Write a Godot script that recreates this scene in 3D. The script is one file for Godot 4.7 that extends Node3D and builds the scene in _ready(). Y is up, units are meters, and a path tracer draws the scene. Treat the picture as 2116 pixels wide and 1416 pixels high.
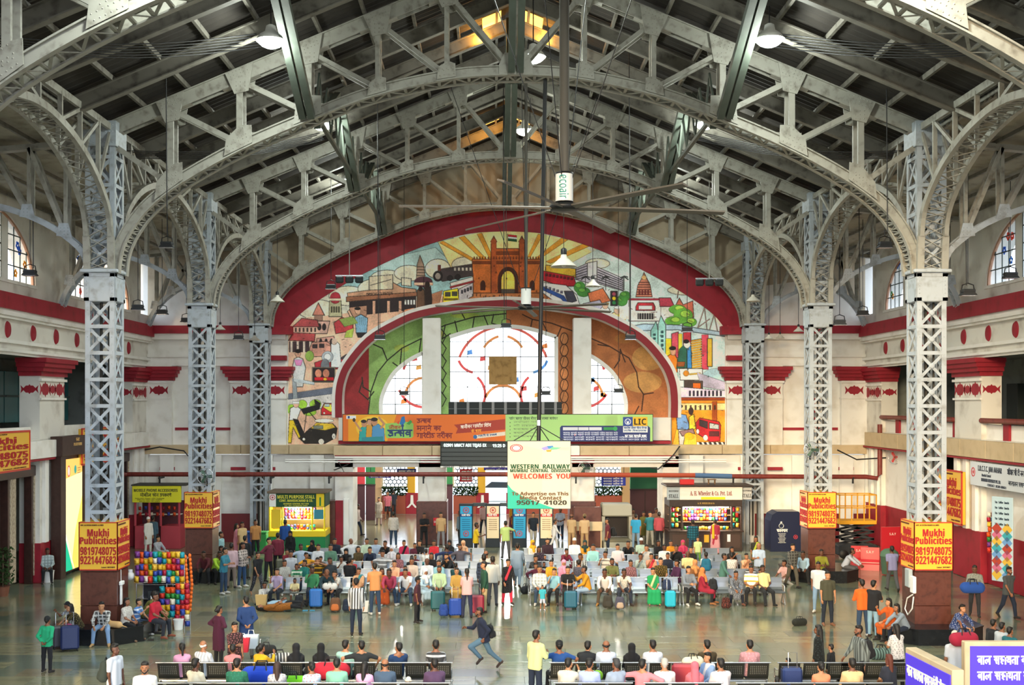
extends Node3D
# Railway concourse. Hall axis runs along -z, hall centre x = 0, floor y = 0.
const CX := -0.66
const CY := 7.0
const F := 2400.0
const TA := 35.0      # depth of the nearest fully seen truss
const BAY := 11.7
const WALLZ := -59.6
const COLX := 12.38
const SIDEX := 18.4
const LAMP := 14.0
const DOWN := 42.0
var names := {}
var mats := {}
var cache := {}
func _ready() -> void:
	# ---------- camera ----------
	var cam := Camera3D.new(); cam.name = "camera"
	cam.projection = Camera3D.PROJECTION_FRUSTUM
	cam.near = 1.0; cam.far = 400.0
	cam.size = 1416.0 / F
	cam.frustum_offset = Vector2(38.0 / F,127.0 / F)
	cam.position = V3(CX,CY,0)
	add_child(cam); cam.current = true
	# ---------- sky, exposure ----------
	var sm := ProceduralSkyMaterial.new()
	sm.sky_top_color = Color(0.80,0.88,0.98); sm.sky_horizon_color = Color(0.97,0.98,1.0)
	sm.ground_bottom_color = Color(0.55,0.53,0.5); sm.ground_horizon_color = Color(0.9,0.9,0.88)
	sm.sky_energy_multiplier = 2.0; sm.ground_energy_multiplier = 0.8; sm.sun_angle_max = 1.0
	var sky := Sky.new(); sky.sky_material = sm
	var en := Environment.new()
	en.background_mode = Environment.BG_SKY; en.sky = sky
	en.ambient_light_source = Environment.AMBIENT_SOURCE_DISABLED
	en.tonemap_mode = Environment.TONE_MAPPER_LINEAR
	en.tonemap_exposure = 1.15
	en.sdfgi_enabled = true; en.ssao_enabled = true; en.ssil_enabled = true
	var we := WorldEnvironment.new(); we.name = "environment"; we.environment = en
	add_child(we)
	# ---------- sun through the open street end, from behind the camera's left ----------
	var sun := DirectionalLight3D.new(); sun.name = "sun"
	sun.light_color = Color(1.0,0.89,0.72); sun.light_energy = 1.2
	sun.light_angular_distance = 14.0; sun.shadow_enabled = true
	add_child(sun); sun.look_at_from_position(V3(-22,24,30),V3(9,6,-56))
	# ---------- build ----------
	make_materials()
	build_floor(); build_side_walls(); build_roof()
	for k in 4: build_truss(TA + BAY * (k - 1),k)
	for k in 3:
		build_girder(TA + BAY * (k - 1),-1,k); build_girder(TA + BAY * (k - 1),1,k)
	for k in 4:
		build_column(-1,TA + BAY * (k - 1),k); build_column(1,TA + BAY * (k - 1),k)
		build_aisle_arch(-1,TA + BAY * (k - 1),k); build_aisle_arch(1,TA + BAY * (k - 1),k)
	build_lamps()
	build_back_wall(); build_mural(); build_niche(); build_arcade()
	build_banners(); build_hanging()
	build_stalls(); build_sides()
	build_benches(); build_plinths(); build_items()
	build_people()
# ======================= helpers =======================
func wx(px: float,d: float) -> float: return CX + (px - 1020.0) * d / F
func wy(py: float,d: float) -> float: return CY + (835.0 - py) * d / F
func at(px: float,py: float,d: float) -> Vector3: return V3(wx(px,d),wy(py,d),-d)
func fdep(py: float) -> float: return F * CY / (py - 835.0)
class MB:
	var v := PackedVector3Array()
	var n := PackedVector3Array()
	var uv := PackedVector2Array()
	var c := PackedColorArray()
	var ix := PackedInt32Array()
	var col := Color.WHITE
	var uvr := Rect2()
	func tri(a: Vector3,b: Vector3,d: Vector3) -> void:   # counter-clockwise seen from outside
		var nn := (b - a).cross(d - a).normalized()
		var s := v.size()
		for p in [a,b,d]:
			v.append(p); n.append(nn); c.append(col); uv.append(_uv(p))
		ix.append(s); ix.append(s + 2); ix.append(s + 1)
	func _uv(p: Vector3) -> Vector2:
		if uvr.size.x > 0.0: return Vector2((p.x - uvr.position.x) / uvr.size.x,1.0 - (p.y - uvr.position.y) / uvr.size.y)
		return Vector2(p.x,p.y)
	func quad(a: Vector3,b: Vector3,d: Vector3,e: Vector3) -> void:
		var nn := (b - a).cross(e - a)
		if nn.length_squared() < 1e-14: nn = (d - b).cross(e - b)
		nn = nn.normalized()
		var s := v.size()
		v.append(a); v.append(b); v.append(d); v.append(e)
		for i in 4: n.append(nn); c.append(col)
		if uvr.size.x > 0.0:
			uv.append(_uv(a)); uv.append(_uv(b)); uv.append(_uv(d)); uv.append(_uv(e))
		else:
			uv.append(Vector2(0,1)); uv.append(Vector2(1,1)); uv.append(Vector2(1,0)); uv.append(Vector2(0,0))
		ix.append_array(PackedInt32Array([s,s + 2,s + 1,s,s + 3,s + 2]))
	func box(o: Vector3,size: Vector3,b := Basis()) -> void:
		var x := b.x * size.x * 0.5
		var y := b.y * size.y * 0.5
		var z := b.z * size.z * 0.5
		quad(o - x - y + z,o + x - y + z,o + x + y + z,o - x + y + z)
		quad(o + x - y - z,o - x - y - z,o - x + y - z,o + x + y - z)
		quad(o + x - y + z,o + x - y - z,o + x + y - z,o + x + y + z)
		quad(o - x - y - z,o - x - y + z,o - x + y + z,o - x + y - z)
		quad(o - x + y + z,o + x + y + z,o + x + y - z,o - x + y - z)
		quad(o - x - y - z,o + x - y - z,o + x - y + z,o - x - y + z)
	func rbox(o: Vector3,size: Vector3,r: float,b := Basis()) -> void:   # chamfered box
		var h := size * 0.5
		var g := h - Vector3(r,r,r)
		var P := func(x,y,z): return o + b * Vector3(x,y,z)
		for s in [1.0,-1.0]:
			var q := [[-1,-1],[1,-1],[1,1],[-1,1]]
			if s < 0: q.reverse()
			quad(P.call(q[0][0] * g.x,q[0][1] * g.y,s * h.z),P.call(q[1][0] * g.x,q[1][1] * g.y,s * h.z),P.call(q[2][0] * g.x,q[2][1] * g.y,s * h.z),P.call(q[3][0] * g.x,q[3][1] * g.y,s * h.z))
			quad(P.call(s * h.x,q[0][0] * g.y,q[0][1] * g.z),P.call(s * h.x,q[1][0] * g.y,q[1][1] * g.z),P.call(s * h.x,q[2][0] * g.y,q[2][1] * g.z),P.call(s * h.x,q[3][0] * g.y,q[3][1] * g.z))
			quad(P.call(q[0][1] * g.x,s * h.y,q[0][0] * g.z),P.call(q[1][1] * g.x,s * h.y,q[1][0] * g.z),P.call(q[2][1] * g.x,s * h.y,q[2][0] * g.z),P.call(q[3][1] * g.x,s * h.y,q[3][0] * g.z))
		for s in [1.0,-1.0]:
			for t in [1.0,-1.0]:
				var f: bool = s * t > 0
				_eq(P.call(s * g.x,t * h.y,g.z),P.call(s * g.x,t * h.y,-g.z),P.call(s * h.x,t * g.y,-g.z),P.call(s * h.x,t * g.y,g.z),o)
				_eq(P.call(s * g.x,g.y,t * h.z),P.call(s * g.x,-g.y,t * h.z),P.call(s * h.x,-g.y,t * g.z),P.call(s * h.x,g.y,t * g.z),o)
				_eq(P.call(g.x,s * g.y,t * h.z),P.call(-g.x,s * g.y,t * h.z),P.call(-g.x,s * h.y,t * g.z),P.call(g.x,s * h.y,t * g.z),o)
				for u in [1.0,-1.0]:
					var a: Vector3 = P.call(s * h.x,t * g.y,u * g.z)
					var e: Vector3 = P.call(s * g.x,t * h.y,u * g.z)
					var i: Vector3 = P.call(s * g.x,t * g.y,u * h.z)
					if (e - a).cross(i - a).dot(a - o) > 0: tri(a,e,i)
					else: tri(a,i,e)
	func _eq(a: Vector3,b: Vector3,d: Vector3,e: Vector3,o: Vector3) -> void:
		if (b - a).cross(e - a).dot(a + d - o * 2.0) > 0: quad(a,b,d,e)
		else: quad(e,d,b,a)
	func beam(a: Vector3,b: Vector3,w: float,h: float,up := Vector3.UP) -> void:   # bar from a to b; w across, h along up
		var d := b - a
		var l := d.length()
		if l < 1e-5: return
		d /= l
		if absf(d.dot(up)) > 0.99: up = Vector3.RIGHT if absf(d.x) < 0.9 else Vector3.BACK
		var x := d.cross(up).normalized()
		var y := x.cross(d).normalized()
		box((a + b) * 0.5,Vector3(w,h,l),Basis(x,y,-d))
	func tube(p: PackedVector3Array,r: float,sides := 6,r2 := -1.0) -> void:
		if r2 < 0: r2 = r
		var m := p.size()
		var base := v.size()
		var pu := Vector3.UP
		for i in m:
			var t := (p[mini(i + 1,m - 1)] - p[maxi(i - 1,0)]).normalized()
			if absf(t.dot(pu)) > 0.95: pu = Vector3.RIGHT if absf(t.x) < 0.7 else Vector3.BACK
			var x := t.cross(pu).normalized()
			var y := x.cross(t).normalized()
			var rr := lerpf(r,r2,float(i) / maxf(1,m - 1))
			for k in sides + 1:
				var a := TAU * k / sides
				var dir := x * cos(a) + y * sin(a)
				v.append(p[i] + dir * rr); n.append(dir); c.append(col); uv.append(Vector2(float(k) / sides,float(i)))
		for i in m - 1:
			for k in sides:
				var s := base + i * (sides + 1) + k
				ix.append_array(PackedInt32Array([s,s + 1,s + sides + 2,s,s + sides + 2,s + sides + 1]))
		for e in [0,m - 1]:
			var ctr := p[e]
			var nn := (p[0] - p[1]).normalized() if e == 0 else (p[m - 1] - p[m - 2]).normalized()
			var s := v.size()
			v.append(ctr); n.append(nn); c.append(col); uv.append(Vector2())
			for k in sides + 1:
				v.append(v[base + e * (sides + 1) + k]); n.append(nn); c.append(col); uv.append(Vector2())
			for k in sides: ix.append_array(PackedInt32Array([s,s + 1 + k,s + 2 + k] if e > 0 else [s,s + 2 + k,s + 1 + k]))
	func rod(a: Vector3,b: Vector3,r: float,sides := 6) -> void: tube(PackedVector3Array([a,b]),r,sides)
	func lathe(prof: Array,sides := 16,xf := Transform3D(),a0 := 0.0,a1 := TAU) -> void:   # prof: [radius, y] upwards
		var base := v.size()
		var m := prof.size()
		for i in m:
			var p0: Vector2 = Vector2(prof[maxi(i - 1,0)][0],prof[maxi(i - 1,0)][1])
			var p1: Vector2 = Vector2(prof[mini(i + 1,m - 1)][0],prof[mini(i + 1,m - 1)][1])
			var t := (p1 - p0).normalized()
			for k in sides + 1:
				var a := lerpf(a0,a1,float(k) / sides)
				var dir := Vector3(cos(a),0,sin(a))
				v.append(xf * (dir * float(prof[i][0]) + Vector3.UP * float(prof[i][1])))
				n.append((xf.basis * (dir * t.y - Vector3.UP * t.x)).normalized()); c.append(col); uv.append(Vector2(1.0 - float(k) / sides,1.0 - float(i) / maxf(1,m - 1)))
		for i in m - 1:
			for k in sides:
				var s := base + i * (sides + 1) + k
				ix.append_array(PackedInt32Array([s,s + 1,s + sides + 2,s,s + sides + 2,s + sides + 1]))
	func prism(poly: PackedVector2Array,z0: float,z1: float,xf := Transform3D()) -> void:   # polygon in xy, from z0 to z1 (z1 > z0 faces +z)
		var p := poly
		if Geometry2D.is_polygon_clockwise(p): p = p.duplicate(); p.reverse()
		# Geometry2D calls a polygon clockwise with y up; make it counter-clockwise
		var t := Geometry2D.triangulate_polygon(p)
		var area := 0.0
		for i in p.size(): area += p[i].cross(p[(i + 1) % p.size()])
		if area < 0: p.reverse(); t = Geometry2D.triangulate_polygon(p)
		for i in range(0,t.size(),3):
			var a := p[t[i]]
			var b := p[t[i + 1]]
			var d := p[t[i + 2]]
			if (b - a).cross(d - a) < 0:
				var q := b
				b = d; d = q
			_t3(xf,a,b,d,z1); _t3(xf,a,d,b,z0)
		for i in p.size():
			var a := p[i]
			var b := p[(i + 1) % p.size()]
			quad(xf * Vector3(a.x,a.y,z0),xf * Vector3(b.x,b.y,z0),xf * Vector3(b.x,b.y,z1),xf * Vector3(a.x,a.y,z1))
	func _t3(xf: Transform3D,a: Vector2,b: Vector2,d: Vector2,z: float) -> void:
		var s := v.size()
		tri(xf * Vector3(a.x,a.y,z),xf * Vector3(b.x,b.y,z),xf * Vector3(d.x,d.y,z))
		if uvr.size.x > 0.0:
			var i := 0
			for q in [a,b,d]:
				uv[s + i] = _uv(Vector3(q.x,q.y,0)); i += 1
	func ball(o: Vector3,r: Vector3,sides := 8) -> void:
		var pr := []
		for i in sides / 2 + 1:
			var a := -PI / 2 + PI * i / (sides / 2)
			pr.append([maxf(cos(a),0.001),sin(a)])
		lathe(pr,sides,Transform3D(Basis().scaled(r),o))
	func done() -> ArrayMesh:
		var m := ArrayMesh.new()
		if v.is_empty(): return m
		var ar := []
		ar.resize(Mesh.ARRAY_MAX)
		ar[Mesh.ARRAY_VERTEX] = v; ar[Mesh.ARRAY_NORMAL] = n; ar[Mesh.ARRAY_TEX_UV] = uv; ar[Mesh.ARRAY_COLOR] = c; ar[Mesh.ARRAY_INDEX] = ix
		m.add_surface_from_arrays(Mesh.PRIMITIVE_TRIANGLES,ar)
		return m
func V2(s: String) -> PackedVector2Array:    # "x,y x,y ..."
	var r := PackedVector2Array()
	for t in s.split(" ",false):
		var q := t.split(",")
		r.append(Vector2(float(q[0]),float(q[1])))
	return r
func numbered(nm: String) -> String:
	var k: int = names.get(nm,0)
	names[nm] = k + 1
	return nm if k == 0 else "%s_%03d" % [nm,k]
func thing(nm: String,label: String,cat: String,pos := Vector3.ZERO,turn := 0.0,group := "") -> Node3D:
	var o := Node3D.new(); o.name = numbered(nm); add_child(o)
	o.position = pos; o.rotation.y = deg_to_rad(turn)
	tag(o,label,cat,group)
	return o
func tag(o: Node,label: String,cat: String,group := "") -> Node:
	if label.split(" ").size() > 16: print("LONG ",label)
	o.set_meta("label",label); o.set_meta("category",cat)
	if group: o.set_meta("group",group)
	return o
func part(par: Node3D,nm: String,mesh,mat: Material,xf := Transform3D()) -> MeshInstance3D:
	var o := MeshInstance3D.new()
	o.mesh = mesh.done() if mesh is MB else mesh
	o.material_override = mat
	o.transform = xf
	if par == self:
		o.name = numbered(nm); add_child(o)
	else:
		var key := "%d/%s" % [par.get_instance_id(),nm]
		var k: int = names.get(key,0)
		names[key] = k + 1
		o.name = nm if k == 0 else "%s_%03d" % [nm,k]
		par.add_child(o,true)
	return o
func one(nm: String,label: String,cat: String,mesh,mat: Material,xf := Transform3D(),group := "") -> MeshInstance3D:
	var o := part(self,nm,mesh,mat,xf)
	tag(o,label,cat,group)
	return o
func struct(nm: String,mesh,mat: Material,label := "",par: Node3D = self) -> MeshInstance3D:
	var o := part(par,nm,mesh,mat)
	o.set_meta("kind","structure")
	if label: o.set_meta("label",label)
	return o
func stuff(o: Node) -> Node:
	o.set_meta("kind","stuff"); return o
func T(x: float,y: float,z: float,turn := 0.0) -> Transform3D:
	return Transform3D(Basis(Vector3.UP,deg_to_rad(turn)),V3(x,y,z))
func boxm(x: float,y: float,z: float) -> ArrayMesh:   # shared plain bars
	var key := "bx%.3f/%.3f/%.3f" % [x,y,z]
	if not cache.has(key):
		var m := MB.new(); m.box(Vector3.ZERO,V3(x,y,z)); cache[key] = m.done()
	return cache[key]
func barx(a: Vector3,b: Vector3,up := Vector3.UP) -> Transform3D:   # transform that lays a unit-length bar (along z) from a to b
	var d := b - a
	var l := d.length()
	d /= l
	if absf(d.dot(up)) > 0.99: up = Vector3.RIGHT if absf(d.x) < 0.9 else Vector3.BACK
	var x := d.cross(up).normalized()
	return Transform3D(Basis(x,x.cross(d).normalized(),-d * l),(a + b) * 0.5)
# ----------------------- materials -----------------------
func V3(x := 0.0,y := 0.0,z := 0.0) -> Vector3: return Vector3(x,y,z)
func H(hex: String) -> Color: return Color.html(hex)
func mat(key: String,col: Color,rough := 0.8,metal := 0.0) -> StandardMaterial3D:
	if mats.has(key): return mats[key]
	var m := StandardMaterial3D.new(); m.resource_name = key
	m.albedo_color = col; m.roughness = rough; m.metallic = metal
	mats[key] = m
	return m
func paint(hex: String,rough := 0.7) -> StandardMaterial3D:
	return mat("p" + hex + str(rough),H(hex),rough)
func glow(key: String,col: Color,e: float) -> StandardMaterial3D:
	var m := mat(key,col,0.5)
	m.emission_enabled = true; m.emission = col; m.emission_energy_multiplier = e
	return m
func noise_tex(freq: float,cols: Array,offs: Array,size := 512,normal := false,oct := 5,sd := 1) -> NoiseTexture2D:
	var fn := FastNoiseLite.new(); fn.seed = sd; fn.frequency = freq; fn.fractal_octaves = oct
	fn.noise_type = FastNoiseLite.TYPE_SIMPLEX_SMOOTH
	var t := NoiseTexture2D.new(); t.width = size; t.height = size; t.seamless = true; t.noise = fn
	if normal:
		t.as_normal_map = true; t.bump_strength = 2.0
	else:
		var g := Gradient.new()
		g.offsets = PackedFloat32Array(offs); g.colors = PackedColorArray(cols); t.color_ramp = g
	return t
func worn(key: String,base: Color,dirt: Color,amount: float,rough := 0.75,metal := 0.0,scale := 0.35,sd := 3) -> StandardMaterial3D:
	var m := mat(key,Color.WHITE,rough,metal)
	m.albedo_texture = noise_tex(0.006,[base.lerp(dirt,amount),base.lerp(dirt,amount * 0.3),base,base.lightened(0.03)],[0.0,0.3,0.5,1.0],512,false,6,sd)
	m.uv1_triplanar = true; m.uv1_world_triplanar = true; m.uv1_scale = Vector3.ONE * scale
	return m
func make_materials() -> void:
	mat("signyellow",H("f0bc38"),0.45); mat("signred",H("c8321e"),0.5)
	worn("steel",H("a09e94"),H("544e44"),0.55,0.55,0.0,0.8,4)          # grey oil-painted steelwork
	worn("steel_col",H("aeb7bf"),H("6a6660"),0.5,0.5,0.0,0.7,5)
	worn("steel_dark",H("4c544c"),H("2e2e2a"),0.5,0.6,0.0,0.6,6)
	worn("sheet",H("332e29"),H("191613"),0.8,0.85,0.0,0.3,7)            # old dark roof sheet
	worn("sheet_aisle",H("a19a88"),H("5c564a"),0.6,0.7,0.0,0.4,8)
	worn("purlin",H("77736a"),H("3f3b35"),0.7,0.7,0.0,0.6,9)
	worn("plaster",H("f0eee8"),H("a09480"),0.3,0.8,0.0,0.22,10)
	worn("plaster_old",H("c4b59c"),H("7a6c58"),0.7,0.85,0.0,0.13,11)
	worn("red",H("9a1428"),H("560c16"),0.4,0.6,0.0,0.4,12)
	worn("cream",H("cbb591"),H("9a8460"),0.35,0.7,0.0,0.4,13)
	worn("granite",H("5e352a"),H("34201a"),0.6,0.3,0.0,1.3,14)
	worn("black_stone",H("1b1d20"),H("0c0d0f"),0.5,0.2,0.0,1.2,15)
	mat("black",H("16171a"),0.5); mat("white",H("eeeeea"),0.6); mat("glass_dark",H("20272b"),0.15)
	mat("chrome",H("c9ccd0"),0.25,0.9); mat("lead",H("4a5450"),0.6)
	var g := mat("pane",Color(0.97,0.99,1.0,0.06),0.05)
	g.transparency = BaseMaterial3D.TRANSPARENCY_ALPHA
func M(k: String) -> StandardMaterial3D: return mats[k]
# smooth curve through measured points (Catmull-Rom)
func curve(pts: PackedVector2Array,per := 6) -> PackedVector2Array:
	var r := PackedVector2Array()
	var m := pts.size()
	for i in m - 1:
		for k in per:
			r.append(pts[i].cubic_interpolate(pts[i + 1],pts[maxi(i - 1,0)],pts[mini(i + 2,m - 1)],float(k) / per))
	r.append(pts[m - 1])
	return r
func mirror(p: PackedVector2Array) -> PackedVector2Array:
	var r := PackedVector2Array()
	for q in p: r.append(Vector2(-q.x,q.y))
	return r
func text_mesh(s: String,h: float,depth := 0.01,serif := false,bold := true,fat := 0.0) -> TextMesh:
	var key := "tx" + s + str(h) + str(serif) + str(bold) + str(fat)
	if cache.has(key): return cache[key]
	var f := SystemFont.new(); f.font_names = PackedStringArray(["Droid Serif" if serif else "Droid Sans"])
	f.font_weight = 700 if bold else 400
	var t := TextMesh.new(); t.text = s; t.font = f; t.font_size = 64; t.pixel_size = h / 46.0; t.depth = depth; t.curve_step = 4.0
	cache[key] = t
	return t
# heavy lettering: the same letters struck three times side by side
func heavier(t: TextMesh,dx: float) -> Mesh:
	var key := "hv%d/%f" % [t.get_instance_id(),dx]
	if not cache.has(key):
		var st := SurfaceTool.new(); st.begin(Mesh.PRIMITIVE_TRIANGLES)
		for e in [-1,0,1]:
			for i in t.get_surface_count(): st.append_from(t,i,Transform3D(Basis(),V3(e * dx,0,e * 0.0006)))
		cache[key] = st.commit()
	return cache[key]
# lettering whose width is fitted to w metres, centred at xf
func letters(par: Node3D,s: String,h: float,w: float,m: Material,xf: Transform3D,serif := false,bold := true,fat := 0.0) -> MeshInstance3D:
	var t := text_mesh(s,h,0.012,serif,bold,fat)
	var a := t.get_aabb()
	var tm: Mesh = t
	if fat > 0: tm = heavier(t,fat * h * 0.035)
	var k := w / maxf(a.size.x,0.001) if w > 0 else 1.0
	var off := Transform3D(Basis().scaled(V3(k,1,1)),V3(-(a.position.x + a.size.x * 0.5) * k,-(a.position.y + a.size.y * 0.5),0.006))
	return part(par,"lettering",tm,m,xf * off)
# ======================= floor, walls, roof =======================
func build_floor() -> void:
	var m := MB.new()
	m.box(V3(0,-0.2,-43),V3(48,0.36,66))
	var fl := struct("floor",m,mat("floor_joint",H("5c5d4e"),0.6),"grey-green polished stone slab floor of the railway concourse")
	var tones := ["7d8068","707867","868469","5f6a5e","80765e","757c6d"]
	var ms := []
	for i in tones.size():
		var s := worn("slab%d" % i,H(tones[i]),H("4c5246"),0.55,0.16,0.0,1.0,20 + i)
		s.uv1_scale = V3(0.16,0.5,0.9)
		s.metallic_specular = 0.75
		ms.append(s)
	var nt := noise_tex(0.01,[],[],256,true,3,31); nt.bump_strength = 1.0
	for s in ms:
		s.normal_enabled = true; s.normal_texture = nt; s.normal_scale = 0.035
	var rng := RandomNumberGenerator.new(); rng.seed = 11
	var slab := MB.new(); slab.rbox(V3(0,-0.016,0),V3(1.244,0.032,0.844),0.002)
	var sm := slab.done()
	var far := []
	for i in ms.size(): far.append(MB.new())
	var cnt := 0
	var row := 0
	var z := -12.4
	while z > -59.5:
		var off := 0.62 if row % 2 else 0.0
		var d := -z
		var x := -18.0 + off - 1.25
		while x < 18.6:
			var k := rng.randi_range(0,99)
			var t: int = 0 if k < 34 else 1 if k < 58 else 2 if k < 76 else 3 if k < 84 else 4 if k < 90 else 5
			var px := 1020.0 + (x - CX) * F / d
			if d > 28.4 and cnt < 300 and px > -60 and px < 2180:
				part(fl,"slab",sm,ms[t],T(x,0,z)); cnt += 1
			else:
				far[t].box(V3(x,-0.016,z),V3(1.244,0.032,0.844))
			x += 1.25
		z -= 0.85; row += 1
	for i in ms.size(): stuff(part(fl,"distant_slabs",far[i],ms[i]))
	# street side of the arcade
	var o := MB.new(); o.box(V3(0,-0.2,-75),V3(60,0.42,3)); o.box(V3(0,-0.25,-108),V3(120,0.4,64))
	struct("pavement",o,mat("pave",H("b9b6ab"),0.8),"pale paving of the sunlit forecourt outside the arcade")
	var vf := MB.new(); vf.box(V3(0,-0.02,-67.0),V3(30,0.05,15.0))
	struct("floor_vestibule",vf,ms[2],"polished floor of the entrance vestibule behind the arcade")
func window_poly(hw: float,h: float,y0: float,x0 := -99.0,x1 := 99.0,flat := 1.0) -> PackedVector2Array:
	var p := PackedVector2Array([Vector2(-hw,y0)])
	for i in 33:
		var a := PI - PI * i / 32.0
		p.append(Vector2(cos(a) * hw,y0 + sin(a) * h * flat))
	p.remove_at(0)
	if x0 > -90 or x1 < 90:
		var q := Geometry2D.intersect_polygons(p,PackedVector2Array([Vector2(x0,y0 - 1),Vector2(x1,y0 - 1),Vector2(x1,y0 + 20),Vector2(x0,y0 + 20)]))
		if q.size(): return q[0]
	return p
# leaded light: panes on a grid, lead bars, coloured inlays; xf maps (x along wall, y up, z to the hall)
func leaded(par: Node3D,poly: PackedVector2Array,xf: Transform3D,gx: float,gy: float,sd: int,motif := true) -> void:
	var bb := Rect2(poly[0],Vector2())
	for p in poly: bb = bb.expand(p)
	var nx := maxi(1,roundi(bb.size.x / gx))
	var ny := maxi(1,roundi(bb.size.y / gy))
	var lead := MB.new()
	for i in nx:
		for j in ny:
			var a := bb.position + Vector2(bb.size.x * i / nx,bb.size.y * j / ny)
			var s := Vector2(bb.size.x / nx,bb.size.y / ny)
			var cell := PackedVector2Array([a + Vector2(0.012,0.012),a + Vector2(s.x - 0.012,0.012),a + s - Vector2(0.012,0.012),a + Vector2(0.012,s.y - 0.012)])
			for q in Geometry2D.intersect_polygons(poly,cell):
				var m := MB.new(); m.prism(q,-0.004,0.004)
				part(par,"pane",m,M("pane"),xf)
	for i in range(0,nx + 1):
		var x := clampf(bb.position.x + bb.size.x * i / nx,bb.position.x + 0.01,bb.end.x - 0.01)
		for q in Geometry2D.intersect_polyline_with_polygon(PackedVector2Array([Vector2(x,bb.position.y),Vector2(x,bb.end.y)]),poly):
			lead.beam(V3(q[0].x,q[0].y,0),V3(q[-1].x,q[-1].y,0),0.04,0.03,Vector3.BACK)
	for j in range(0,ny + 1):
		var y := clampf(bb.position.y + bb.size.y * j / ny,bb.position.y + 0.01,bb.end.y - 0.01)
		for q in Geometry2D.intersect_polyline_with_polygon(PackedVector2Array([Vector2(bb.position.x,y),Vector2(bb.end.x,y)]),poly):
			lead.beam(V3(q[0].x,q[0].y,0),V3(q[-1].x,q[-1].y,0),0.04,0.03,Vector3.BACK)
	part(par,"lead_bars",lead,M("lead"),xf)
	if motif:
		var cols := ["1f5fb8","e0a020","2a7ac0","d8452a","3f8f4a"]
		for k in 7:
			var h1 := fposmod(sin(sd * 12.9 + k * 78.2) * 437.5,1.0)
			var h2 := fposmod(sin(sd * 39.3 + k * 11.1) * 237.5,1.0)
			var o := bb.position + Vector2(bb.size.x * (0.12 + 0.76 * h1),bb.size.y * (0.12 + 0.8 * h2))
			var m := MB.new()
			for e in 5:
				var a := TAU * e / 5.0 + h1 * 6.0
				var pet := PackedVector2Array()
				for w in 6: pet.append(o + Vector2(cos(a),sin(a)) * 0.1 + Vector2(cos(TAU * w / 6.0),sin(TAU * w / 6.0)) * 0.07)
				for q in Geometry2D.intersect_polygons(pet,poly): m.prism(q,0.006,0.014)
			if m.v.size(): part(par,"coloured_glass",m,stain(cols[(k + sd) % 5]),xf)
func stain(hex: String) -> StandardMaterial3D:
	var m := mat("stain" + hex,H(hex),0.3)
	m.backlight_enabled = true; m.backlight = H(hex).lerp(Color.WHITE,0.25)
	return m
func red_fish(xf: Transform3D,w: float,m: MB) -> void:   # flat red stencilled fish-like ornament on the pier friezes
	var p := V2("-0.5,0.22 -0.34,0.06 -0.2,0.2 -0.06,0.2 0,0.28 0.06,0.2 0.2,0.2 0.34,0.06 0.5,0.22 0.45,0 0.5,-0.22 0.34,-0.06 0.2,-0.2 0.06,-0.2 0,-0.28 -0.06,-0.2 -0.2,-0.2 -0.34,-0.06 -0.5,-0.22 -0.45,0")
	for i in p.size(): p[i] *= w
	m.prism(p,0.0,0.012,xf)
func capital(m: MB,x0: float,x1: float,y0: float,y1: float,z: float,z2: float) -> void:   # stepped red capital; x0..x1 along, z..z2 across (hall side z2)
	var n := 4
	for i in n:
		var e := 0.1 + 0.32 * pow(float(i) / (n - 1),0.8)
		var a := lerpf(y0,y1,float(i) / n)
		var b := lerpf(y0,y1,float(i + 1) / n)
		var s := signf(z2 - z)
		m.box(V3((x0 + x1) / 2,(a + b) / 2,(z + z2 + s * e) / 2),V3(x1 - x0 + 2 * e,b - a + 0.002,absf(z2 - z) + e))
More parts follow.
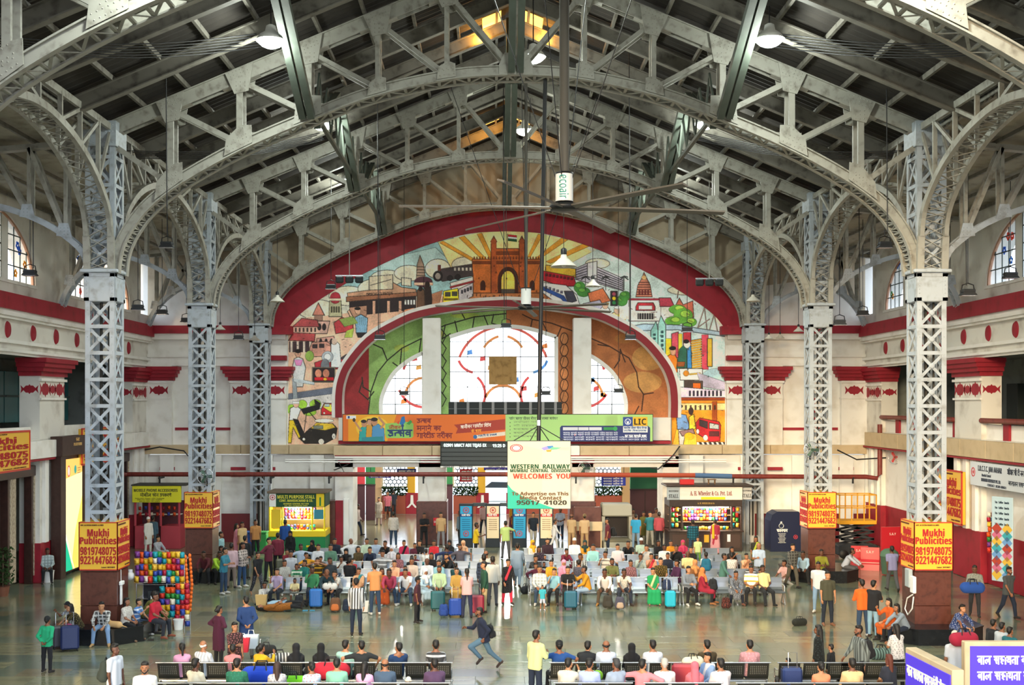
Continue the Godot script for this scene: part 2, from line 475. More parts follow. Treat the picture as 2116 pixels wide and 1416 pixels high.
func build_side_walls() -> void:
	for s in [-1,1]:
		var side := "left" if s < 0 else "right"
		# local frame: x runs along the wall away from the camera (= depth), y up, z towards the hall
		var xf := Transform3D(Basis(V3(0,0,-1),Vector3.UP,V3(-s,0,0)),V3(s * SIDEX,0,0))
		if s < 0: xf = Transform3D(Basis(V3(0,0,-1),Vector3.UP,V3(1,0,0)),V3(-SIDEX,0,0))
		var w := MB.new()
		var d0 := 5.0
		var d1 := 59.6
		var L := d1 - d0
		var mid := (d0 + d1) / 2
		w.box(V3(mid,9.65,-0.4),V3(L,1.5,0.8))
		w.box(V3(mid,11.27,-0.4),V3(L,0.55,0.8))
		w.box(V3(mid,5.25,-0.4),V3(L,0.72,0.8))
		for k in 4:
			var c := TA + BAY * (k - 1)
			w.box(V3(c,7.25,-0.4),V3(2.6,3.3,0.8))
			w.box(V3(c,2.45,-0.4),V3(2.6,4.9,0.8))
		# clerestory wall with one three-light window to each bay
		for k in range(0,4):
			var c := TA + BAY * (k - 0.5 - 1)
			var a := maxf(c - BAY / 2,d0)
			var b := minf(c + BAY / 2,d1)
			var rect := PackedVector2Array([Vector2(a,11.54),Vector2(b,11.54),Vector2(b,14.75),Vector2(a,14.75)])
			var wp := window_poly(4.15,2.6,11.54)
			for i in wp.size(): wp[i] += Vector2(c,0)
			wp.insert(0,Vector2(c - 4.15,11.4)); wp.append(Vector2(c + 4.15,11.4))
			for q in Geometry2D.clip_polygons(rect,wp): w.prism(q,-0.8,0.0)
		var wl := MB.new()
		var wall := struct("wall_" + side,w,mat2("plaster_side"),"%s side wall of the hall with gallery openings and stained glass clerestory" % side)
		wall.transform = xf
		# mouldings
		for q in [[11.0,10.42,0.42,"red"],[10.42,10.2,0.3,"plaster"],[10.2,10.1,0.2,"plaster"],[9.35,9.22,0.14,"plaster"],[9.0,8.9,0.22,"plaster"],[8.9,8.8,0.1,"plaster"]]:
			var t := MB.new(); t.box(V3(mid,(q[0] + q[1]) / 2,q[2] / 2),V3(L,q[0] - q[1],q[2]))
			part(wall,"cornice" if q[3] == "red" else "moulding",t,M(q[3]))
		var disc := MB.new(); disc.lathe([[0.001,0.06],[0.2,0.06],[0.24,0.0]],20,Transform3D(Basis(Vector3.RIGHT,PI / 2).scaled(V3(1,1,1)),Vector3.ZERO))
		var dm := disc.done()
		for i in 16:
			var d := 26.0 + 2.34 * i
			if d < 58: part(wall,"red_disc",dm,M("red"),Transform3D(Basis().scaled(V3(1,1.3,1)),V3(d,9.72,0.0)))
		# piers: red stepped capitals and stencilled friezes
		for k in range(0,4):
			var c := TA + BAY * (k - 1)
			var cp := MB.new(); capital(cp,c - 1.3,c + 1.3,8.1,8.8,-0.8,0.0)
			part(wall,"pier_capital",cp,M("red"))
			var fr := MB.new()
			fr.box(V3(c,7.95,0.04),V3(2.72,0.1,0.12)); fr.box(V3(c,7.2,0.03),V3(2.68,0.08,0.1))
			part(wall,"pier_moulding",fr,M("plaster"))
			var st := MB.new()
			for e in [-0.75,0.75]: red_fish(T(c + e,7.58,0.0),1.1,st)
			red_fish(T(c,7.58,0.0),0.7,st)
			red_fish(Transform3D(Basis(Vector3.UP,-PI / 2),V3(c - 1.3,7.58,-0.4)),0.7,st)
			part(wall,"pier_stencil",st,M("red"))
		# windows
		for k in range(1,4):
			var c := TA + BAY * (k - 0.5 - 1)
			var win := thing("window_%d" % (k + (0 if s < 0 else 3)),"","",Vector3.ZERO)
			win.remove_meta("category"); win.set_meta("kind","structure")
			win.set_meta("label","three-light stained glass clerestory window in the %s wall, %s" % [side,["in the bay nearest the camera","in the bay nearest the camera","in the second bay","in the bay nearest the mural wall"][k]])
			win.transform = xf * Transform3D(Basis(),V3(c,0,0))
			var fr := MB.new()
			for e in [-1.52,1.52]: fr.box(V3(e,12.75,-0.35),V3(0.55,2.5,0.5))
			fr.box(V3(0,11.5,-0.3),V3(8.4,0.12,0.7))
			part(win,"mullion",fr,M("plaster"))
			var sh := Transform3D(Basis(),V3(0,0,-0.12))
			leaded(win,window_poly(4.1,2.55,11.56,-1.25,1.25),sh,0.6,0.62,k + s)
			leaded(win,window_poly(4.1,2.55,11.56,-4.1,-1.8),sh,0.58,0.62,k + s + 5)
			leaded(win,window_poly(4.1,2.55,11.56,1.8,4.1),sh,0.58,0.62,k + s + 9)
			var rim := MB.new()
			var prev := Vector3()
			for i in 25:
				var a := PI * i / 24.0
				var p := V3(cos(a) * 4.1,11.56 + sin(a) * 2.55,-0.1)
				if i > 0: rim.beam(prev,p,0.09,0.09,Vector3.BACK)
				prev = p
			part(win,"window_frame",rim,paint("b98d72"))
		# gallery and shop spaces behind the wall
		var g := MB.new()
		g.box(V3(mid,5.4,-2.9),V3(L,0.3,4.2)); g.box(V3(mid,9.2,-2.9),V3(L,0.3,4.4))
		g.box(V3(mid,4.6,-5.1),V3(L,9.5,0.3)); g.box(V3(d0,4.6,-2.9),V3(0.3,9.5,4.4)); g.box(V3(d1,4.6,-2.9),V3(0.3,9.5,4.4))
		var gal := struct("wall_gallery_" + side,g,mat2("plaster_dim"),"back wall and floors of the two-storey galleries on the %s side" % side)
		gal.transform = xf
func mat2(k: String) -> StandardMaterial3D:
	if mats.has(k): return mats[k]
	if k == "plaster_side": return worn(k,H("e2dfd6"),H("8a7f72"),0.5,0.85,0.0,0.2,16)
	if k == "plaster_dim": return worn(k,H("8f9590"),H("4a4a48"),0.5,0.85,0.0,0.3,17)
	return M("plaster")
func roof_y(x: float) -> float: return 20.75 - 0.418 * absf(x)
func build_roof() -> void:
	var d0 := 5.0
	var d1 := 59.9
	for s in [-1,1]:
		var nm := "ceiling_left" if s < 0 else "ceiling_right"
		var ro := Node3D.new(); ro.name = nm; add_child(ro)
		ro.set_meta("kind","structure")
		ro.set_meta("label","dark corrugated %s roof slope on riveted steel rafters and purlins" % ("left" if s < 0 else "right"))
		# corrugated sheets, one to each rafter space and half slope
		var bays := 16
		for b in bays:
			var z0 := lerpf(d0,d1,float(b) / bays)
			var z1 := lerpf(d0,d1,float(b + 1) / bays)
			for h in 2:
				var x0 := 0.25 + 6.45 * h
				var x1 := 6.75 + 6.5 * h
				var m := MB.new()
				var n := 20
				for i in n:
					var za := lerpf(z0,z1,float(i) / n)
					var zb := lerpf(z0,z1,float(i + 1) / n)
					var ya := 0.045 if i % 2 else 0.0
					var yb := 0.0 if i % 2 else 0.045
					var lift := 0.03 * h
					for up in [0.0,0.012]:
						var A := V3(s * x0,roof_y(x0) + ya + up + lift,-za)
						var B := V3(s * x1,roof_y(x1) + ya + up + lift,-za)
						var C := V3(s * x1,roof_y(x1) + yb + up + lift,-zb)
						var D := V3(s * x0,roof_y(x0) + yb + up + lift,-zb)
						if (up > 0) == (s > 0): m.quad(A,B,C,D)
						else: m.quad(D,C,B,A)
				if h == 0 and (b == 10 or b == 14):   # translucent ridge light let into the sheets
					part(ro,"roof_light",roof_light(s,z0,z1),glow("skylight",H("ffc25a"),2.4))
					lamp(ro,V3(s * 1.1,roof_y(1.2) - 0.45,-lerpf(z0,z1,0.4)),2.2,H("ffb040"))
				part(ro,"roof_sheet",m,M("sheet"))
		for i in 10:
			var x := 0.55 + 1.33 * i
			var y := roof_y(x) - 0.09
			var m := MB.new(); m.beam(V3(s * x,y,-d0),V3(s * x,y,-d1),0.09,0.15)
			part(ro,"purlin",m,M("purlin"))
		var rf := MB.new()
		var a := V3(s * 0.1,roof_y(0.1) - 0.40,0)
		var e := V3(s * 12.9,roof_y(12.9) - 0.40,0)
		var up := V3(s * 0.418,1,0).normalized()
		rf.beam(a,e,0.05,0.44,up); rf.beam(a + up * 0.21,e + up * 0.21,0.24,0.035,up); rf.beam(a - up * 0.21,e - up * 0.21,0.24,0.035,up)
		var rm := rf.done()
		for k in 4:
			for j in [1,2,3]:
				part(ro,"rafter",rm,M("purlin"),Transform3D(Basis(),V3(0,0,-(TA + BAY * (k - 2) + BAY * j / 4.0))))
		# aisle roof
		for b in 12:
			var m := MB.new()
			var z0 := lerpf(d0,d1,b / 12.0)
			var z1 := lerpf(d0,d1,(b + 1) / 12.0)
			for i in 28:
				var za := lerpf(z0,z1,i / 28.0)
				var zb := lerpf(z0,z1,(i + 1) / 28.0)
				var ya := 0.05 if i % 2 else 0.0
				var yb := 0.0 if i % 2 else 0.05
				var A := V3(s * 12.6,15.15 + ya,-za)
				var B := V3(s * 19.4,14.6 + ya,-za)
				var C := V3(s * 19.4,14.6 + yb,-zb)
				var D := V3(s * 12.6,15.15 + yb,-zb)
				if s > 0: m.quad(D,C,B,A)
				else: m.quad(A,B,C,D)
				var u := V3(0,0.012,0)
				if s > 0: m.quad(A + u,B + u,C + u,D + u)
				else: m.quad(D + u,C + u,B + u,A + u)
			part(ro,"aisle_sheet",m,M("sheet_aisle"))
		for i in 5:
			var x := 13.2 + i * 1.25
			var m := MB.new(); m.beam(V3(s * x,15.02 - (x - 12.6) * 0.081,-d0),V3(s * x,15.02 - (x - 12.6) * 0.081,-d1),0.08,0.12)
			part(ro,"aisle_purlin",m,M("purlin"))
	var rg := MB.new()
	rg.prism(V2("-0.6,20.55 0,20.82 0.6,20.55 0.6,20.6 0,20.88 -0.6,20.6"),-d1,-d0)
	struct("trim_ridge",rg,M("sheet"),"ridge capping of the hall roof")
func roof_light(s: int,z0: float,z1: float) -> MB:
	var m := MB.new()
	var a := lerpf(z0,z1,0.2)
	var b := lerpf(z0,z1,0.62)
	var x0 := 0.4
	var x1 := 1.05
	m.prism(PackedVector2Array([Vector2(s * x0,roof_y(x0) - 0.06),Vector2(s * x1,roof_y(x1) - 0.06),Vector2(s * x1,roof_y(x1) - 0.03),Vector2(s * x0,roof_y(x0) - 0.03)]),-b,-a)
	return m
# ======================= trusses =======================
var RIB := PackedVector2Array()
func rib_pts() -> PackedVector2Array:
	if RIB.is_empty():
		RIB = curve(V2("0,16.95 1.84,16.84 4.3,16.3 6.39,15.5 8.31,14.66 10.0,13.72 11.0,12.95 11.55,12.25 11.85,11.6 11.95,10.9"),5)
	return RIB
func rib_y(x: float) -> float:
	var r := rib_pts()
	for i in r.size() - 1:
		if x <= r[i + 1].x: return lerpf(r[i].y,r[i + 1].y,(x - r[i].x) / maxf(r[i + 1].x - r[i].x,1e-4))
	return r[r.size() - 1].y
func rivets(m: MB,ctr: Vector2,w: float,h: float,nx: int,ny: int,z: float,ang := 0.0) -> void:
	for i in nx:
		for j in ny:
			var q := Vector2((float(i) / maxf(1,nx - 1) - 0.5) * w,(float(j) / maxf(1,ny - 1) - 0.5) * h).rotated(ang) + ctr
			var r := 0.022
			var o := V3(q.x,q.y,z + 0.018)
			for k in 5:
				var a := TAU * k / 5.0
				var b := TAU * (k + 1) / 5.0
				m.tri(o,V3(q.x + cos(a) * r,q.y + sin(a) * r,z),V3(q.x + cos(b) * r,q.y + sin(b) * r,z))
func channel(a: Vector2,b: Vector2,w: float,zs: Array,th := 0.09) -> MB:   # a pair of bars in the front and back plane of a truss
	var m := MB.new()
	var t := V3(b.x - a.x,b.y - a.y,0).normalized()
	var up := V3(-t.y,t.x,0)
	for z in zs: m.beam(V3(a.x,a.y,z),V3(b.x,b.y,z),th,w,up)
	return m
func build_truss(d: float,k: int) -> void:
	var where: String = ["nearest the camera and mostly out of view","the nearest one seen whole","second of the three seen whole","standing against the mural wall"][k]
	var o := thing("roof_truss","riveted grey roof truss with arched lower chord, " + where,"roof truss",V3(0,0,-d),0,"arched roof trusses")
	var st := M("steel")
	var r := rib_pts()
	var zs := [0.36,-0.36]
	for s in [-1,1]:
		for z in zs:
			var m := MB.new()
			for i in r.size() - 1:
				var a := r[i]
				var b := r[i + 1]
				var nn := (b - a).orthogonal().normalized()
				if nn.y < 0: nn = -nn
				for q in [[-0.13,0.13,0.03],[0.11,0.15,0.17],[-0.15,-0.11,0.17]]:   # web and two flanges
					var P := [a + nn * q[0],b + nn * q[0],b + nn * q[1],a + nn * q[1]]
					var V := []
					for zz in [z + q[2] * 0.5,z - q[2] * 0.5]:
						for p in P: V.append(V3(p.x * s,p.y,zz))
					if s > 0:
						m.quad(V[0],V[1],V[2],V[3]); m.quad(V[5],V[4],V[7],V[6]); m.quad(V[3],V[2],V[6],V[7]); m.quad(V[4],V[5],V[1],V[0])
					else:
						m.quad(V[3],V[2],V[1],V[0]); m.quad(V[6],V[7],V[4],V[5]); m.quad(V[7],V[6],V[2],V[3]); m.quad(V[0],V[1],V[5],V[4])
			part(o,"arch_rib",m,st)
		# lacing across the underside of the two ribs
		var i := 0
		while i < r.size() - 2:
			var a := r[i]
			var b := r[i + 1]
			var la := (b - a).length()
			var n := maxi(1,roundi(la / 0.75))
			for q in n:
				var p := a.lerp(b,float(q) / n)
				var p2 := a.lerp(b,float(q + 1) / n)
				var f := 1.0 if (i + q) % 2 else -1.0
				part(o,"lacing_bar",boxm(0.07,0.02,1.0),st,barx(V3(p.x * s,p.y - 0.13,f * 0.34),V3(p2.x * s,p2.y - 0.13,-f * 0.34)))
				if q == 0: part(o,"cross_strut",boxm(0.09,0.05,1.0),st,barx(V3(p.x * s,p.y - 0.1,0.34),V3(p.x * s,p.y - 0.1,-0.34)))
			i += 1
		# top chord with slots
		var tc := MB.new()
		var up := V3(s * 0.418,1,0).normalized()
		var ty := func(x: float): return roof_y(x) - 0.42
		for z in [0.16,-0.16]: tc.beam(V3(s * 0.0,ty.call(0.0),z),V3(s * 12.9,ty.call(12.9),z),0.04,0.42,up)
		tc.beam(V3(0,ty.call(0.0) + 0.2,0),V3(s * 12.9,ty.call(12.9) + 0.2,0),0.5,0.035,up)
		for q in 7:
			tc.beam(V3(s * maxf(0.0,2.065 * q - 0.57),ty.call(maxf(0.0,2.065 * q - 0.57)) - 0.2,0),V3(s * (2.065 * q + 0.55),ty.call(2.065 * q + 0.55) - 0.2,0),0.4,0.03,up)
		part(o,"top_chord",tc,M("purlin") if k == 3 else st)
		for q in range(0,7):
			var x := 2.065 * q
			var yb := rib_y(minf(x,11.9))
			var yt: float = ty.call(x)
			if q > 0 and q < 6:
				part(o,"post",channel(Vector2(s * x,yb + 0.1),Vector2(s * x,yt - 0.1),0.14 if q < 3 else 0.18,[0.24,-0.24],0.1),st)
			if q > 0:
				part(o,"diagonal",channel(Vector2(s * (x - 0.12),yt - 0.25),Vector2(s * (x - 2.065 + 0.22),rib_y(x - 2.065) + 0.22),0.13 if q < 4 else 0.16,[0.24,-0.24],0.09),st)
			# gusset plates with rivets
			var slope := -atan(0.42)
			if q > 0 and q < 6:
				for z in [0.3,-0.33]:
					var g := MB.new()
					g.prism(PackedVector2Array([Vector2(s * (x - 0.42),yt + 0.32),Vector2(s * (x + 0.42),yt - 0.02),Vector2(s * (x + 0.14),yt - 0.62),Vector2(s * (x - 0.28),yt - 0.52)]),z,z + 0.03)
					if z > 0: rivets(g,Vector2(s * x,yt),0.55,0.2,6,3,0.33,s * slope); rivets(g,Vector2(s * (x - 0.05),yt - 0.38),0.26,0.24,3,3,0.33)
					part(o,"upper_gusset",g,st)
			if q < 6:
				var e := 0.42 if q > 2 else 0.28
				var ya := rib_y(maxf(x - e,0.0))
				var yc := rib_y(x + e)
				for z in [0.44,-0.47]:
					var g := MB.new()
					if q == 0:
						if s > 0: g.prism(V2("-0.5,16.8 0.5,16.8 0.5,17.1 0.34,17.45 -0.34,17.45 -0.5,17.1"),z,z + 0.03)
					else:
						g.prism(PackedVector2Array([Vector2(s * (x - e),ya - 0.1),Vector2(s * (x + e),yc - 0.1),Vector2(s * (x + e * 0.86),yc + e),Vector2(s * (x - 0.05),yb + e * 1.45),Vector2(s * (x - e * 0.95),ya + e)]),z,z + 0.03)
					if g.v.size():
						var ang := atan2(yc - ya,2.0 * e)
						if z > 0: rivets(g,Vector2(s * x,yb + 0.06),e * 1.5,0.14,6 if q > 2 else 4,2,0.47,s * ang if q else 0.0); rivets(g,Vector2(s * x,yb + e * 0.85),e * 0.95,e * 0.48,4 if q > 2 else 3,2,0.47,s * ang if q else 0.0)
						part(o,"lower_gusset",g,st)
		if s > 0:
			part(o,"king_post",channel(Vector2(0,17.0),Vector2(0,20.1),0.2,[0.24,-0.24],0.1),st)
	# knee braces along the hall from the lower nodes up to the roof
	for x in [-6.195,0.0,6.195]:
		for f in [1,-1]:
			if k == 3 and f < 0: continue
			var y0 := rib_y(absf(x)) - 0.05
			var y1 := roof_y(x) - 0.45
			var m := MB.new()
			for e in [-0.13,0.13]: m.beam(V3(x + e,y0,0.55 * f),V3(x + e,y1,5.3 * f),0.2,0.22)
			part(o,"knee_brace",m,M("steel_dark"))
	# longitudinal lattice in the plane of the third node, towards the next truss
	if k in [1,2]:
		for x in [-6.195,6.195]:
			var m := MB.new()
			for j in 6:
				var z0 := -1.0 - j * 1.75
				m.beam(V3(x,16.1,z0),V3(x,17.5,z0 - 0.9),0.06,0.08); m.beam(V3(x,17.5,z0 - 0.9),V3(x,16.1,z0 - 1.75),0.06,0.08)
			m.beam(V3(x,16.0,-0.5),V3(x,16.0,-11.3),0.12,0.12)
			part(o,"sway_lattice",m,M("steel_dark"))
# ======================= lattice columns =======================
func build_column(s: int,d: float,k: int) -> void:
	var side := "left" if s < 0 else "right"
	var where: String = ["nearest the camera","in front, its yellow sign nearest","second from the camera","against the mural wall"][k]
	var o := thing("lattice_column","grey riveted steel lattice column of the %s row, %s" % [side,where],"column",V3(s * COLX,0,-d),0,"lattice columns of the hall")
	var st := M("steel_col")
	var w := 0.43
	var y0 := 0.0
	for sx in [-1,1]:
		for sz in [-1,1]:
			var m := MB.new()
			m.box(V3(sx * (w - 0.07),7.7,sz * w),V3(0.14,15.4,0.025)); m.box(V3(sx * w,7.7,sz * (w - 0.07)),V3(0.025,15.4,0.14))
			for i in 40:
				if sz > 0:
					var y := 2.6 + i * 0.2
					if absf(fmod(i * 0.2,0.8) - 0.4) > 0.25: rivets(m,Vector2(sx * (w - 0.07),y),0,0,1,1,w + 0.012)
			part(o,"corner_angle",m,st)
	var back := MB.new()
	var zones := []
	for i in 10: zones.append([2.2 + 0.79 * i,0.79])
	for i in 5: zones.append([11.0 + 0.84 * i,0.84])
	var boss := MB.new(); boss.lathe([[0.085,0.0],[0.085,0.03],[0.05,0.04],[0.001,0.04]],10,Transform3D(Basis(Vector3.RIGHT,PI / 2),Vector3.ZERO))
	var bm := boss.done()
	for zn in zones:
		var y: float = zn[0]
		var h: float = zn[1]
		for f in 4:
			var B := Basis(Vector3.UP,f * PI / 2)
			var a1 := B * V3(-w + 0.1,y + 0.06,w - 0.01)
			var b1 := B * V3(w - 0.1,y + h - 0.04,w - 0.01)
			var a2 := B * V3(w - 0.1,y + 0.06,w - 0.035)
			var b2 := B * V3(-w + 0.1,y + h - 0.04,w - 0.035)
			var out := B * Vector3.BACK
			var visible_face: bool = f == 0 or (f == 1 and s < 0) or (f == 3 and s > 0)
			if visible_face:
				part(o,"lattice_bar",boxm(0.02,0.09,1.0),st,barx(a1,b1,out.cross(b1 - a1).normalized()))
				part(o,"lattice_bar",boxm(0.02,0.09,1.0),st,barx(a2,b2,out.cross(b2 - a2).normalized()))
				part(o,"batten",boxm(0.76,0.11,0.02),st,Transform3D(B,B * V3(0,y,w + 0.012)))
				if f == 0: part(o,"rivet_boss",bm,st,T(0,y + h / 2 + 0.01,w + 0.0))
			else:
				back.beam(a1,b1,0.02,0.09,out.cross(b1 - a1).normalized()); back.beam(a2,b2,0.02,0.09,out.cross(b2 - a2).normalized())
				back.box(B * V3(0,y,w),V3(0.76,0.11,0.02),B)
	stuff(part(o,"rear_lacing",back,st))
	var cp := MB.new()
	cp.box(V3(0,10.48,0),V3(0.9,0.86,0.9))
	for f in 4:
		var B := Basis(Vector3.UP,f * PI / 2)
		cp.box(B * V3(0,10.48,w + 0.02),V3(0.9,0.82,0.02),B)
		cp.box(B * V3(-0.38,10.48,w + 0.035),V3(0.14,0.82,0.02),B); cp.box(B * V3(0.38,10.48,w + 0.035),V3(0.14,0.82,0.02),B)
		cp.box(B * V3(0,10.12,w + 0.035),V3(0.9,0.1,0.02),B); cp.box(B * V3(0,10.84,w + 0.035),V3(0.9,0.1,0.02),B)
	for e in [-0.38,0.38]: rivets(cp,Vector2(e,10.48),0,0.6,1,6,w + 0.045)
	part(o,"cap_casing",cp,st)
	var fl := MB.new(); fl.rbox(V3(0,10.96,0),V3(1.12,0.1,1.12),0.02)
	part(o,"cap_plate",fl,st)
	var hd := MB.new(); hd.box(V3(0,15.05,0),V3(1.0,0.75,1.0)); rivets(hd,Vector2(0,15.2),0.8,0.2,8,2,0.5); rivets(hd,Vector2(0,14.78),0.8,0,8,1,0.5)
	part(o,"head_casing",hd,st)
	# dark service pipes running up inside
	var pp := MB.new()
	for e in [[-0.15,-0.1],[0.05,-0.22],[0.2,0.05],[-0.05,0.12]]: pp.rod(V3(e[0],0.4,e[1]),V3(e[0],10.6,e[1]),0.035,5)
	part(o,"service_pipes",pp,paint("3b3832"))
# ======================= eaves girder with arched rib, along the hall =======================
func build_girder(d: float,s: int,k: int) -> void:
	var side := "left" if s < 0 else "right"
	var o := thing("eaves_girder","arched lattice eaves girder over the %s column row, %s" % [side,["in the bay nearest the camera","between the first and second full columns","in the bay beside the mural wall"][k]],"girder",V3(s * COLX,0,-d),0,"arched eaves girders")
	var st := M("steel")
	var arch := curve(V2("0.47,11.0 0.6,12.3 1.05,13.0 2.2,13.75 3.6,14.25 5.0,14.5 5.85,14.55"),4)
	var full := arch.duplicate()
	for i in range(arch.size() - 2,-1,-1): full.append(Vector2(BAY - arch[i].x,arch[i].y))
	for e in [-0.36,0.36]:
		var m := MB.new()
		for i in full.size() - 1:
			m.beam(V3(e,full[i].y,-full[i].x),V3(e,full[i + 1].y,-full[i + 1].x),0.13,0.2)
		part(o,"arch_rib",m,st)
	for i in range(0,full.size() - 1):
		var f := 0.34 if i % 2 else -0.34
		part(o,"lacing_bar",boxm(0.06,0.02,1.0),st,barx(V3(f,full[i].y,-full[i].x),V3(-f,full[i + 1].y,-full[i + 1].x)))
		part(o,"lacing_bar",boxm(0.06,0.02,1.0),st,barx(V3(-f,full[i].y - 0.03,-full[i].x),V3(f,full[i + 1].y - 0.03,-full[i + 1].x)))
	var tp := MB.new()
	for e in [-0.3,0.3]: tp.beam(V3(e,15.25,-0.4),V3(e,15.25,-BAY + 0.4),0.1,0.2)
	part(o,"top_chord",tp,st)
	var n := 8
	for i in range(1,n):
		var z := BAY * i / n
		var y := 0.0
		for q in full.size() - 1:
			if z <= full[q + 1].x and z >= full[q].x: y = lerpf(full[q].y,full[q + 1].y,(z - full[q].x) / (full[q + 1].x - full[q].x))
		var m := MB.new()
		for e in [-0.3,0.3]: m.beam(V3(e,y,-z),V3(e,15.25,-z),0.08,0.12,Vector3.RIGHT)
		part(o,"post",m,st)
		var zz := BAY * (i - 1) / n if i <= n / 2 else BAY * (i + 1) / n
		var g := MB.new()
		for e in [-0.3,0.3]: g.beam(V3(e,y + 0.1,-z),V3(e,15.15,-clampf(zz,0.4,BAY - 0.4)),0.07,0.1)
		part(o,"diagonal",g,st)
# ======================= aisle arches =======================
func build_aisle_arch(s: int,d: float,k: int) -> void:
	var side := "left" if s < 0 else "right"
	var o := thing("aisle_arch","curved pale steel aisle arch between %s column and side wall, %s" % [side,["nearest the camera","at the first full column","at the second full column","beside the mural wall"][k]],"arch",V3(0,0,-d),0,"aisle arches")
	var st := M("steel_col")
	var c := curve(V2("12.85,11.2 13.1,11.7 14.08,12.4 15.47,12.92 16.4,12.8 17.2,12.25 17.75,11.55 18.0,10.95"),4)
	for e in [0.2,-0.2]:
		var m := MB.new()
		for i in c.size() - 1: m.beam(V3(s * c[i].x,c[i].y,e),V3(s * c[i + 1].x,c[i + 1].y,e),0.1,0.17)
		part(o,"arch_rib",m,st)
	var tc := MB.new(); tc.beam(V3(s * 12.7,14.9,0),V3(s * 18.4,14.4,0),0.3,0.16)
	part(o,"top_chord",tc,M("steel"))
	var nodes := V2("13.5,12.05 14.6,12.62 15.7,12.92 16.8,12.55 17.6,11.8")
	for i in nodes.size():
		var p := nodes[i]
		var ty := 14.85 - (p.x - 12.7) * 0.085
		var m := MB.new()
		for e in [0.16,-0.16]: m.beam(V3(s * p.x,p.y,e),V3(s * p.x,ty,e),0.07,0.1,Vector3.RIGHT)
		part(o,"post",m,M("steel"))
		var nx := p.x + (1.1 if i < 3 else -1.0)
		var g := MB.new()
		for e in [0.16,-0.16]: g.beam(V3(s * p.x,p.y,e),V3(s * nx,14.85 - (nx - 12.7) * 0.085,e),0.07,0.12)
		part(o,"diagonal",g,M("steel"))
		var q := MB.new(); q.prism(PackedVector2Array([Vector2(s * (p.x - 0.24),p.y - 0.08),Vector2(s * (p.x + 0.24),p.y - 0.02),Vector2(s * (p.x + 0.16),p.y + 0.36),Vector2(s * (p.x - 0.12),p.y + 0.36)]),0.25,0.28)
		rivets(q,Vector2(s * p.x,p.y + 0.12),0.22,0.2,3,3,0.28)
		part(o,"gusset_plate",q,st)
	for i in range(0,c.size() - 1,1):
		part(o,"lacing_bar",boxm(0.05,0.02,1.0),st,barx(V3(s * c[i].x,c[i].y - 0.06,0.2 if i % 2 else -0.2),V3(s * c[i + 1].x,c[i + 1].y - 0.06,-0.2 if i % 2 else 0.2)))
# ======================= roof lamps =======================
func build_lamps() -> void:
	var spots := [[-6.7,16.85,31.5,"left","nearest the camera"],[-6.84,17.05,41.8,"left","second from the camera"],[-7.15,17.0,52.0,"left","nearest the mural wall"],
		[6.82,16.88,31.5,"right","nearest the camera"],[6.95,17.08,41.8,"right","second from the camera"],[6.95,16.95,52.0,"right","nearest the mural wall"],
		[-6.7,16.85,21.2,"left","unseen, added for brightness"],[6.82,16.88,21.2,"right","unseen, added for brightness"],[0.62,18.2,27.4,"ridge","unseen, added for brightness"],[0.62,18.2,37.5,"ridge","nearest the camera"],[0.62,18.2,47.6,"ridge","second from the camera"]]  # first three lamps here are unseen, added to brighten the nearest truss
	var shade := MB.new(); shade.lathe([[0.06,0.42],[0.12,0.36],[0.14,0.22],[0.3,0.12],[0.4,0.0],[0.42,0.0],[0.31,0.15],[0.16,0.25],[0.13,0.4],[0.06,0.44]],20)
	var bowl := MB.new(); bowl.lathe([[0.001,-0.2],[0.14,-0.185],[0.26,-0.13],[0.35,-0.05],[0.39,0.0],[0.001,0.02]],20)
	var rod := MB.new(); rod.rod(V3(0,0.42,0),V3(0,2.2,0),0.02,5)
	var sm := shade.done()
	var bm := bowl.done()
	for q in spots:
		var o := thing("bay_lamp","glowing white dome lamp hung under the %s of the roof, %s" % [("ridge" if q[3] == "ridge" else q[3] + " slope"),q[4]],"lamp",V3(q[0],q[1],-q[2]),0,"roof bay lamps")
		part(o,"reflector",sm,M("white"))
		part(o,"lamp_bowl",bm,glow("lampglow",H("f2fff8"),6.0))
		var r := MB.new(); r.rod(V3(0,0.42,0),V3(0,roof_y(q[0]) - 0.1 - q[1],0),0.02,5)
		part(o,"hanger",r,M("black"))
		var l := OmniLight3D.new(); l.name = "light"; l.position = V3(0,-0.32,0)
		l.omni_range = 80; l.omni_attenuation = 2.0; l.light_energy = LAMP; l.light_color = H("f6fff4"); l.light_size = 0.3; l.shadow_enabled = true
		o.add_child(l)
		var sp := SpotLight3D.new(); sp.name = "light"; sp.position = V3(0,-0.32,0); sp.rotation_degrees = V3(-90,0,0); sp.spot_angle = 72; sp.spot_range = 80; sp.spot_attenuation = 2.0; sp.light_energy = DOWN; sp.light_color = H("f6fff4"); sp.light_size = 0.3; sp.shadow_enabled = true
		o.add_child(sp,true)
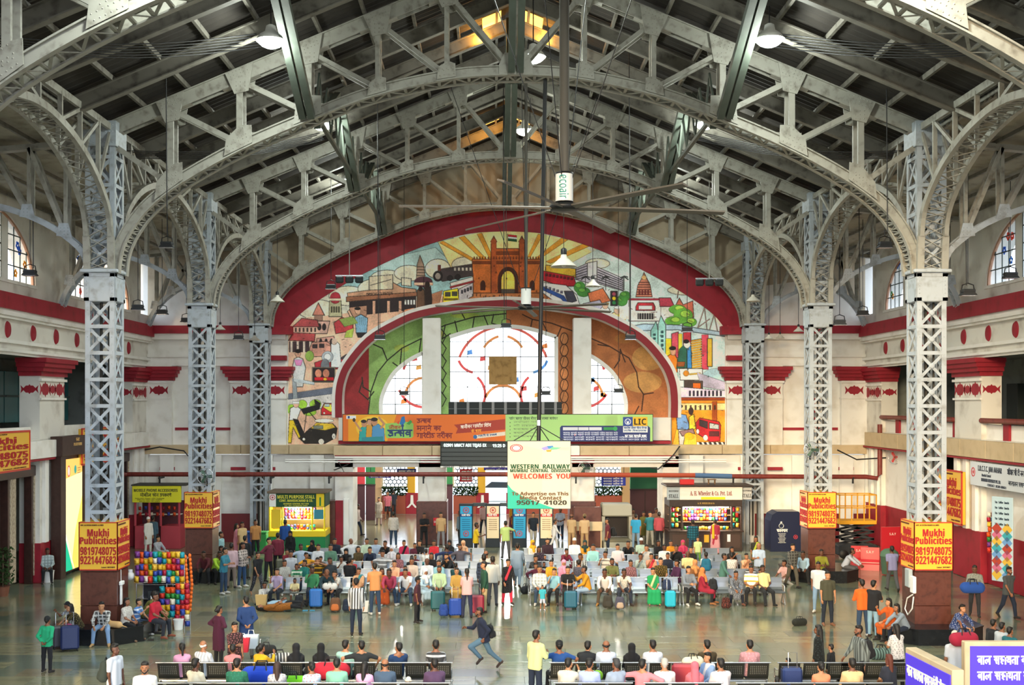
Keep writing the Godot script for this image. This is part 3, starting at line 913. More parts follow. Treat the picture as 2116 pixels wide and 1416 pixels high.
# ======================= painting on flat surfaces =======================
class CV:    # a small painter for murals, posters and printed banners; coordinates in its own units
	var img: Image
	var o: Vector2
	var k: float
	func _init(x0: float,y0: float,w: float,h: float,scale: float,bg: Color) -> void:
		o = Vector2(x0,y0); k = scale
		img = Image.create(int(w * k),int(h * k),false,Image.FORMAT_RGB8)
		img.fill(bg)
	func rect(x: float,y: float,w: float,h: float,c: Color) -> void:
		img.fill_rect(Rect2i(int((x - o.x) * k),int((y - o.y) * k),maxi(1,int(w * k)),maxi(1,int(h * k))),c)
	func poly(p: PackedVector2Array,c: Color) -> void:
		var q := PackedVector2Array()
		var lo := 1e9
		var hi := -1e9
		for a in p:
			var b := (a - o) * k
			q.append(b); lo = minf(lo,b.y); hi = maxf(hi,b.y)
		var m := q.size()
		for y in range(maxi(0,int(lo)),mini(img.get_height() - 1,int(hi)) + 1):
			var yy := y + 0.5
			var xs := []
			for i in m:
				var a := q[i]
				var b := q[(i + 1) % m]
				if (a.y <= yy) != (b.y <= yy): xs.append(a.x + (yy - a.y) / (b.y - a.y) * (b.x - a.x))
			xs.sort()
			for i in range(0,xs.size() - 1,2):
				var xa := maxi(0,roundi(xs[i]))
				var xb := mini(img.get_width(),roundi(xs[i + 1]))
				if xb > xa: img.fill_rect(Rect2i(xa,y,xb - xa,1),c)
	func line(p: PackedVector2Array,w: float,c: Color) -> void:
		for i in p.size() - 1:
			var d := (p[i + 1] - p[i])
			if d.length() < 0.001: continue
			var n := d.normalized() * w * 0.5
			var t := Vector2(-n.y,n.x)
			poly(PackedVector2Array([p[i] - n + t,p[i + 1] + n + t,p[i + 1] + n - t,p[i] - n - t]),c)
	func ell(x: float,y: float,rx: float,ry: float,c: Color) -> void:
		var p := PackedVector2Array()
		for i in 20: p.append(Vector2(x + cos(TAU * i / 20) * rx,y + sin(TAU * i / 20) * ry))
		poly(p,c)
	func p(s: String,c: String) -> void: poly(_v(s),Color.html(c))
	func l(s: String,w: float,c: String) -> void: line(_v(s),w,Color.html(c))
	func po(s: String,c: String,oc := "3a2a22",w := 0.7) -> void:   # filled and outlined
		var v := _v(s)
		poly(v,Color.html(c)); v.append(v[0]); line(v,w,Color.html(oc))
	func r(x: float,y: float,w: float,h: float,c: String) -> void: rect(x,y,w,h,Color.html(c))
	func e(x: float,y: float,rx: float,ry: float,c: String) -> void: ell(x,y,rx,ry,Color.html(c))
	func _v(s: String) -> PackedVector2Array:
		var q := PackedVector2Array()
		for t in s.split(" ",false):
			var a := t.split(",")
			q.append(Vector2(float(a[0]),float(a[1])))
		return q
	func mottle(sd: int,amt: float,ink := 0.0) -> void:   # watercolour unevenness and thin ink edges
		var w := img.get_width()
		var h := img.get_height()
		var fa := FastNoiseLite.new(); fa.seed = sd; fa.frequency = 0.012; fa.fractal_octaves = 5
		var fb := FastNoiseLite.new(); fb.seed = sd + 1; fb.frequency = 0.11; fb.fractal_octaves = 3
		var na := fa.get_image(w,h).get_data()
		var nb := fb.get_image(w,h).get_data()
		var src := img.get_data()
		var dst := src.duplicate()
		for y in h - 3:
			for x in w - 3:
				var i := y * w + x
				var j := i * 3
				var k := (1.24 if ink > 0.0 else 1.1) + amt * ((na[i] - 128) * 0.008 + (nb[i] - 128) * 0.0045)
				if ink > 0.0:
					var e := absi(src[j] - src[j + 6]) + absi(src[j + 1] - src[j + 7]) + absi(src[j] - src[j + w * 6]) + absi(src[j + 1] - src[j + 1 + w * 6])
					if e > 40: k *= 1.0 - ink
				dst[j] = clampi(int(src[j] * k),0,255); dst[j + 1] = clampi(int(src[j + 1] * k),0,255); dst[j + 2] = clampi(int(src[j + 2] * k),0,255)
		img = Image.create_from_data(w,h,false,Image.FORMAT_RGB8,dst)
	func tex(key: String,rough := 0.75) -> StandardMaterial3D:
		var m := StandardMaterial3D.new(); m.resource_name = key
		m.albedo_texture = ImageTexture.create_from_image(img); m.roughness = rough
		m.texture_repeat = false
		return m
# stroke letters for the Hindi and Marathi notices; headline at y 0, foot at y 1
const DEVA := {
	"aa": ".3|.15,0 .15,1","k": ".8|.4,0 .4,1;.4,.35 .2,.3 .08,.45 .15,.65 .4,.6;.4,.4 .6,.3 .72,.45 .7,.65 .6,.75",
	"l": ".8|.65,0 .65,1;.65,.5 .5,.35 .4,.55 .4,.7;.4,.55 .25,.4 .1,.55 .12,.8 .25,.9","b": ".62|.5,0 .5,1;.5,.35 .2,.3 .08,.5 .2,.72 .5,.65;.5,.4 .14,.62",
	"v": ".62|.5,0 .5,1;.5,.35 .2,.3 .08,.5 .2,.72 .5,.65","s": ".75|.6,0 .6,1;.1,.1 .3,.1 .35,.3 .1,.4 .25,.55 .35,.9;.3,.5 .6,.5",
	"h": ".6|.3,0 .3,.2 .12,.3 .2,.42 .45,.42 .5,.55 .25,.6 .2,.75 .35,.95","y": ".62|.5,0 .5,1;.08,.15 .25,.2 .25,.4 .1,.5 .2,.72 .5,.65",
	"t": ".62|.5,0 .5,1;.5,.4 .25,.4 .12,.55 .2,.85","t2": ".34|.3,.4 .1,.5 .12,.85;.3,.4 .34,.4","ksh": ".8|.65,0 .65,1;.3,0 .15,.2 .3,.35 .12,.5 .2,.7 .4,.65 .65,.4;.4,.65 .3,.9",
	"m": ".7|.58,0 .58,1;.15,0 .15,.55 .08,.68 .2,.72 .25,.55 .58,.55","n": ".62|.5,0 .5,1;.5,.45 .2,.45 .1,.55 .18,.65 .25,.5",
	"u": ".6|.1,.1 .35,.1 .4,.3 .2,.42 .45,.55 .45,.85 .2,.95 .08,.8","j": ".7|.58,0 .58,1;.58,.45 .3,.45 .3,.75 .15,.7 .08,.5",
	"g": ".7|.6,0 .6,1;.2,0 .2,.6 .08,.7","r": ".45|.2,.0 .35,.2 .25,.4 .1,.45 .4,.95","T": ".55|.28,0 .28,.2;.45,.3 .15,.3 .08,.6 .2,.9 .48,.85",
	"D": ".55|.28,0 .28,.2 .1,.3 .2,.45 .42,.5 .42,.8 .2,.9 .08,.75","AA": "1.0|.1,.15 .3,.1 .35,.3 .18,.45 .4,.55 .35,.85 .08,.8;.35,.48 .6,.48;.6,0 .6,1;.85,0 .85,1",
	"th": ".6|.5,0 .5,1;.1,.1 .25,.05 .25,.25 .1,.3 .12,.6 .5,.6","f": ".75|.4,0 .4,1;.12,0 .12,.5 .4,.5;.4,.4 .62,.35 .68,.55 .6,.7","p": ".62|.5,0 .5,1;.12,0 .12,.5 .5,.5",
	"i": ".25|.12,0 .12,1;.12,0 .2,-.35 .5,-.35 .65,0","ii": ".3|.15,0 .15,1;.15,0 .05,-.35 -.25,-.35 -.35,-.05","uu": "0|-.2,1 -.05,1.1 -.1,1.3 -.3,1.25",
	"e": "0|-.12,0 -.4,-.32",".": "0|-.3,-.28 -.22,-.28","o": ".3|.15,0 .15,1;.12,0 -.15,-.32","r2": "0|-.2,0 -.05,-.2 -.25,-.3","-": ".35|.05,.5 .3,.5","N": ".75|.6,0 .6,1;.15,0 .15,.5 .4,.5 .4,0",
	"d": ".5|.25,0 .25,.2 .1,.35 .2,.5 .42,.5 .35,.7 .45,1","c": ".65|.55,0 .55,1;.08,.4 .35,.4;.35,.4 .2,.6 .3,.75 .55,.7"}
func deva(s: String,h: float) -> Array:    # [width, strokes as PackedVector2Array with y down]
	var x := 0.0
	var out := []
	var head := 0.0
	for w in s.split("_",false):
		head = x
		for t in w.split(" ",false):
			if not DEVA.has(t): continue
			var g: PackedStringArray = DEVA[t].split("|")
			for st in g[1].split(";"):
				var q := V2(st)
				for i in q.size(): q[i] = (q[i] + Vector2(x,0)) * h
				out.append(q)
			x += float(g[0])
		out.append(PackedVector2Array([Vector2(head,0) * h,Vector2(x + 0.05,0) * h]))
		x += 0.4
	return [(x - 0.4) * h,out]
func deva_cv(c: CV,s: String,x: float,y: float,h: float,w: float,thick: float,col: String,slant := 0.0) -> void:
	var g := deva(s,h)
	var k: float = w / g[0] if w > 0 else 1.0
	for q in g[1]:
		var p := PackedVector2Array()
		for a in q: p.append(Vector2(x + a.x * k,y + a.y + slant * a.x * k))
		c.line(p,thick,H(col))
func deva_mesh(s: String,h: float,w: float,thick: float) -> MB:    # raised letters, left end at the origin, headline at y 0
	var g := deva(s,h)
	var k: float = w / g[0] if w > 0 else 1.0
	var m := MB.new()
	var n := 0
	for q in g[1]:
		for i in q.size() - 1:
			var u := V3(q[i].x * k,-q[i].y,0)
			var u2 := V3(q[i + 1].x * k,-q[i + 1].y,0)
			var t := (u2 - u).normalized()
			n += 1
			m.box((u + u2) * 0.5 + V3(0,0,0.004 + 0.0003 * (n % 12)),V3(u.distance_to(u2) + thick * 0.7,thick,0.008),Basis(t,V3(-t.y,t.x,0),Vector3.BACK))
	return m
# ======================= mural wall =======================
const MZ := 59.6
func ring_in() -> PackedVector2Array: return curve(V2("0,15.86 2.0,15.72 4.2,15.1 6.2,14.25 8.2,13.2 9.8,12.2 10.7,11.5 11.2,10.85"),4)
func ring_out() -> PackedVector2Array: return curve(V2("0,17.0 2.0,16.85 4.3,16.35 6.39,15.55 8.31,14.7 10.0,13.75 11.0,12.98 11.6,12.25 12.0,11.5 12.1,10.85"),4)
func niche_out() -> PackedVector2Array: return curve(V2("0,12.0 2.13,11.85 4.36,11.46 5.63,10.95 6.94,10.15 7.93,9.0 8.3,8.2 8.43,7.4 8.43,6.3"),4)
func scaled(p: PackedVector2Array,o: float) -> PackedVector2Array:   # the niche curve moved inwards
	var r := PackedVector2Array()
	for i in p.size():
		var t := (p[mini(i + 1,p.size() - 1)] - p[maxi(i - 1,0)]).normalized()
		r.append(p[i] + Vector2(t.y,-t.x) * o)
	r[0].x = 0.0
	r[r.size() - 1].y = p[p.size() - 1].y
	return r
func resample(p: PackedVector2Array,n: int) -> PackedVector2Array:
	var L := 0.0
	for i in p.size() - 1: L += p[i].distance_to(p[i + 1])
	var r := PackedVector2Array([p[0]])
	var acc := 0.0
	var want := L / (n - 1)
	for i in p.size() - 1:
		var l := p[i].distance_to(p[i + 1])
		while want <= acc + l + 1e-6 and r.size() < n - 1:
			r.append(p[i].lerp(p[i + 1],(want - acc) / l)); want += L / (n - 1)
		acc += l
	r.append(p[p.size() - 1])
	return r
func both(a: PackedVector2Array,b: PackedVector2Array,z0: float,z1: float) -> MB:   # band between two half curves, both halves
	var m := MB.new()
	if a.size() != b.size(): a = resample(a,40); b = resample(b,40)
	for s in [1.0,-1.0]:
		for i in a.size() - 1:
			var q := PackedVector2Array([Vector2(a[i].x * s,a[i].y),Vector2(a[i + 1].x * s,a[i + 1].y),Vector2(b[i + 1].x * s,b[i + 1].y),Vector2(b[i].x * s,b[i].y)])
			m.prism(q,z0,z1)
	return m
func build_back_wall() -> void:
	var no := niche_out()
	var w := MB.new()
	for s in [1.0,-1.0]:
		var p := PackedVector2Array()
		for q in no: p.append(Vector2(q.x * s,q.y))
		p.append_array(PackedVector2Array([Vector2(s * 19.2,6.3),Vector2(s * 19.2,14.5),Vector2(s * 12.6,15.1),Vector2(s * 12.6,15.4),Vector2(0,20.7)]))
		w.prism(p,-MZ - 1.2,-MZ)
	w.box(V3(0,5.6,-MZ - 0.6),V3(38.4,1.4,1.2))
	var wall := struct("wall_back",w,M("plaster"),"painted end wall of the hall with the mural and stained glass arch")
	# discoloured gable above the red arch
	var ro := ring_out()
	var g := MB.new()
	for s in [1.0,-1.0]:
		var p := PackedVector2Array()
		for q in ro: p.append(Vector2(q.x * s,q.y))
		p.append_array(PackedVector2Array([Vector2(s * 12.55,10.95),Vector2(s * 12.55,15.35),Vector2(0,20.6)]))
		g.prism(p,-MZ,-MZ + 0.02)
	for s in [1.0,-1.0]:
		g.prism(PackedVector2Array([Vector2(s * 12.7,13.0),Vector2(s * 12.7,15.0),Vector2(s * 18.4,14.5),Vector2(s * 18.4,11.2),Vector2(s * 17.7,12.2),Vector2(s * 16.5,13.0),Vector2(s * 15.0,13.3)]),-MZ,-MZ + 0.02)
	part(wall,"gable_plaster",g,M("plaster_old"))
	part(wall,"arch_band",both(ring_out(),ring_in(),-MZ,-MZ + 0.12),M("red"))
	# cornice, frieze mouldings and pilasters either side of the mural
	for s in [-1.0,1.0]:
		var x0 := 11.3
		for q in [[11.0,10.6,0.42,"red"],[10.6,10.3,0.3,"plaster"],[9.55,9.4,0.12,"plaster"],[9.1,8.95,0.16,"plaster"]]:
			var m := MB.new(); m.box(V3(s * (x0 + 18.4) / 2,(q[0] + q[1]) / 2,-MZ + q[2] / 2),V3(18.4 - x0,q[0] - q[1],q[2]))
			part(wall,"cornice" if q[3] == "red" else "moulding",m,M(q[3]))
		for q in [[17.1,18.4],[12.95,14.1],[11.25,12.35]]:
			var m := MB.new(); m.box(V3(s * (q[0] + q[1]) / 2,6.85,-MZ + 0.15),V3(q[1] - q[0],4.2,0.3))
			part(wall,"pilaster",m,M("plaster"))
			var c := MB.new()
			capital(c,minf(s * q[0],s * q[1]),maxf(s * q[0],s * q[1]),8.2,8.9,-MZ,-MZ + 0.3)
			part(wall,"pilaster_capital",c,M("red"))
			var f := MB.new()
			red_fish(T(s * (q[0] + q[1]) / 2,7.7,-MZ + 0.3),0.95,f)
			f.v = f.v
			part(wall,"pilaster_stencil",f,M("red"))
			var b := MB.new(); b.box(V3(s * (q[0] + q[1]) / 2,8.12,-MZ + 0.2),V3(q[1] - q[0] + 0.1,0.1,0.4)); b.box(V3(s * (q[0] + q[1]) / 2,7.3,-MZ + 0.18),V3(q[1] - q[0] + 0.06,0.07,0.36))
			part(wall,"moulding",b,M("plaster"))
		var ub := MB.new(); ub.box(V3(s * 11.8,9.35,-MZ + 0.2),V3(1.1,0.24,0.42)); ub.box(V3(s * 11.7,10.75,-MZ + 0.3),V3(1.55,0.42,0.62))
		part(wall,"cornice",ub,M("red"))
		# red painted frame lines on the white wall
		var ln := MB.new()
		ln.box(V3(s * 15.55,5.72,-MZ + 0.02),V3(2.9,0.14,0.05)); ln.box(V3(s * 15.75,6.5,-MZ + 0.02),V3(0.16,1.6,0.05))
		part(wall,"red_line",ln,M("red"))
	# niche ring
	var nw := scaled(no,-0.34)
	var ni := scaled(no,-0.52)
	part(wall,"niche_band",both(no,nw,-MZ - 0.02,-MZ + 0.14),mat("maroon",H("8c1a26"),0.6))
	part(wall,"niche_edge",both(nw,ni,-MZ - 0.9,-MZ + 0.1),M("plaster"))
	# sill ledge with cream panels under the mural
	for q in [[6.3,5.15,0.5,"plaster"],[5.12,4.97,0.56,"red"],[4.47,4.40,1.9,"red"],[4.40,4.3,2.05,"plaster"]]:
		var m := MB.new(); m.box(V3(-0.1,(q[0] + q[1]) / 2,-MZ + q[2] / 2),V3(16.9,q[0] - q[1],q[2]))
		part(wall,"red_line" if q[3] == "red" else "moulding",m,M(q[3]))
	for i in 15:
		var m := MB.new(); m.rbox(V3(-17.2 + i * 2.45,4.68,-MZ + (1.0 if absf(-17.2 + i * 2.45) < 8.6 else 0.3)),V3(2.43,0.46,1.9 if absf(-17.2 + i * 2.45) < 8.6 else 0.5),0.02)
		part(wall,"fascia_panel",m,M("cream") if i != 8 else M("plaster"))
func mural_cv() -> CV:
	var c := CV.new(588,468,920,460,2.0,H("c9c6b6"))
	# skies
	c.p("690,610 760,540 860,505 930,488 985,520 980,600 900,610","8fb0b2"); c.p("760,560 820,530 900,512 930,540 880,560","a9c3c2")
	c.p("905,500 1046,468 1195,500 1235,530 1160,570 940,570","e9cd8c"); c.p("1150,560 1240,512 1370,560 1450,620 1505,700 1505,760 1200,700","bfcdc9"); c.p("1300,700 1505,690 1505,820 1380,820","c4dbda")
	for q in [[800,575,34,16],[845,565,30,16],[905,556,26,20],[960,548,26,16],[720,612,40,20],[770,598,30,20],[655,640,40,20],[1235,545,25,10],[1420,600,40,10]]:
		c.e(q[0],q[1],q[2] + 0.8,q[3] + 0.8,"8a7d6a"); c.e(q[0],q[1],q[2],q[3],"d6cfb9")
	for r in ["908,502 915,498 985,538 975,540","948,491 960,488 1006,536 996,537","986,484 996,482 1020,535 1012,535","1112,484 1122,486 1096,532 1090,532","1160,492 1174,496 1112,538 1104,536","1205,504 1219,509 1138,545 1128,541"]: c.p(r,"c98a2d")
	# ground tones
	c.p("600,660 700,650 980,600 1130,600 1200,640 1180,660 900,660 760,720 700,860 596,925 596,690","d2ab92"); c.p("720,660 950,610 990,640 880,665 780,700","c79d83"); c.p("935,604 1140,604 1160,636 930,640","a5663c")
	c.p("596,800 720,790 720,925 596,925","cfa68c")
	# stone gateway
	c.po("976,536 1118,536 1118,606 976,606","b5642e","4a2416"); c.po("1015,514 1083,514 1083,606 1015,606","a85626","4a2416"); c.p("976,540 1118,540 1118,546 976,546","6e3519"); c.p("1016,520 1082,520 1082,527 1016,527","6e3519")
	for x in [1015.0,1073.0]:
		c.r(x,500,11,106,"9c4c26"); c.po("%s,500 %s,488 %s,500" % [x - 1,x + 5.5,x + 12],"7a3a20","3a1a10"); c.e(x + 5.5,499,6,5,"8c4423"); c.l("%s,606 %s,504" % [x,x],1,"5a2a18")
	c.e(1050,578,21,26,"3d1d14"); c.r(1029,578,42,28,"3d1d14"); c.e(1050,580,14,20,"dcb54a"); c.r(1036,580,28,22,"e0bd58"); c.p("1036,598 1064,598 1064,606 1036,606","4a4038")
	for x in [998,1100]: c.e(x,588,5,8,"3d1d14"); c.r(x - 5,588,10,12,"3d1d14")
	for i in 24: c.r(979 + i * 5.8,531,2.5,5,"7a3a1e")
	for i in 9: c.l("978,%s 1116,%s" % [548 + i * 6,548 + i * 6],0.4,"8d4a22")
	c.l("1049,514 1049,484" ,1,"3a2a20"); c.p("1050,485 1068,487 1068,491 1050,489","b5202a"); c.p("1050,489 1068,491 1068,495 1050,493","efe9dc"); c.p("1050,493 1068,495 1068,500 1050,498","1e4a2c")
	# trains to the left
	c.po("900,572 912,556 975,546 978,570 915,582","3d3436"); c.e(905,571,10,11,"241e20"); c.e(905,571,6,7,"8a7f78"); c.r(905,548,6,12,"5a2a22"); c.e(930,575,6,6,"241e20"); c.e(946,573,6,6,"241e20")
	for i in 5: c.r(938 + i * 8,553,5,7,"b9b0a4")
	c.po("930,585 978,572 978,592 935,604","d3ccc4"); c.l("932,594 978,582",4,"8a2a2e")
	c.po("948,598 978,584 978,612 948,628","b7b0b4"); for i in 4: c.r(953 + i * 6,600 - i * 2.5,4,7,"3d3a44")
	c.po("917,602 946,596 949,626 915,628","dcc02c"); c.r(920,604,11,9,"3c3a30"); c.r(934,603,11,9,"3c3a30"); c.r(918,617,28,4,"6b5a18"); c.r(916,628,34,5,"50423a")
	c.p("880,612 915,600 905,640 880,650","9c6a50")
	# old tower, umbrella pair
	c.po("860,590 862,548 868,528 876,548 880,590","9b8170"); for i in 6: c.l("862,%s 879,%s" % [552 + i * 6,552 + i * 6],0.6,"5c483c")
	c.e(875,583,19,11,"4a2a34"); c.p("856,584 895,584 895,590 856,590","d2ab92"); c.l("876,574 876,600",1,"2a1c1a")
	c.po("862,600 872,594 879,604 878,658 862,658","5c4232"); c.e(869,597,4,5,"241a18"); c.po("877,594 890,592 893,620 890,655 880,655 878,620","2c201e"); c.e(883,588,5,6,"2a1c18")
	# station front
	c.po("718,606 762,600 790,572 830,594 860,598 860,612 720,622","b4896e"); c.po("763,572 812,568 812,598 763,600","cdbfa6"); c.l("766,590 808,578",0.8,"6a5a4a"); c.po("830,574 850,576 850,592 830,590","cfc5b0")
	c.po("716,614 862,604 862,612 716,624","8a5a42"); c.p("722,624 860,612 860,640 722,654","2a2022"); c.p("722,636 758,632 758,654 722,656","a47a64")
	for x in [770,800,824]: c.r(x,622,6,28,"c0937a")
	for i in 4: c.r(836 + i * 6,620,4,10,"d9d2c4")
	c.po("828,652 836,640 856,636 866,652 866,656 828,658","b67a58"); c.e(838,656,5,5,"2a1f1e")
	c.l("762,700 860,682",0.5,"8a6a58"); c.l("780,668 950,640",0.5,"8a6a58")
	# man in blue shirt
	c.po("734,656 746,650 760,658 758,688 736,688","7fa6bd","2a3440"); c.e(740,643,6,7,"c49a80"); c.e(739,638,6,3,"1c1718"); c.po("722,640 730,656 736,662 728,662 718,644","cfa88c"); c.p("736,688 758,688 754,698 740,698","2a2426")
	for i in 5: c.l("%s,656 %s,686" % [739 + i * 4,738 + i * 4],0.5,"4f7a94")
	# domes and red roofs on the far left
	c.po("680,655 681,622 705,622 707,655","a9a483"); c.e(693,616,11,12,"9c2f3a"); c.r(681,617,24,5,"cbb9a0"); for i in 4: c.r(684 + i * 5,634,3,12,"4a4638")
	c.po("646,652 658,626 671,652","b57464"); c.r(650,652,17,12,"8a6a5c"); c.po("640,664 682,664 676,690 640,690","c09a8c"); c.e(660,676,4,7,"2c2426"); c.e(670,676,4,7,"2c2426")
	c.po("604,676 624,658 656,662 660,676","a64a4c"); c.r(606,676,50,12,"c9a08e"); for i in 6: c.r(610 + i * 8,678,3,8,"4a3a38")
	c.po("596,704 606,688 652,690 650,706","a8484a"); c.r(598,706,50,22,"3c2c30"); for i in 4: c.r(600 + i * 13,706,5,22,"c7b6a8"); c.po("690,668 706,656 730,664 730,684 694,690","b03c42"); c.p("700,660 730,654 740,668 712,676","7d8f4a"); c.p("716,684 732,678 728,698 712,698","9aa84a")
	c.po("655,700 690,695 700,730 650,735","b98d80"); for i in 3: c.e(663 + i * 11,708,3,8,"2c2224")
	# lower left: street life
	c.po("640,720 645,708 676,706 690,720 690,736 640,738","c08a7a"); c.r(646,712,10,8,"3a3034"); c.r(660,711,10,8,"3a3034")
	c.po("650,750 690,736 750,752 745,762 652,764","a02c36"); c.p("700,742 755,752 760,744 716,732","3c3236")
	c.po("684,712 690,700 702,712 706,760 684,760","cfd4d6"); c.e(691,706,6,7,"b8a090"); c.e(677,738,12,12,"9aa0a6"); c.e(677,738,7,7,"dfe3e6"); c.e(672,756,9,14,"6a6e74")
	c.po("608,742 616,738 626,742 632,760 626,800 608,800 604,762","b9bcbc"); c.e(616,731,6,8,"b58a74"); c.e(616,726,6,4,"1e1818"); c.p("608,744 626,744 622,756 612,756","cf7fae"); c.e(640,736,9,11,"7f9a4a")
	c.po("646,760 692,760 692,790 646,790","2a2024"); c.e(658,772,7,9,"b87a62"); c.e(674,772,7,9,"b4745e"); c.p("650,780 690,780 690,787 650,787","b5202a"); c.e(672,784,4,3,"e0b030"); c.l("646,760 692,760 692,790 646,790 646,760",2,"6f6658")
	c.p("596,814 705,798 705,812 596,826","5c6270"); c.p("604,782 612,786 616,830 606,832","8c949a"); c.p("606,782 650,790 650,796 608,790","a8b0b4"); c.p("596,826 705,812 705,846 596,850","b9b4b0")
	for q in [[602,846,9,10],[625,836,10,9],[652,836,12,10],[640,852,14,8],[700,842,8,6]]: c.e(q[0],q[1],q[2],q[3],"8fb53c")
	c.po("664,846 670,834 696,834 702,846 702,858 664,858","b92a30"); c.p("668,842 683,852 698,842 696,836 670,836","d8c44a"); c.r(671,835,10,6,"9aa8a8"); c.r(685,835,10,6,"9aa8a8"); c.e(670,854,2,2,"f0e8d0"); c.e(697,854,2,2,"f0e8d0")
	c.po("600,844 612,838 622,846 614,868 598,870","e2e0d8"); c.e(612,836,6,7,"c9a08a"); c.r(605,830,14,5,"d8d4c8"); c.po("598,869 614,868 628,905 618,907 606,884 602,916 595,916","c7ac2a","1c1818"); c.po("606,866 616,868 632,904 622,905","1f1c1e"); c.po("622,846 652,838 650,826 662,834 660,846 628,856","1e1c20"); c.l("634,852 628,896",1,"2a2426"); c.l("638,850 658,874",1,"2a2426")
	c.po("618,906 640,886 652,880 692,880 697,886 694,905 672,917 630,917","26221f"); c.po("642,886 654,874 688,876 694,884 672,890","c9a832"); c.r(648,880,20,7,"6f7468"); c.e(670,870,20,4,"d8d2c4"); c.e(664,913,6,6,"cfcabf"); c.e(690,902,4,6,"cfcabf"); c.e(628,908,3,3,"e8e2d0")
	# right: trains, blocks, temple
	c.po("1128,548 1190,556 1192,574 1126,566","d1a838"); c.po("1122,560 1186,572 1192,592 1160,592 1122,580","a8202e"); for i in 8: c.r(1127 + i * 7.5,566 + i * 1.2,5,5,"5a1a22")
	c.po("1122,584 1170,590 1192,610 1200,636 1186,648 1168,640 1122,606","d9d6d8","4a4652"); c.p("1122,592 1166,612 1182,640 1178,642 1160,618 1122,600","2c4a8a"); c.po("1166,602 1184,602 1192,622 1174,628","3a3a48"); for i in 5: c.r(1126 + i * 8,592 + i * 2.4,5,5,"5a5666")
	c.p("1200,636 1215,646 1205,664 1180,650","8a4a34"); c.po("1190,555 1214,544 1234,540 1234,590 1190,578","a69fac"); c.po("1214,544 1234,540 1234,576 1214,572","d3ced4"); c.po("1234,552 1288,576 1288,602 1234,586","b9b2bc"); for i in 6: c.l("1236,%s 1287,%s" % [558 + i * 5,580 + i * 4],1.4,"5a5262")
	for i in 5: c.l("1191,%s 1213,%s" % [558 + i * 5,550 + i * 5.5],1.4,"5a5262")
	for q in [[1198,594,12,12],[1206,604,14,10],[1285,622,12,11],[1292,612,12,10]]: c.e(q[0],q[1],q[2],q[3],"3f7a34"); c.e(q[0] - 3,q[1] - 4,q[2] * 0.5,q[3] * 0.4,"5f9a40")
	for x in [1210,1252,1290]: c.l("%s,600 %s,574" % [x,x],1,"3a2c28"); c.l("%s,578 %s,572 %s,578" % [x - 8,x,x + 8],1.6,"2c2a2c"); c.l("%s,574 %s,571 %s,573" % [x - 7,x,x + 7],1.6,"2c2a2c")
	c.po("1215,606 1246,596 1262,622 1222,634","c06a44"); c.po("1262,602 1276,602 1276,632 1262,632","2c262c"); c.e(1269,608,4,4,"a04858"); c.e(1269,617,4,4,"e0c020"); c.e(1269,626,4,4,"2f7a44"); c.po("1205,628 1240,620 1252,642 1206,646","a59fb2")
	c.po("1240,640 1250,628 1260,640 1262,668 1238,668","e2ddd2"); c.e(1251,632,6,7,"c9a890"); c.r(1245,626,13,4,"8a6a30"); c.po("1264,648 1276,642 1290,650 1294,676 1262,676","d9c48a"); c.e(1276,642,7,8,"c9a890"); c.e(1276,636,7,3,"e2e0d8"); c.e(1284,660,9,14,"d1b04a")
	c.po("1314,614 1318,590 1326,576 1331,563 1337,576 1344,590 1348,614","b5705a"); c.e(1331,574,5,5,"c9a06a"); for i in 6: c.l("%s,%s %s,%s" % [1320 - i,584 + i * 5,1342 + i,584 + i * 5],1,"6a2c2a")
	for i in 4: c.r(1320 + i * 6,600,3,10,"6a2428")
	c.po("1300,620 1366,620 1366,664 1300,664","ded8d0","7a2a34"); c.r(1300,617,66,4,"9c2c3c"); c.po("1314,634 1318,626 1350,626 1354,634 1354,642 1314,642","b5303a"); c.r(1320,632,28,8,"e8e2da"); c.r(1318,648,34,12,"2a2428"); for i in 7: c.r(1320 + i * 5,648,1.5,12,"d8d2ca")
	c.r(1280,634,20,26,"d4cec4"); c.r(1366,634,30,26,"d4cec4"); c.po("1362,616 1386,616 1394,634 1364,634","a8384a"); c.po("1394,636 1404,616 1412,630 1432,622 1434,656 1400,656","b5604c"); c.l("1400,616 1402,602",1.5,"7a4a3c")
	for q in [[1400,640,18,10],[1412,652,20,14],[1392,664,18,10],[1424,666,16,10]]: c.e(q[0],q[1],q[2],q[3],"5f9a3a"); c.e(q[0] + 4,q[1] - 3,q[2] * 0.5,q[3] * 0.5,"9ac04a")
	for q in ["1440,684 1456,636","1462,688 1456,636","1466,684 1476,650","1484,690 1476,650","1444,676 1466,660"]: c.l(q,1.6,"9a7a70")
	c.p("1296,676 1330,670 1400,672 1500,688 1505,696 1400,682 1330,684 1298,690","9fb4c2"); c.l("1296,676 1330,670 1400,672 1500,688",1,"5a6a7a"); c.l("1298,690 1330,684 1400,682 1505,697",1,"5a6a7a"); c.r(1328,684,8,60,"b7c9cc")
	c.po("1345,684 1356,664 1360,684 1360,790 1345,790","7fb0a8"); c.po("1360,672 1366,652 1376,672 1376,800 1360,800","8fbcb4"); for i in 12: c.r(1350,690 + i * 8,5,4,"2c4a4c"); c.r(1366,684 + i * 9,5,5,"2c4a4c")
	c.r(1376,700,12,80,"d9bb2c"); c.po("1388,690 1402,686 1402,740 1388,740","c04a5a"); c.r(1402,690,8,60,"e0c23c"); c.po("1412,688 1428,686 1428,720 1412,720","b53440"); c.po("1428,704 1450,700 1450,764 1428,766","dd9a2e"); c.r(1450,692,14,72,"c9485a"); c.po("1462,700 1472,700 1472,758 1462,758","e0a83a")
	for i in 12: c.l("1428,%s 1450,%s" % [708 + i * 5,704 + i * 5],1.6,"f0dcae")
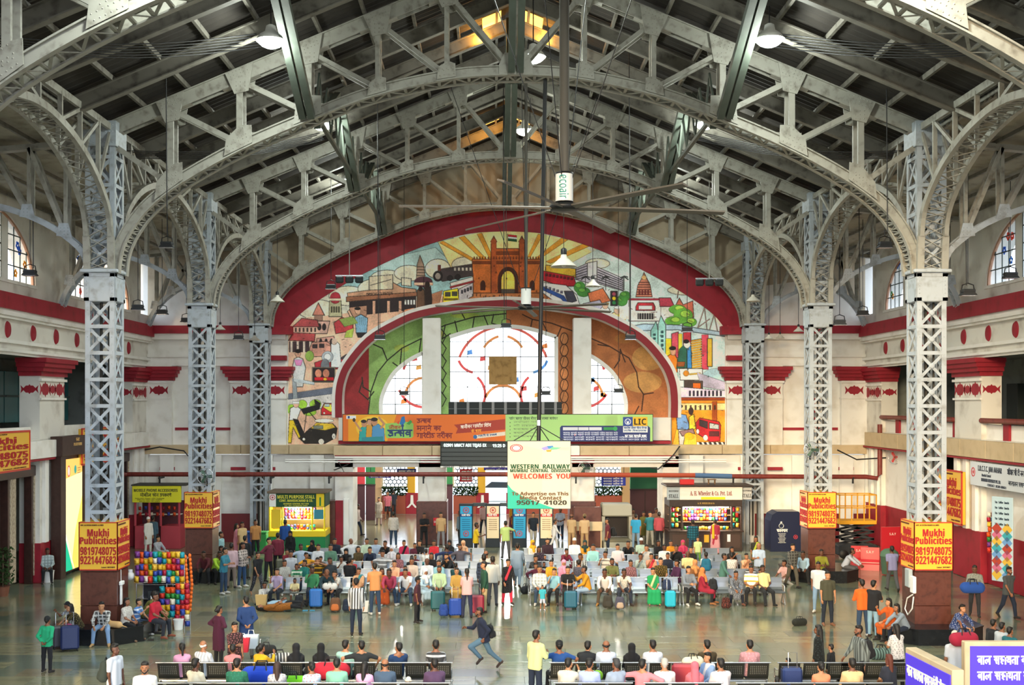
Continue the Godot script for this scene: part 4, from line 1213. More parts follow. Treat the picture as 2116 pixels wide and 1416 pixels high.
	c.po("1376,768 1380,736 1392,728 1400,742 1400,772","d9701e"); c.e(1391,726,6,9,"c9987a"); c.e(1390,720,7,4,"221a1a"); c.po("1398,762 1404,722 1418,708 1430,730 1428,760","2c5a48"); c.e(1420,712,7,8,"d9c9be"); c.e(1418,706,6,4,"201c1e"); c.po("1420,722 1428,714 1430,764 1420,764","3a7ab0"); c.p("1400,748 1416,748 1414,758 1400,758","8a4a24")
	c.po("1404,762 1452,762 1452,786 1406,786","e8e4da"); c.e(1418,772,6,6,"d98a2a"); c.l("1426,774 1446,772",3,"caa23c"); c.r(1378,770,24,50,"8ab0a6"); c.e(1480,780,30,18,"a9c9d4"); c.p("1440,770 1505,792 1505,808 1450,800","a89fb2")
	c.po("1414,786 1452,788 1452,806 1414,804","4a3c38"); c.r(1432,792,16,12,"d9641e"); c.po("1396,806 1404,800 1500,808 1500,822 1396,822","cdbfd6","5a4a66"); for i in 9: c.r(1424 + i * 8,808,3.5,11,"2c2434")
	c.r(1388,822,112,6,"8a3a1c"); c.r(1388,828,112,92,"e08a26"); c.r(1388,834,112,14,"e9c88a"); c.r(1472,830,10,50,"a04a1c"); c.p("1400,880 1440,900 1440,920 1390,920","f0b03a"); for i in 9: c.r(1396 + i * 10,838,3,9,"4a342c")
	c.po("1398,862 1406,856 1418,858 1426,884 1418,890 1400,888","6f93c4"); c.e(1404,846,6,8,"d9b29a"); c.e(1404,840,7,4,"1e1818"); c.po("1424,862 1434,856 1438,886 1424,892","e3c33a"); c.e(1428,850,5,8,"3c2a28"); c.po("1402,888 1418,888 1412,920 1404,920","c9c2be"); c.po("1404,892 1432,886 1436,896 1410,902","8a6a6c"); c.e(1424,902,10,8,"d9a41e")
	c.po("1438,874 1446,864 1486,872 1490,880 1488,912 1468,914 1440,896","b3242c"); c.po("1446,868 1462,872 1462,886 1446,880","3c3034"); c.po("1466,874 1486,878 1486,888 1466,886","a9b0ae"); c.p("1466,892 1486,892 1486,902 1466,902","5a2a2c"); c.e(1458,905,5,6,"ece6da"); c.e(1442,892,3,5,"ece6da")
	c.r(1440,914,60,12,"e9e4da"); for i in 6: c.p("%s,914 %s,914 %s,926 %s,926" % [1444 + i * 10,1449 + i * 10,1455 + i * 10,1450 + i * 10],"2c2a2c")
	var rng := RandomNumberGenerator.new(); rng.seed = 17
	for i in 150:   # loose pen strokes of joints, windows and kerbs over the painted buildings and ground
		var q: Array = [[985,1110,540,604,"7a3c1c"],[725,860,604,660,"5c4030"],[604,735,660,735,"6a4440"],[770,960,655,690,"9a7460"],[1190,1290,560,600,"7a7286"],[1296,1440,616,664,"8a4048"],[1345,1480,690,800,"5a6a70"],[1390,1496,836,915,"9a5018"],[600,700,800,915,"7a6a60"]][i % 9]
		var x := rng.randf_range(q[0],q[1]); var y := rng.randf_range(q[2],q[3])
		if i % 3 == 0: c.r(x,y,2.2,3.4,q[4])
		else: c.line(PackedVector2Array([Vector2(x,y),Vector2(x + rng.randf_range(-9,9),y + rng.randf_range(-3,3))]),0.6,H(q[4]))
	for i in 26:
		var x := rng.randf_range(960,1140); var y := rng.randf_range(606,616)
		c.r(x,y,1.4,4.0,"4a3028"); c.e(x + 0.7,y - 0.6,0.9,0.9,"6a4a3a")
	c.mottle(5,0.2,0.34)
	return c
func build_mural() -> void:
	var ri := ring_in()
	var no := niche_out()
	var c := mural_cv()
	var m := MB.new()
	var d := 59.56
	m.uvr = Rect2(wx(588,d),wy(928,d),920 * d / F,460 * d / F)
	for s in [1.0,-1.0]:
		var p := PackedVector2Array()
		for q in ri: p.append(Vector2(q.x * s,q.y))
		p.append_array(PackedVector2Array([Vector2(s * 11.2,4.92),Vector2(s * 8.46,4.92),Vector2(s * 8.46,6.3)]))
		for i in range(no.size() - 2,-1,-1): p.append(Vector2(no[i].x * s,no[i].y))
		m.prism(p,-MZ,-MZ + 0.04)
	var o := one("painted_mural","large painted city mural with stone gateway and trains under the red arch","mural",m,c.tex("mural"))
	letters(o,"CHURCHGATE STATION",0.15,1.35,paint("3a2420"),Transform3D(Basis(Vector3.BACK,0.06),V3(wx(784,d),wy(607.5,d),-59.555)))
func build_niche() -> void:
	var no := niche_out()
	var ni := scaled(no,-0.5)
	var z := -MZ - 0.95
	var d := 60.5
	var c := CV.new(700,630,700,240,2.0,H("8bab62"))
	c.r(1046,630,360,240,"a4643a"); c.r(700,630,62,240,"8a2a2c")
	c.e(1340,740,34,26,"b7874e"); c.e(1328,790,40,22,"b7874e"); c.r(1330,826,46,22,"a96a3c"); c.e(1290,700,20,10,"a9703c"); c.e(900,690,20,8,"a5a14a"); c.e(830,720,16,8,"9aa84e"); c.e(960,652,30,6,"9fb050")
	for q in ["760,860 766,810 780,770 800,745 830,720 870,700","800,745 790,720 772,712","830,720 826,760 812,750","870,700 866,730 850,745","766,810 750,800 748,780","748,790 742,810 760,826 772,810","880,690 920,672 980,655 1046,648","920,672 914,700 930,690","940,664 946,690","960,658 950,640","980,655 976,680 990,676","1000,652 1010,676","1020,650 1016,668 1030,672"]: c.l(q,2.4,"2a2a20")
	for q in ["1080,650 1100,660 1140,668 1200,690 1260,716 1300,740 1316,770 1320,800 1330,815","1100,660 1096,680","1120,664 1130,684 1126,696","1160,676 1150,700","1282,722 1280,745 1270,760","1282,722 1292,748","1330,815 1326,850","1330,815 1350,812","1320,840 1310,860","1260,716 1236,712"]: c.l(q,2.4,"3c2418")
	for i in 7:
		c.e(1166,700 + i * 24,9,13,"3c2418"); c.e(1166,700 + i * 24,7.4,11,"b9794a"); c.l("1166,%s 1160,%s" % [690 + i * 24,712 + i * 24],1,"3c2418")
	for i in 6: c.l("912,%s 922,%s 914,%s" % [680 + i * 26,694 + i * 26,710 + i * 26],2,"2a2a20")
	c.mottle(9,0.14)
	var poly := PackedVector2Array()
	for i in range(ni.size() - 1,-1,-1): poly.append(Vector2(-ni[i].x,ni[i].y))
	for q in ni: poly.append(q)
	var wins := [curve(V2("-6.5,6.3 -6.5,7.3 -5.95,8.5 -5.1,9.26 -4.3,9.68"),4),PackedVector2Array(),curve(V2("6.2,6.3 6.2,7.3 5.65,8.5 4.8,9.26 4.05,9.68"),4)]
	wins[0].append_array(PackedVector2Array([Vector2(-4.3,6.3)]))
	wins[2].append_array(PackedVector2Array([Vector2(4.05,6.3)]))
	var top := curve(V2("-2.95,10.5 -1.5,10.92 -0.15,11.05 1.2,10.92 2.6,10.5"),5)
	top.append_array(PackedVector2Array([Vector2(2.6,6.3),Vector2(-2.95,6.3)]))
	wins[1] = top
	var rest := [poly]
	for wp in wins:
		var cut := PackedVector2Array()
		for q in wp: cut.append(Vector2(q.x,q.y if q.y > 6.35 else 5.5))
		var nx := []
		for a in rest: nx.append_array(Geometry2D.clip_polygons(a,cut))
		rest = nx
	var m := MB.new()
	m.uvr = Rect2(wx(700,d),wy(870,d),700 * d / F,240 * d / F)
	for a in rest: m.prism(a,z - 0.2,z)
	var nm := struct("wall_niche",m,c.tex("niche_paint"),"recessed arch wall painted green on the left and brown on the right with black branches")
	for x in [-3.85,3.9]:
		var b := MB.new(); b.rbox(V3(x,8.86,-MZ - 0.42),V3(0.92,5.12,0.8),0.02)
		part(nm,"white_pier",b,M("plaster"))
	for i in 3:
		var win := Node3D.new(); win.name = "window_arch_%d" % (i + 1); add_child(win)
		win.set_meta("kind","structure"); win.set_meta("label",["left quarter-arch stained glass window inside the mural arch","tall centre stained glass window inside the mural arch","right quarter-arch stained glass window inside the mural arch"][i])
		win.position = V3(0,0,z - 0.1)
		leaded(win,wins[i],Transform3D(),0.93 if i == 1 else 0.75,0.75,3 + i,false)
		var fr := MB.new()
		for q in wins[i].size() - 1:
			if wins[i][q].y < 6.4 and wins[i][q + 1].y < 6.4: continue
			fr.beam(V3(wins[i][q].x,wins[i][q].y,0.06),V3(wins[i][q + 1].x,wins[i][q + 1].y,0.06),0.2,0.22,Vector3.BACK)
		part(win,"window_frame",fr,M("plaster"))
		# coloured arcs and shapes leaded into the clear glass
		var cx: float = [-4.3,-0.17,4.05][i]
		var arcs := [[cx,8.6,2.35,20,80,"e0705a"],[cx,8.6,2.35,100,160,"e0705a"],[cx - 0.1,9.3,1.2,30,75,"e5a25a"],[cx + 0.1,9.3,1.2,105,150,"e5a25a"],[cx - 2.1,7.5,1.1,-50,50,"e0605a"],[cx + 2.1,7.5,1.1,130,230,"e0605a"],[cx - 1.4,9.6,0.9,200,260,"e0605a"],[cx + 1.4,9.6,0.9,280,340,"6fa8d8"],[cx,7.0,0.9,20,160,"e5a25a"]] if i == 1 else [[cx,8.2,1.3,200,330,"e0605a"],[cx,8.6,1.0,100,170,"e0605a"],[cx,8.6,1.0,10,80,"e0605a"],[cx,7.4,0.9,0,180,"e5a25a"]]
		for a in arcs:
			var am := MB.new()
			for q in 10:
				var t0 := deg_to_rad(lerpf(a[3],a[4],q / 10.0))
				var t1 := deg_to_rad(lerpf(a[3],a[4],(q + 1) / 10.0))
				var sh := PackedVector2Array([Vector2(a[0] + cos(t0) * a[2],a[1] + sin(t0) * a[2]),Vector2(a[0] + cos(t1) * a[2],a[1] + sin(t1) * a[2]),Vector2(a[0] + cos(t1) * (a[2] + 0.14),a[1] + sin(t1) * (a[2] + 0.14)),Vector2(a[0] + cos(t0) * (a[2] + 0.14),a[1] + sin(t0) * (a[2] + 0.14))])
				for w in Geometry2D.intersect_polygons(sh,wins[i]): am.prism(w,0.006,0.016)
			if am.v.size(): part(win,"coloured_glass",am,stain(a[5]))
		for q in 10:
			var o := Vector2(cx + (fposmod(q * 0.618,1.0) - 0.5) * (4.6 if i == 1 else 2.4),7.0 + fposmod(q * 0.37,1.0) * 3.0)
			var sh := PackedVector2Array([o,o + Vector2(0.3,0.05),o + Vector2(0.26,0.3),o + Vector2(0.02,0.22)])
			var am := MB.new()
			for w in Geometry2D.intersect_polygons(sh,wins[i]): am.prism(w,0.006,0.016)
			if am.v.size(): part(win,"coloured_glass",am,stain(["e89a4a","6fa8d8","e0605a","e5b25a"][q % 4]))
	var bd := MB.new(); bd.rbox(V3(wx(1039,d),wy(766,d),z + 0.0),V3(1.46,1.46,0.08),0.01)
	for i in 3: bd.box(V3(wx(1039,d) - 0.4 + i * 0.4,wy(766,d),z + 0.05),V3(0.02,1.4,0.02))
	one("blanking_panel","square brown panel blocking the middle of the centre stained glass window","panel",bd,worn("brownpanel",H("b08a52"),H("7a5a30"),0.7,0.8,0.0,0.8,51))
# ======================= ground storey arcade and vestibule =======================
func jaali(par: Node3D,c: Vector3,w: float,h: float) -> void:
	var m := MB.new()
	var s := 0.26
	var nx := int(w / s)
	var ny := int(h / (s * 0.87))
	for i in nx:
		for j in ny:
			var o := V3(-w / 2 + (i + 0.5 + (0.5 if j % 2 else 0.0)) * s,-h / 2 + (j + 0.5) * s * 0.87,0)
			for k in 6:
				var a := TAU * (k + 0.5) / 6.0
				var b := TAU * (k + 1.5) / 6.0
				m.beam(c + o + V3(cos(a),sin(a),0) * 0.15,c + o + V3(cos(b),sin(b),0) * 0.15,0.05,0.035,Vector3.BACK)
	for e in [-1,1]: m.box(c + V3(e * w / 2,0,0),V3(0.1,h,0.1)); m.box(c + V3(0,e * h / 2,0),V3(w,0.1,0.1))
	part(par,"pierced_lattice",m,mat("jaali",H("d8cfae"),0.7))
func build_arcade() -> void:
	var w := MB.new()
	# outer stretches, flush with the upper wall
	for s in [-1.0,1.0]: w.box(V3(s * 13.45,2.2,-MZ - 0.4),V3(9.9,4.4,1.4))
	# central block: end pieces, two pillars, lintel
	for q in [[-8.55,-7.66],[7.75,8.55]]: w.box(V3((q[0] + q[1]) / 2,2.2,-58.75),V3(q[1] - q[0],4.4,1.9))
	w.box(V3(0,4.15,-58.75),V3(17.1,0.6,1.9))
	for q in [[-4.43,-3.05],[3.2,4.35]]: w.rbox(V3((q[0] + q[1]) / 2,2.2,-58.6),V3(q[1] - q[0],4.4,1.6),0.05)
	var a := struct("wall_arcade",w,M("plaster"),"white ground storey arcade under the mural with three openings to the vestibule")
	var cl := MB.new()
	for q in [[-4.5,-2.98],[3.13,4.42]]: cl.rbox(V3((q[0] + q[1]) / 2,1.08,-58.55),V3(q[1] - q[0],2.16,1.8),0.03)
	part(a,"pillar_cladding",cl,M("granite"))
	var e1 := MB.new(); e1.rbox(V3(-9.05,1.1,-57.9),V3(1.1,2.2,0.9),0.02)
	part(a,"pillar_cladding",e1,M("granite"))
	var e2 := MB.new(); e2.box(V3(-8.3,1.1,-57.78),V3(0.4,2.2,0.3))
	part(a,"red_strip",e2,M("red"))
	var e3 := MB.new(); e3.rbox(V3(-7.98,1.15,-57.76),V3(0.28,2.3,0.4),0.03)
	part(a,"white_post",e3,M("white"))
	for s in [-1.0,1.0]:
		var dd := MB.new(); dd.box(V3(s * 13.45,0.72,-58.87),V3(9.9,1.44,0.06))
		part(a,"dado",dd,mat("dado",H("6f151c") if s < 0 else H("4a2a26"),0.5))
		var cp := MB.new()
		for x in [7.95,12.1,13.6,17.2]:
			if x > 8: cp.box(V3(s * x,3.72,-58.85),V3(0.75,0.16,0.1)); cp.box(V3(s * x,3.35,-58.86),V3(0.7,0.09,0.08))
		part(a,"red_line",cp,M("red"))
		for x in [9.6,12.2,14.8,17.2]:
			var pl := MB.new(); pl.box(V3(s * x,2.2,-58.85),V3(0.7,4.4,0.12))
			part(a,"pilaster",pl,M("plaster"))
	for x in [-8.1,-3.74,3.8,8.2]:
		var cp := MB.new(); cp.box(V3(x,4.12,-57.76),V3(1.1 if absf(x) < 8 else 0.6,0.17,0.12))
		part(a,"red_line",cp,M("red"))
	# vestibule
	var v := MB.new()
	v.box(V3(0,4.75,-67),V3(24,0.3,15)); v.box(V3(-9.3,2.2,-67),V3(0.4,4.4,15)); v.box(V3(9.4,2.2,-67),V3(0.4,4.4,15))
	var d := 74.0
	for q in [[843,862,"f"],[988,1004,"f"],[774,788,"f"],[1283,1300,"f"]]: pass
	v.box(V3(0,4.2,-74.2),V3(20,1.0,0.4))
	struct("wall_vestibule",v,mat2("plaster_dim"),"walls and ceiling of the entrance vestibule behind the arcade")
	for q in [[776,789,"d8b48a",1],[843,858,"d9a528",1],[988,1003,"d9a528",2],[1176,1228,"d8d2c4",3],[1284,1301,"c9a070",4],[1050,1062,"d9a528",5]]:
		var m := MB.new(); var x0 := wx(q[0],d); var x1 := wx(q[1],d)
		m.rbox(V3((x0 + x1) / 2,2.0,-74),V3(x1 - x0,4.0,0.6),0.02)
		var o := struct("trim_%d" % q[3] if q[3] > 1 else "trim_1" if q[0] < 800 else "trim_6",m,paint(q[2]),"painted pier at the street side of the vestibule")
		if q[2] == "d9a528":
			var b := MB.new(); b.rbox(V3((x0 + x1) / 2 + 0.05,0.68,-73.68),V3(x1 - x0 + 0.35,1.36,0.1),0.02)
			part(o,"red_plinth",b,M("red"))
			var t := MB.new(); t.prism(V2("-0.35,0 -0.1,0.28 -0.08,0.8 0.08,0.8 0.1,0.28 0.35,0 0.2,0 0,0.22 -0.2,0"),0,0.03,T((x0 + x1) / 2 + 0.05,0.42,-73.6))
			part(o,"white_emblem",t,M("white"))
	var n := 0
	for q in [[790,843,"left"],[937,988,"centre"],[1062,1176,"middle, behind the hanging sign"],[1229,1284,"right"]]:
		var x0 := wx(q[0],d); var x1 := wx(q[1],d)
		var o := thing("pierced_screen","pale pierced stone screen with hedge box in the %s vestibule opening" % q[2],"screen")
		jaali(o,V3((x0 + x1) / 2,2.75,-74),x1 - x0,2.1)
		var b := MB.new(); b.rbox(V3((x0 + x1) / 2,0.6,-73.9),V3(x1 - x0,1.2,0.5),0.03)
		part(o,"low_wall",b,mat("brickred",H("9c4a34"),0.7))
		var h := MB.new()
		var rng := RandomNumberGenerator.new(); rng.seed = 40 + n
		for i in 420:
			var c := V3(rng.randf_range(x0,x1),rng.randf_range(1.2,1.75),-73.7 + rng.randf_range(-0.2,0.2))
			var u := V3(rng.randf_range(-1,1),rng.randf_range(-0.4,1),rng.randf_range(-1,1)).normalized() * 0.1
			var w2 := u.cross(V3(0.3,1,0.2)).normalized() * 0.06
			h.quad(c - u,c + w2,c + u,c - w2); h.quad(c - w2,c + u,c + w2,c - u)
		stuff(part(o,"hedge_leaves",h,paint("33521f")))
		n += 1
	# shutters in the vestibule: red and green panels over maroon doors
	for q in [[727,755,"b8323c",0],[755,776,"1d6a38",0],[917,936,"1d6a38",1],[1301,1364,"14563a",2]]:
		var dd := 69.8 if q[3] < 2 else 66.0
		var x0 := wx(q[0],dd); var x1 := wx(q[1],dd)
		var o := thing("vestibule_door","maroon %s door with %s upper panel in the %s arcade opening" % ["double" if q[3] == 2 else "single",{"b8323c": "red","1d6a38": "green","14563a": "wide green"}[q[2]],["left","centre","right"][q[3]]],"door")
		var m := MB.new(); m.rbox(V3((x0 + x1) / 2,1.05,-dd),V3(x1 - x0 - 0.04,2.1,0.1),0.02)
		part(o,"door_leaf",m,paint("42202a"))
		var u := MB.new(); u.rbox(V3((x0 + x1) / 2,3.3,-dd),V3(x1 - x0 - 0.04,2.3,0.1),0.02)
		part(o,"upper_panel",u,paint(q[2]))
		var f := MB.new(); f.box(V3((x0 + x1) / 2,2.14,-dd + 0.04),V3(x1 - x0,0.08,0.12))
		if q[3] == 2: f.box(V3((x0 + x1) / 2,1.05,-dd + 0.06),V3(0.05,2.1,0.04))
		part(o,"door_rail",f,paint("2c161c"))
# ======================= banners and boards on the mural wall =======================
func panel(m: MB,x0: float,x1: float,y0: float,y1: float,z: float,th := 0.08) -> void:
	m.box(V3((x0 + x1) / 2,(y0 + y1) / 2,z - th / 2),V3(x1 - x0,y1 - y0,th))
func face(c: CV,key: String,x0: float,x1: float,y0: float,y1: float,z: float) -> Array:   # [mesh, material] of a printed face
	var m := MB.new()
	m.uvr = Rect2(x0,y0,x1 - x0,y1 - y0)
	m.prism(PackedVector2Array([Vector2(x0,y0),Vector2(x1,y0),Vector2(x1,y1),Vector2(x0,y1)]),z - 0.02,z)
	return [m,c.tex(key,0.5)]
func build_banners() -> void:
	var d := 58.0
	var x0 := wx(709,d); var x1 := wx(1348,d); var y0 := wy(912,d); var y1 := wy(857,d)
	var c := CV.new(709,857,639,55,2.0,H("e6701d"))
	c.p("720,857 820,857 800,912 720,912","f0a51f"); c.e(770,884,34,24,"f6c83a")
	c.r(716,859,20,7,"e8edf2"); c.r(719,860,4,5,"2a4a8a")
	# smiling family of three
	c.po("742,912 744,886 752,880 764,886 766,912","2aa6a0","18605c"); c.e(753,876,6,7,"c98e68"); c.e(752,871,6,3.5,"221818"); c.l("746,890 734,872",4,"c98e68"); c.e(732,868,3,4,"3a2a24")
	c.po("756,912 758,880 768,876 774,884 774,912","d79a2c","7a5216"); c.e(764,872,5.5,7,"cf9a78"); c.p("758,876 759,866 769,866 771,884 768,880 767,868 761,868","241a18")
	c.po("768,912 770,882 782,876 794,886 795,912","4f93c4","2a5478"); c.e(774,872,6.5,8,"c48a64"); c.e(774,867,7,4,"1e1616"); c.l("788,884 794,876 784,864",4.5,"c48a64"); c.p("748,904 792,902 792,912 748,912","2c8a94")
	c.po("797,876 846,872 854,876 854,902 850,905 800,905 796,898","8fc860","8fc860"); c.p("826,876 830,862 836,860 838,872 832,880","1f6fb0"); c.p("840,876 848,868 852,872 846,878","3fa04a"); c.p("820,874 826,868 824,878","d8452a"); c.e(832,880,3,3,"24427a"); c.l("832,882 832,890",3,"24427a")
	deva_cv(c,"j ii v n",804,881,6,24,1.5,"a8362a"); deva_cv(c,"u t2 s v",802,889.5,12,48,3.2,"1c3a6a")
	deva_cv(c,"u t2 s v",862,866,8,28,1.9,"7a1c22"); deva_cv(c,"m n aa n e _ k aa",862,881,8.5,49,1.9,"7a1c22"); deva_cv(c,"g aa r . T ii D _ t r ii k aa",862,896,9,72,1.9,"7a1c22")
	c.p("938,878 1044,866 1044,888 942,896 946,886","a8321e"); deva_cv(c,"AA j ii v n _ g aa r . T ii D _ i r T r2 n",952,880,5.5,62,1.3,"f4e6d8",-0.07); deva_cv(c,"k e _ s aa th",974,889,5,20,1.2,"f2a02c",-0.07)
	c.p("978,900 1044,892 1044,900 980,907","e9dccb"); c.e(982,903,4,4,"2a6aa8"); deva_cv(c,"aa n l aa i n _ n o _ u p l b",988,899.5,3.2,38,0.8,"3a5a8a",-0.08)
	c.r(1044.5,857,304,55,"abd884"); deva_cv(c,"p u r2 n _ AA y u _ j ii v n _ b ii m aa _ k aa _ l aa b h _ AA v e d n",1052,863,4,100,0.8,"4f6a48")
	for i in 5:
		c.e(1054,873.5 + i * 7.4,0.9,0.9,"3a4a38"); deva_cv(c,["l c ii l aa _ p r ii","n aa ii _ m h t v k","s v aa s th _ s u r","b c t _ y o j n aa","k r _ l aa b h _ AA"][i],1061,871 + i * 7.4,3,52,0.5,"6f8a60")
	c.p("1160,880 1338,880 1343,884 1343,912 1157,912 1157,884","1f2f6e"); for q in [[1163,31],[1195,21],[1217,26]]: c.r(q[0],883,q[1],6.5,"d9dde8")
	c.r(1247,883,28,6,"2a9a50"); c.e(1271,886,4.5,4.5,"35b060"); for q in [[1188,"e0452a"],[1199,"8a4fb0"]]: c.e(q[0],898.5,2,2,q[1])
	for y in [893.5,897.5,903,907.5]: deva_cv(c,"k r p y aa _ AA p k ii _ s u v i dh aa _ h m aa r ii _ j aa n k aa r ii _ n i y m _ l aa g u u _ h aa i n",1164,y,2.6,112 if y < 900 else 172,0.55,"cdd5ea")
	c.r(1287,862,20,18.5,"1d3f94"); c.e(1297,871.5,6.5,6.5,"e6ebf4"); c.e(1297,871.5,5,5,"1d3f94"); c.p("1294,868 1297,872 1300,868 1299,876 1295,876","e6ebf4"); c.r(1307.5,862,30,18.5,"e8b51e"); c.r(1287,881,51,13,"e3e8ea")
	deva_cv(c,"b aa r t ii y _ j ii v n _ b ii m aa _ i n g m",1289,883,3.4,47,0.7,"35508a"); deva_cv(c,"l aa i f _ i n s u r n s",1289,889,3,46,0.6,"35508a"); deva_cv(c,"h r _ p l _ AA p k e _ s aa th",1291,899,5,44,1.2,"eef2fa")
	var o := thing("banner","long orange and green printed banner with a smiling family under the stained glass arch","banner")
	var f := face(c,"banner_print",x0,x1,y0,y1,-d + 0.08)
	part(o,"print",f[0],f[1])
	letters(o,"LIC",0.3,0.6,paint("1c1c1c"),Transform3D(Basis(),V3(wx(1322.5,d),wy(871.5,d),-d + 0.08)))
	var b := MB.new(); panel(b,x0 - 0.03,x1 + 0.03,y0 - 0.03,y1 + 0.03,-d + 0.055,0.12); part(o,"backing_frame",b,M("black"))
	# train indicator board
	d = 57.2
	x0 = wx(910,d); x1 = wx(1049.5,d); y0 = wy(966,d); y1 = wy(913,d)
	o = thing("indicator_board","black electronic train indicator board with one lit row beside the hanging welcome sign","display board")
	b = MB.new(); panel(b,x0,x1,y0,y1,-d + 0.1,0.25); part(o,"casing",b,paint("202423"))
	for i in 5:
		b = MB.new(); panel(b,x0 + 0.06,x1 - 0.06,y1 - 0.28 - i * 0.215,y1 - 0.1 - i * 0.215,-d + 0.115,0.02); part(o,"display_row",b,mat("ledrow",H("2f3630"),0.3))
	b = MB.new(); panel(b,x0,x1,y0,y0 + 0.07,-d + 0.12,0.03); part(o,"caption_strip",b,M("white"))
	letters(o,"TRAIN NO        TRAIN NAME                          EXPT.TIME  A/D",0.06,x1 - x0 - 0.3,M("black"),Transform3D(Basis(),V3((x0 + x1) / 2,y0 + 0.035,-d + 0.12)))
	letters(o,"02901 MMCT ADI TEJAS EX",0.15,2.1,glow("ledw",H("e6fff8"),1.6),Transform3D(Basis(),V3(x0 + 1.22,y1 - 0.19,-d + 0.12)))
	letters(o,"15:25 D",0.15,0.62,M("ledw"),Transform3D(Basis(),V3(x1 - 0.45,y1 - 0.19,-d + 0.12)))
	# rack of dark cabinets below the centre window
	d = 58.6
	o = thing("cabinet_rack","row of black and grey cabinets on the sill below the centre window","cabinet")
	x0 = wx(927,d); x1 = wx(1161,d)
	b = MB.new(); b.rbox(V3((x0 + x1) / 2,wy(843.5,d),-d - 0.15),V3(x1 - x0,0.62,0.45),0.02); part(o,"body",b,paint("23292b"))
	for i in 9:
		b = MB.new(); b.rbox(V3(x0 + 0.35 + i * 0.63,wy(843.5,d),-d + 0.09),V3(0.14,0.6,0.05),0.01); part(o,"grey_strip",b,paint("8f9092"))
	b = MB.new(); b.box(V3((x0 + x1) / 2,wy(845,d),-d + 0.085),V3(x1 - x0,0.03,0.02)); part(o,"rail",b,paint("6f7476"))
	# long brown service pipe with its brackets
	d = 56.9
	o = thing("service_pipe","long brown water pipe crossing the hall in front of the arcade, one length wrapped blue","pipe")
	var y := wy(980.5,d)
	b = MB.new(); b.rod(V3(wx(262,d),y,-d),V3(wx(1045,d),y,-d),0.115,10); b.rod(V3(wx(210,d) ,y - 0.12,-d + 1.2),V3(wx(262,d),y,-d),0.115,10); part(o,"pipe_run",b,worn("pipe",H("7a3028"),H("4a1c18"),0.5,0.45,0.0,1.0,61))
	b = MB.new(); b.rod(V3(wx(1045,d),y,-d),V3(wx(1436,d),y - 0.05,-d),0.115,10); part(o,"pipe_run",b,paint("a8472e"))
	b = MB.new(); b.rod(V3(wx(1436,d),y - 0.05,-d),V3(wx(1512,d),y - 0.1,-d),0.125,10); part(o,"blue_wrap",b,paint("4a6a94"))
	b = MB.new(); b.tube(PackedVector3Array([V3(wx(1512,d),y - 0.1,-d),V3(wx(1700,d),y - 0.12,-d),V3(wx(1790,d),y - 0.12,-d),V3(wx(1812,d),y - 0.2,-d),V3(wx(1818,d),y,-d),V3(wx(1818,d),6.0,-d)]),0.115,10); part(o,"pipe_run",b,M("pipe"))
	for px in [330,560,680,875,1190,1515,1762]:
		b = MB.new(); b.box(V3(wx(px,d),y - 0.18,-d - 0.3),V3(0.07,0.08,0.9)); b.box(V3(wx(px,d),y - 0.24,-d + 0.02),V3(0.08,0.42,0.06)); part(o,"bracket",b,M("black"))
	# thin pipes and cable runs along the ledge
	b = MB.new()
	for q in [[955,0.05],[950,0.035]]: b.rod(V3(wx(590,57.6),wy(q[0],57.6),-57.55),V3(wx(1500,57.6),wy(q[0],57.6),-57.55),q[1],6)
	one("conduit_run","pair of thin white conduits along the arcade under the ledge","pipe",b,M("white"))
	for q in [["275,925 300,930 330,924 380,932 400,955 398,1000",58.6,"left of the phone stall"],["1405,922 1392,940 1374,958 1360,970 1345,967",57.3,"above the bookstall"],["700,955 712,978 690,972 720,960",57.3,"beside the left opening"],["1730,930 1770,950 1850,945 1880,960",57.0,"on the right corner wall"]]:
		b = MB.new()
		var tp := PackedVector3Array()
		for p in V2(q[0]): tp.append(at(p.x,p.y,q[1]))
		b.tube(tp,0.035,5)
		one("wall_cable","bundle of loose dark cable hanging on the wall " + q[2],"cable",b,M("black"))
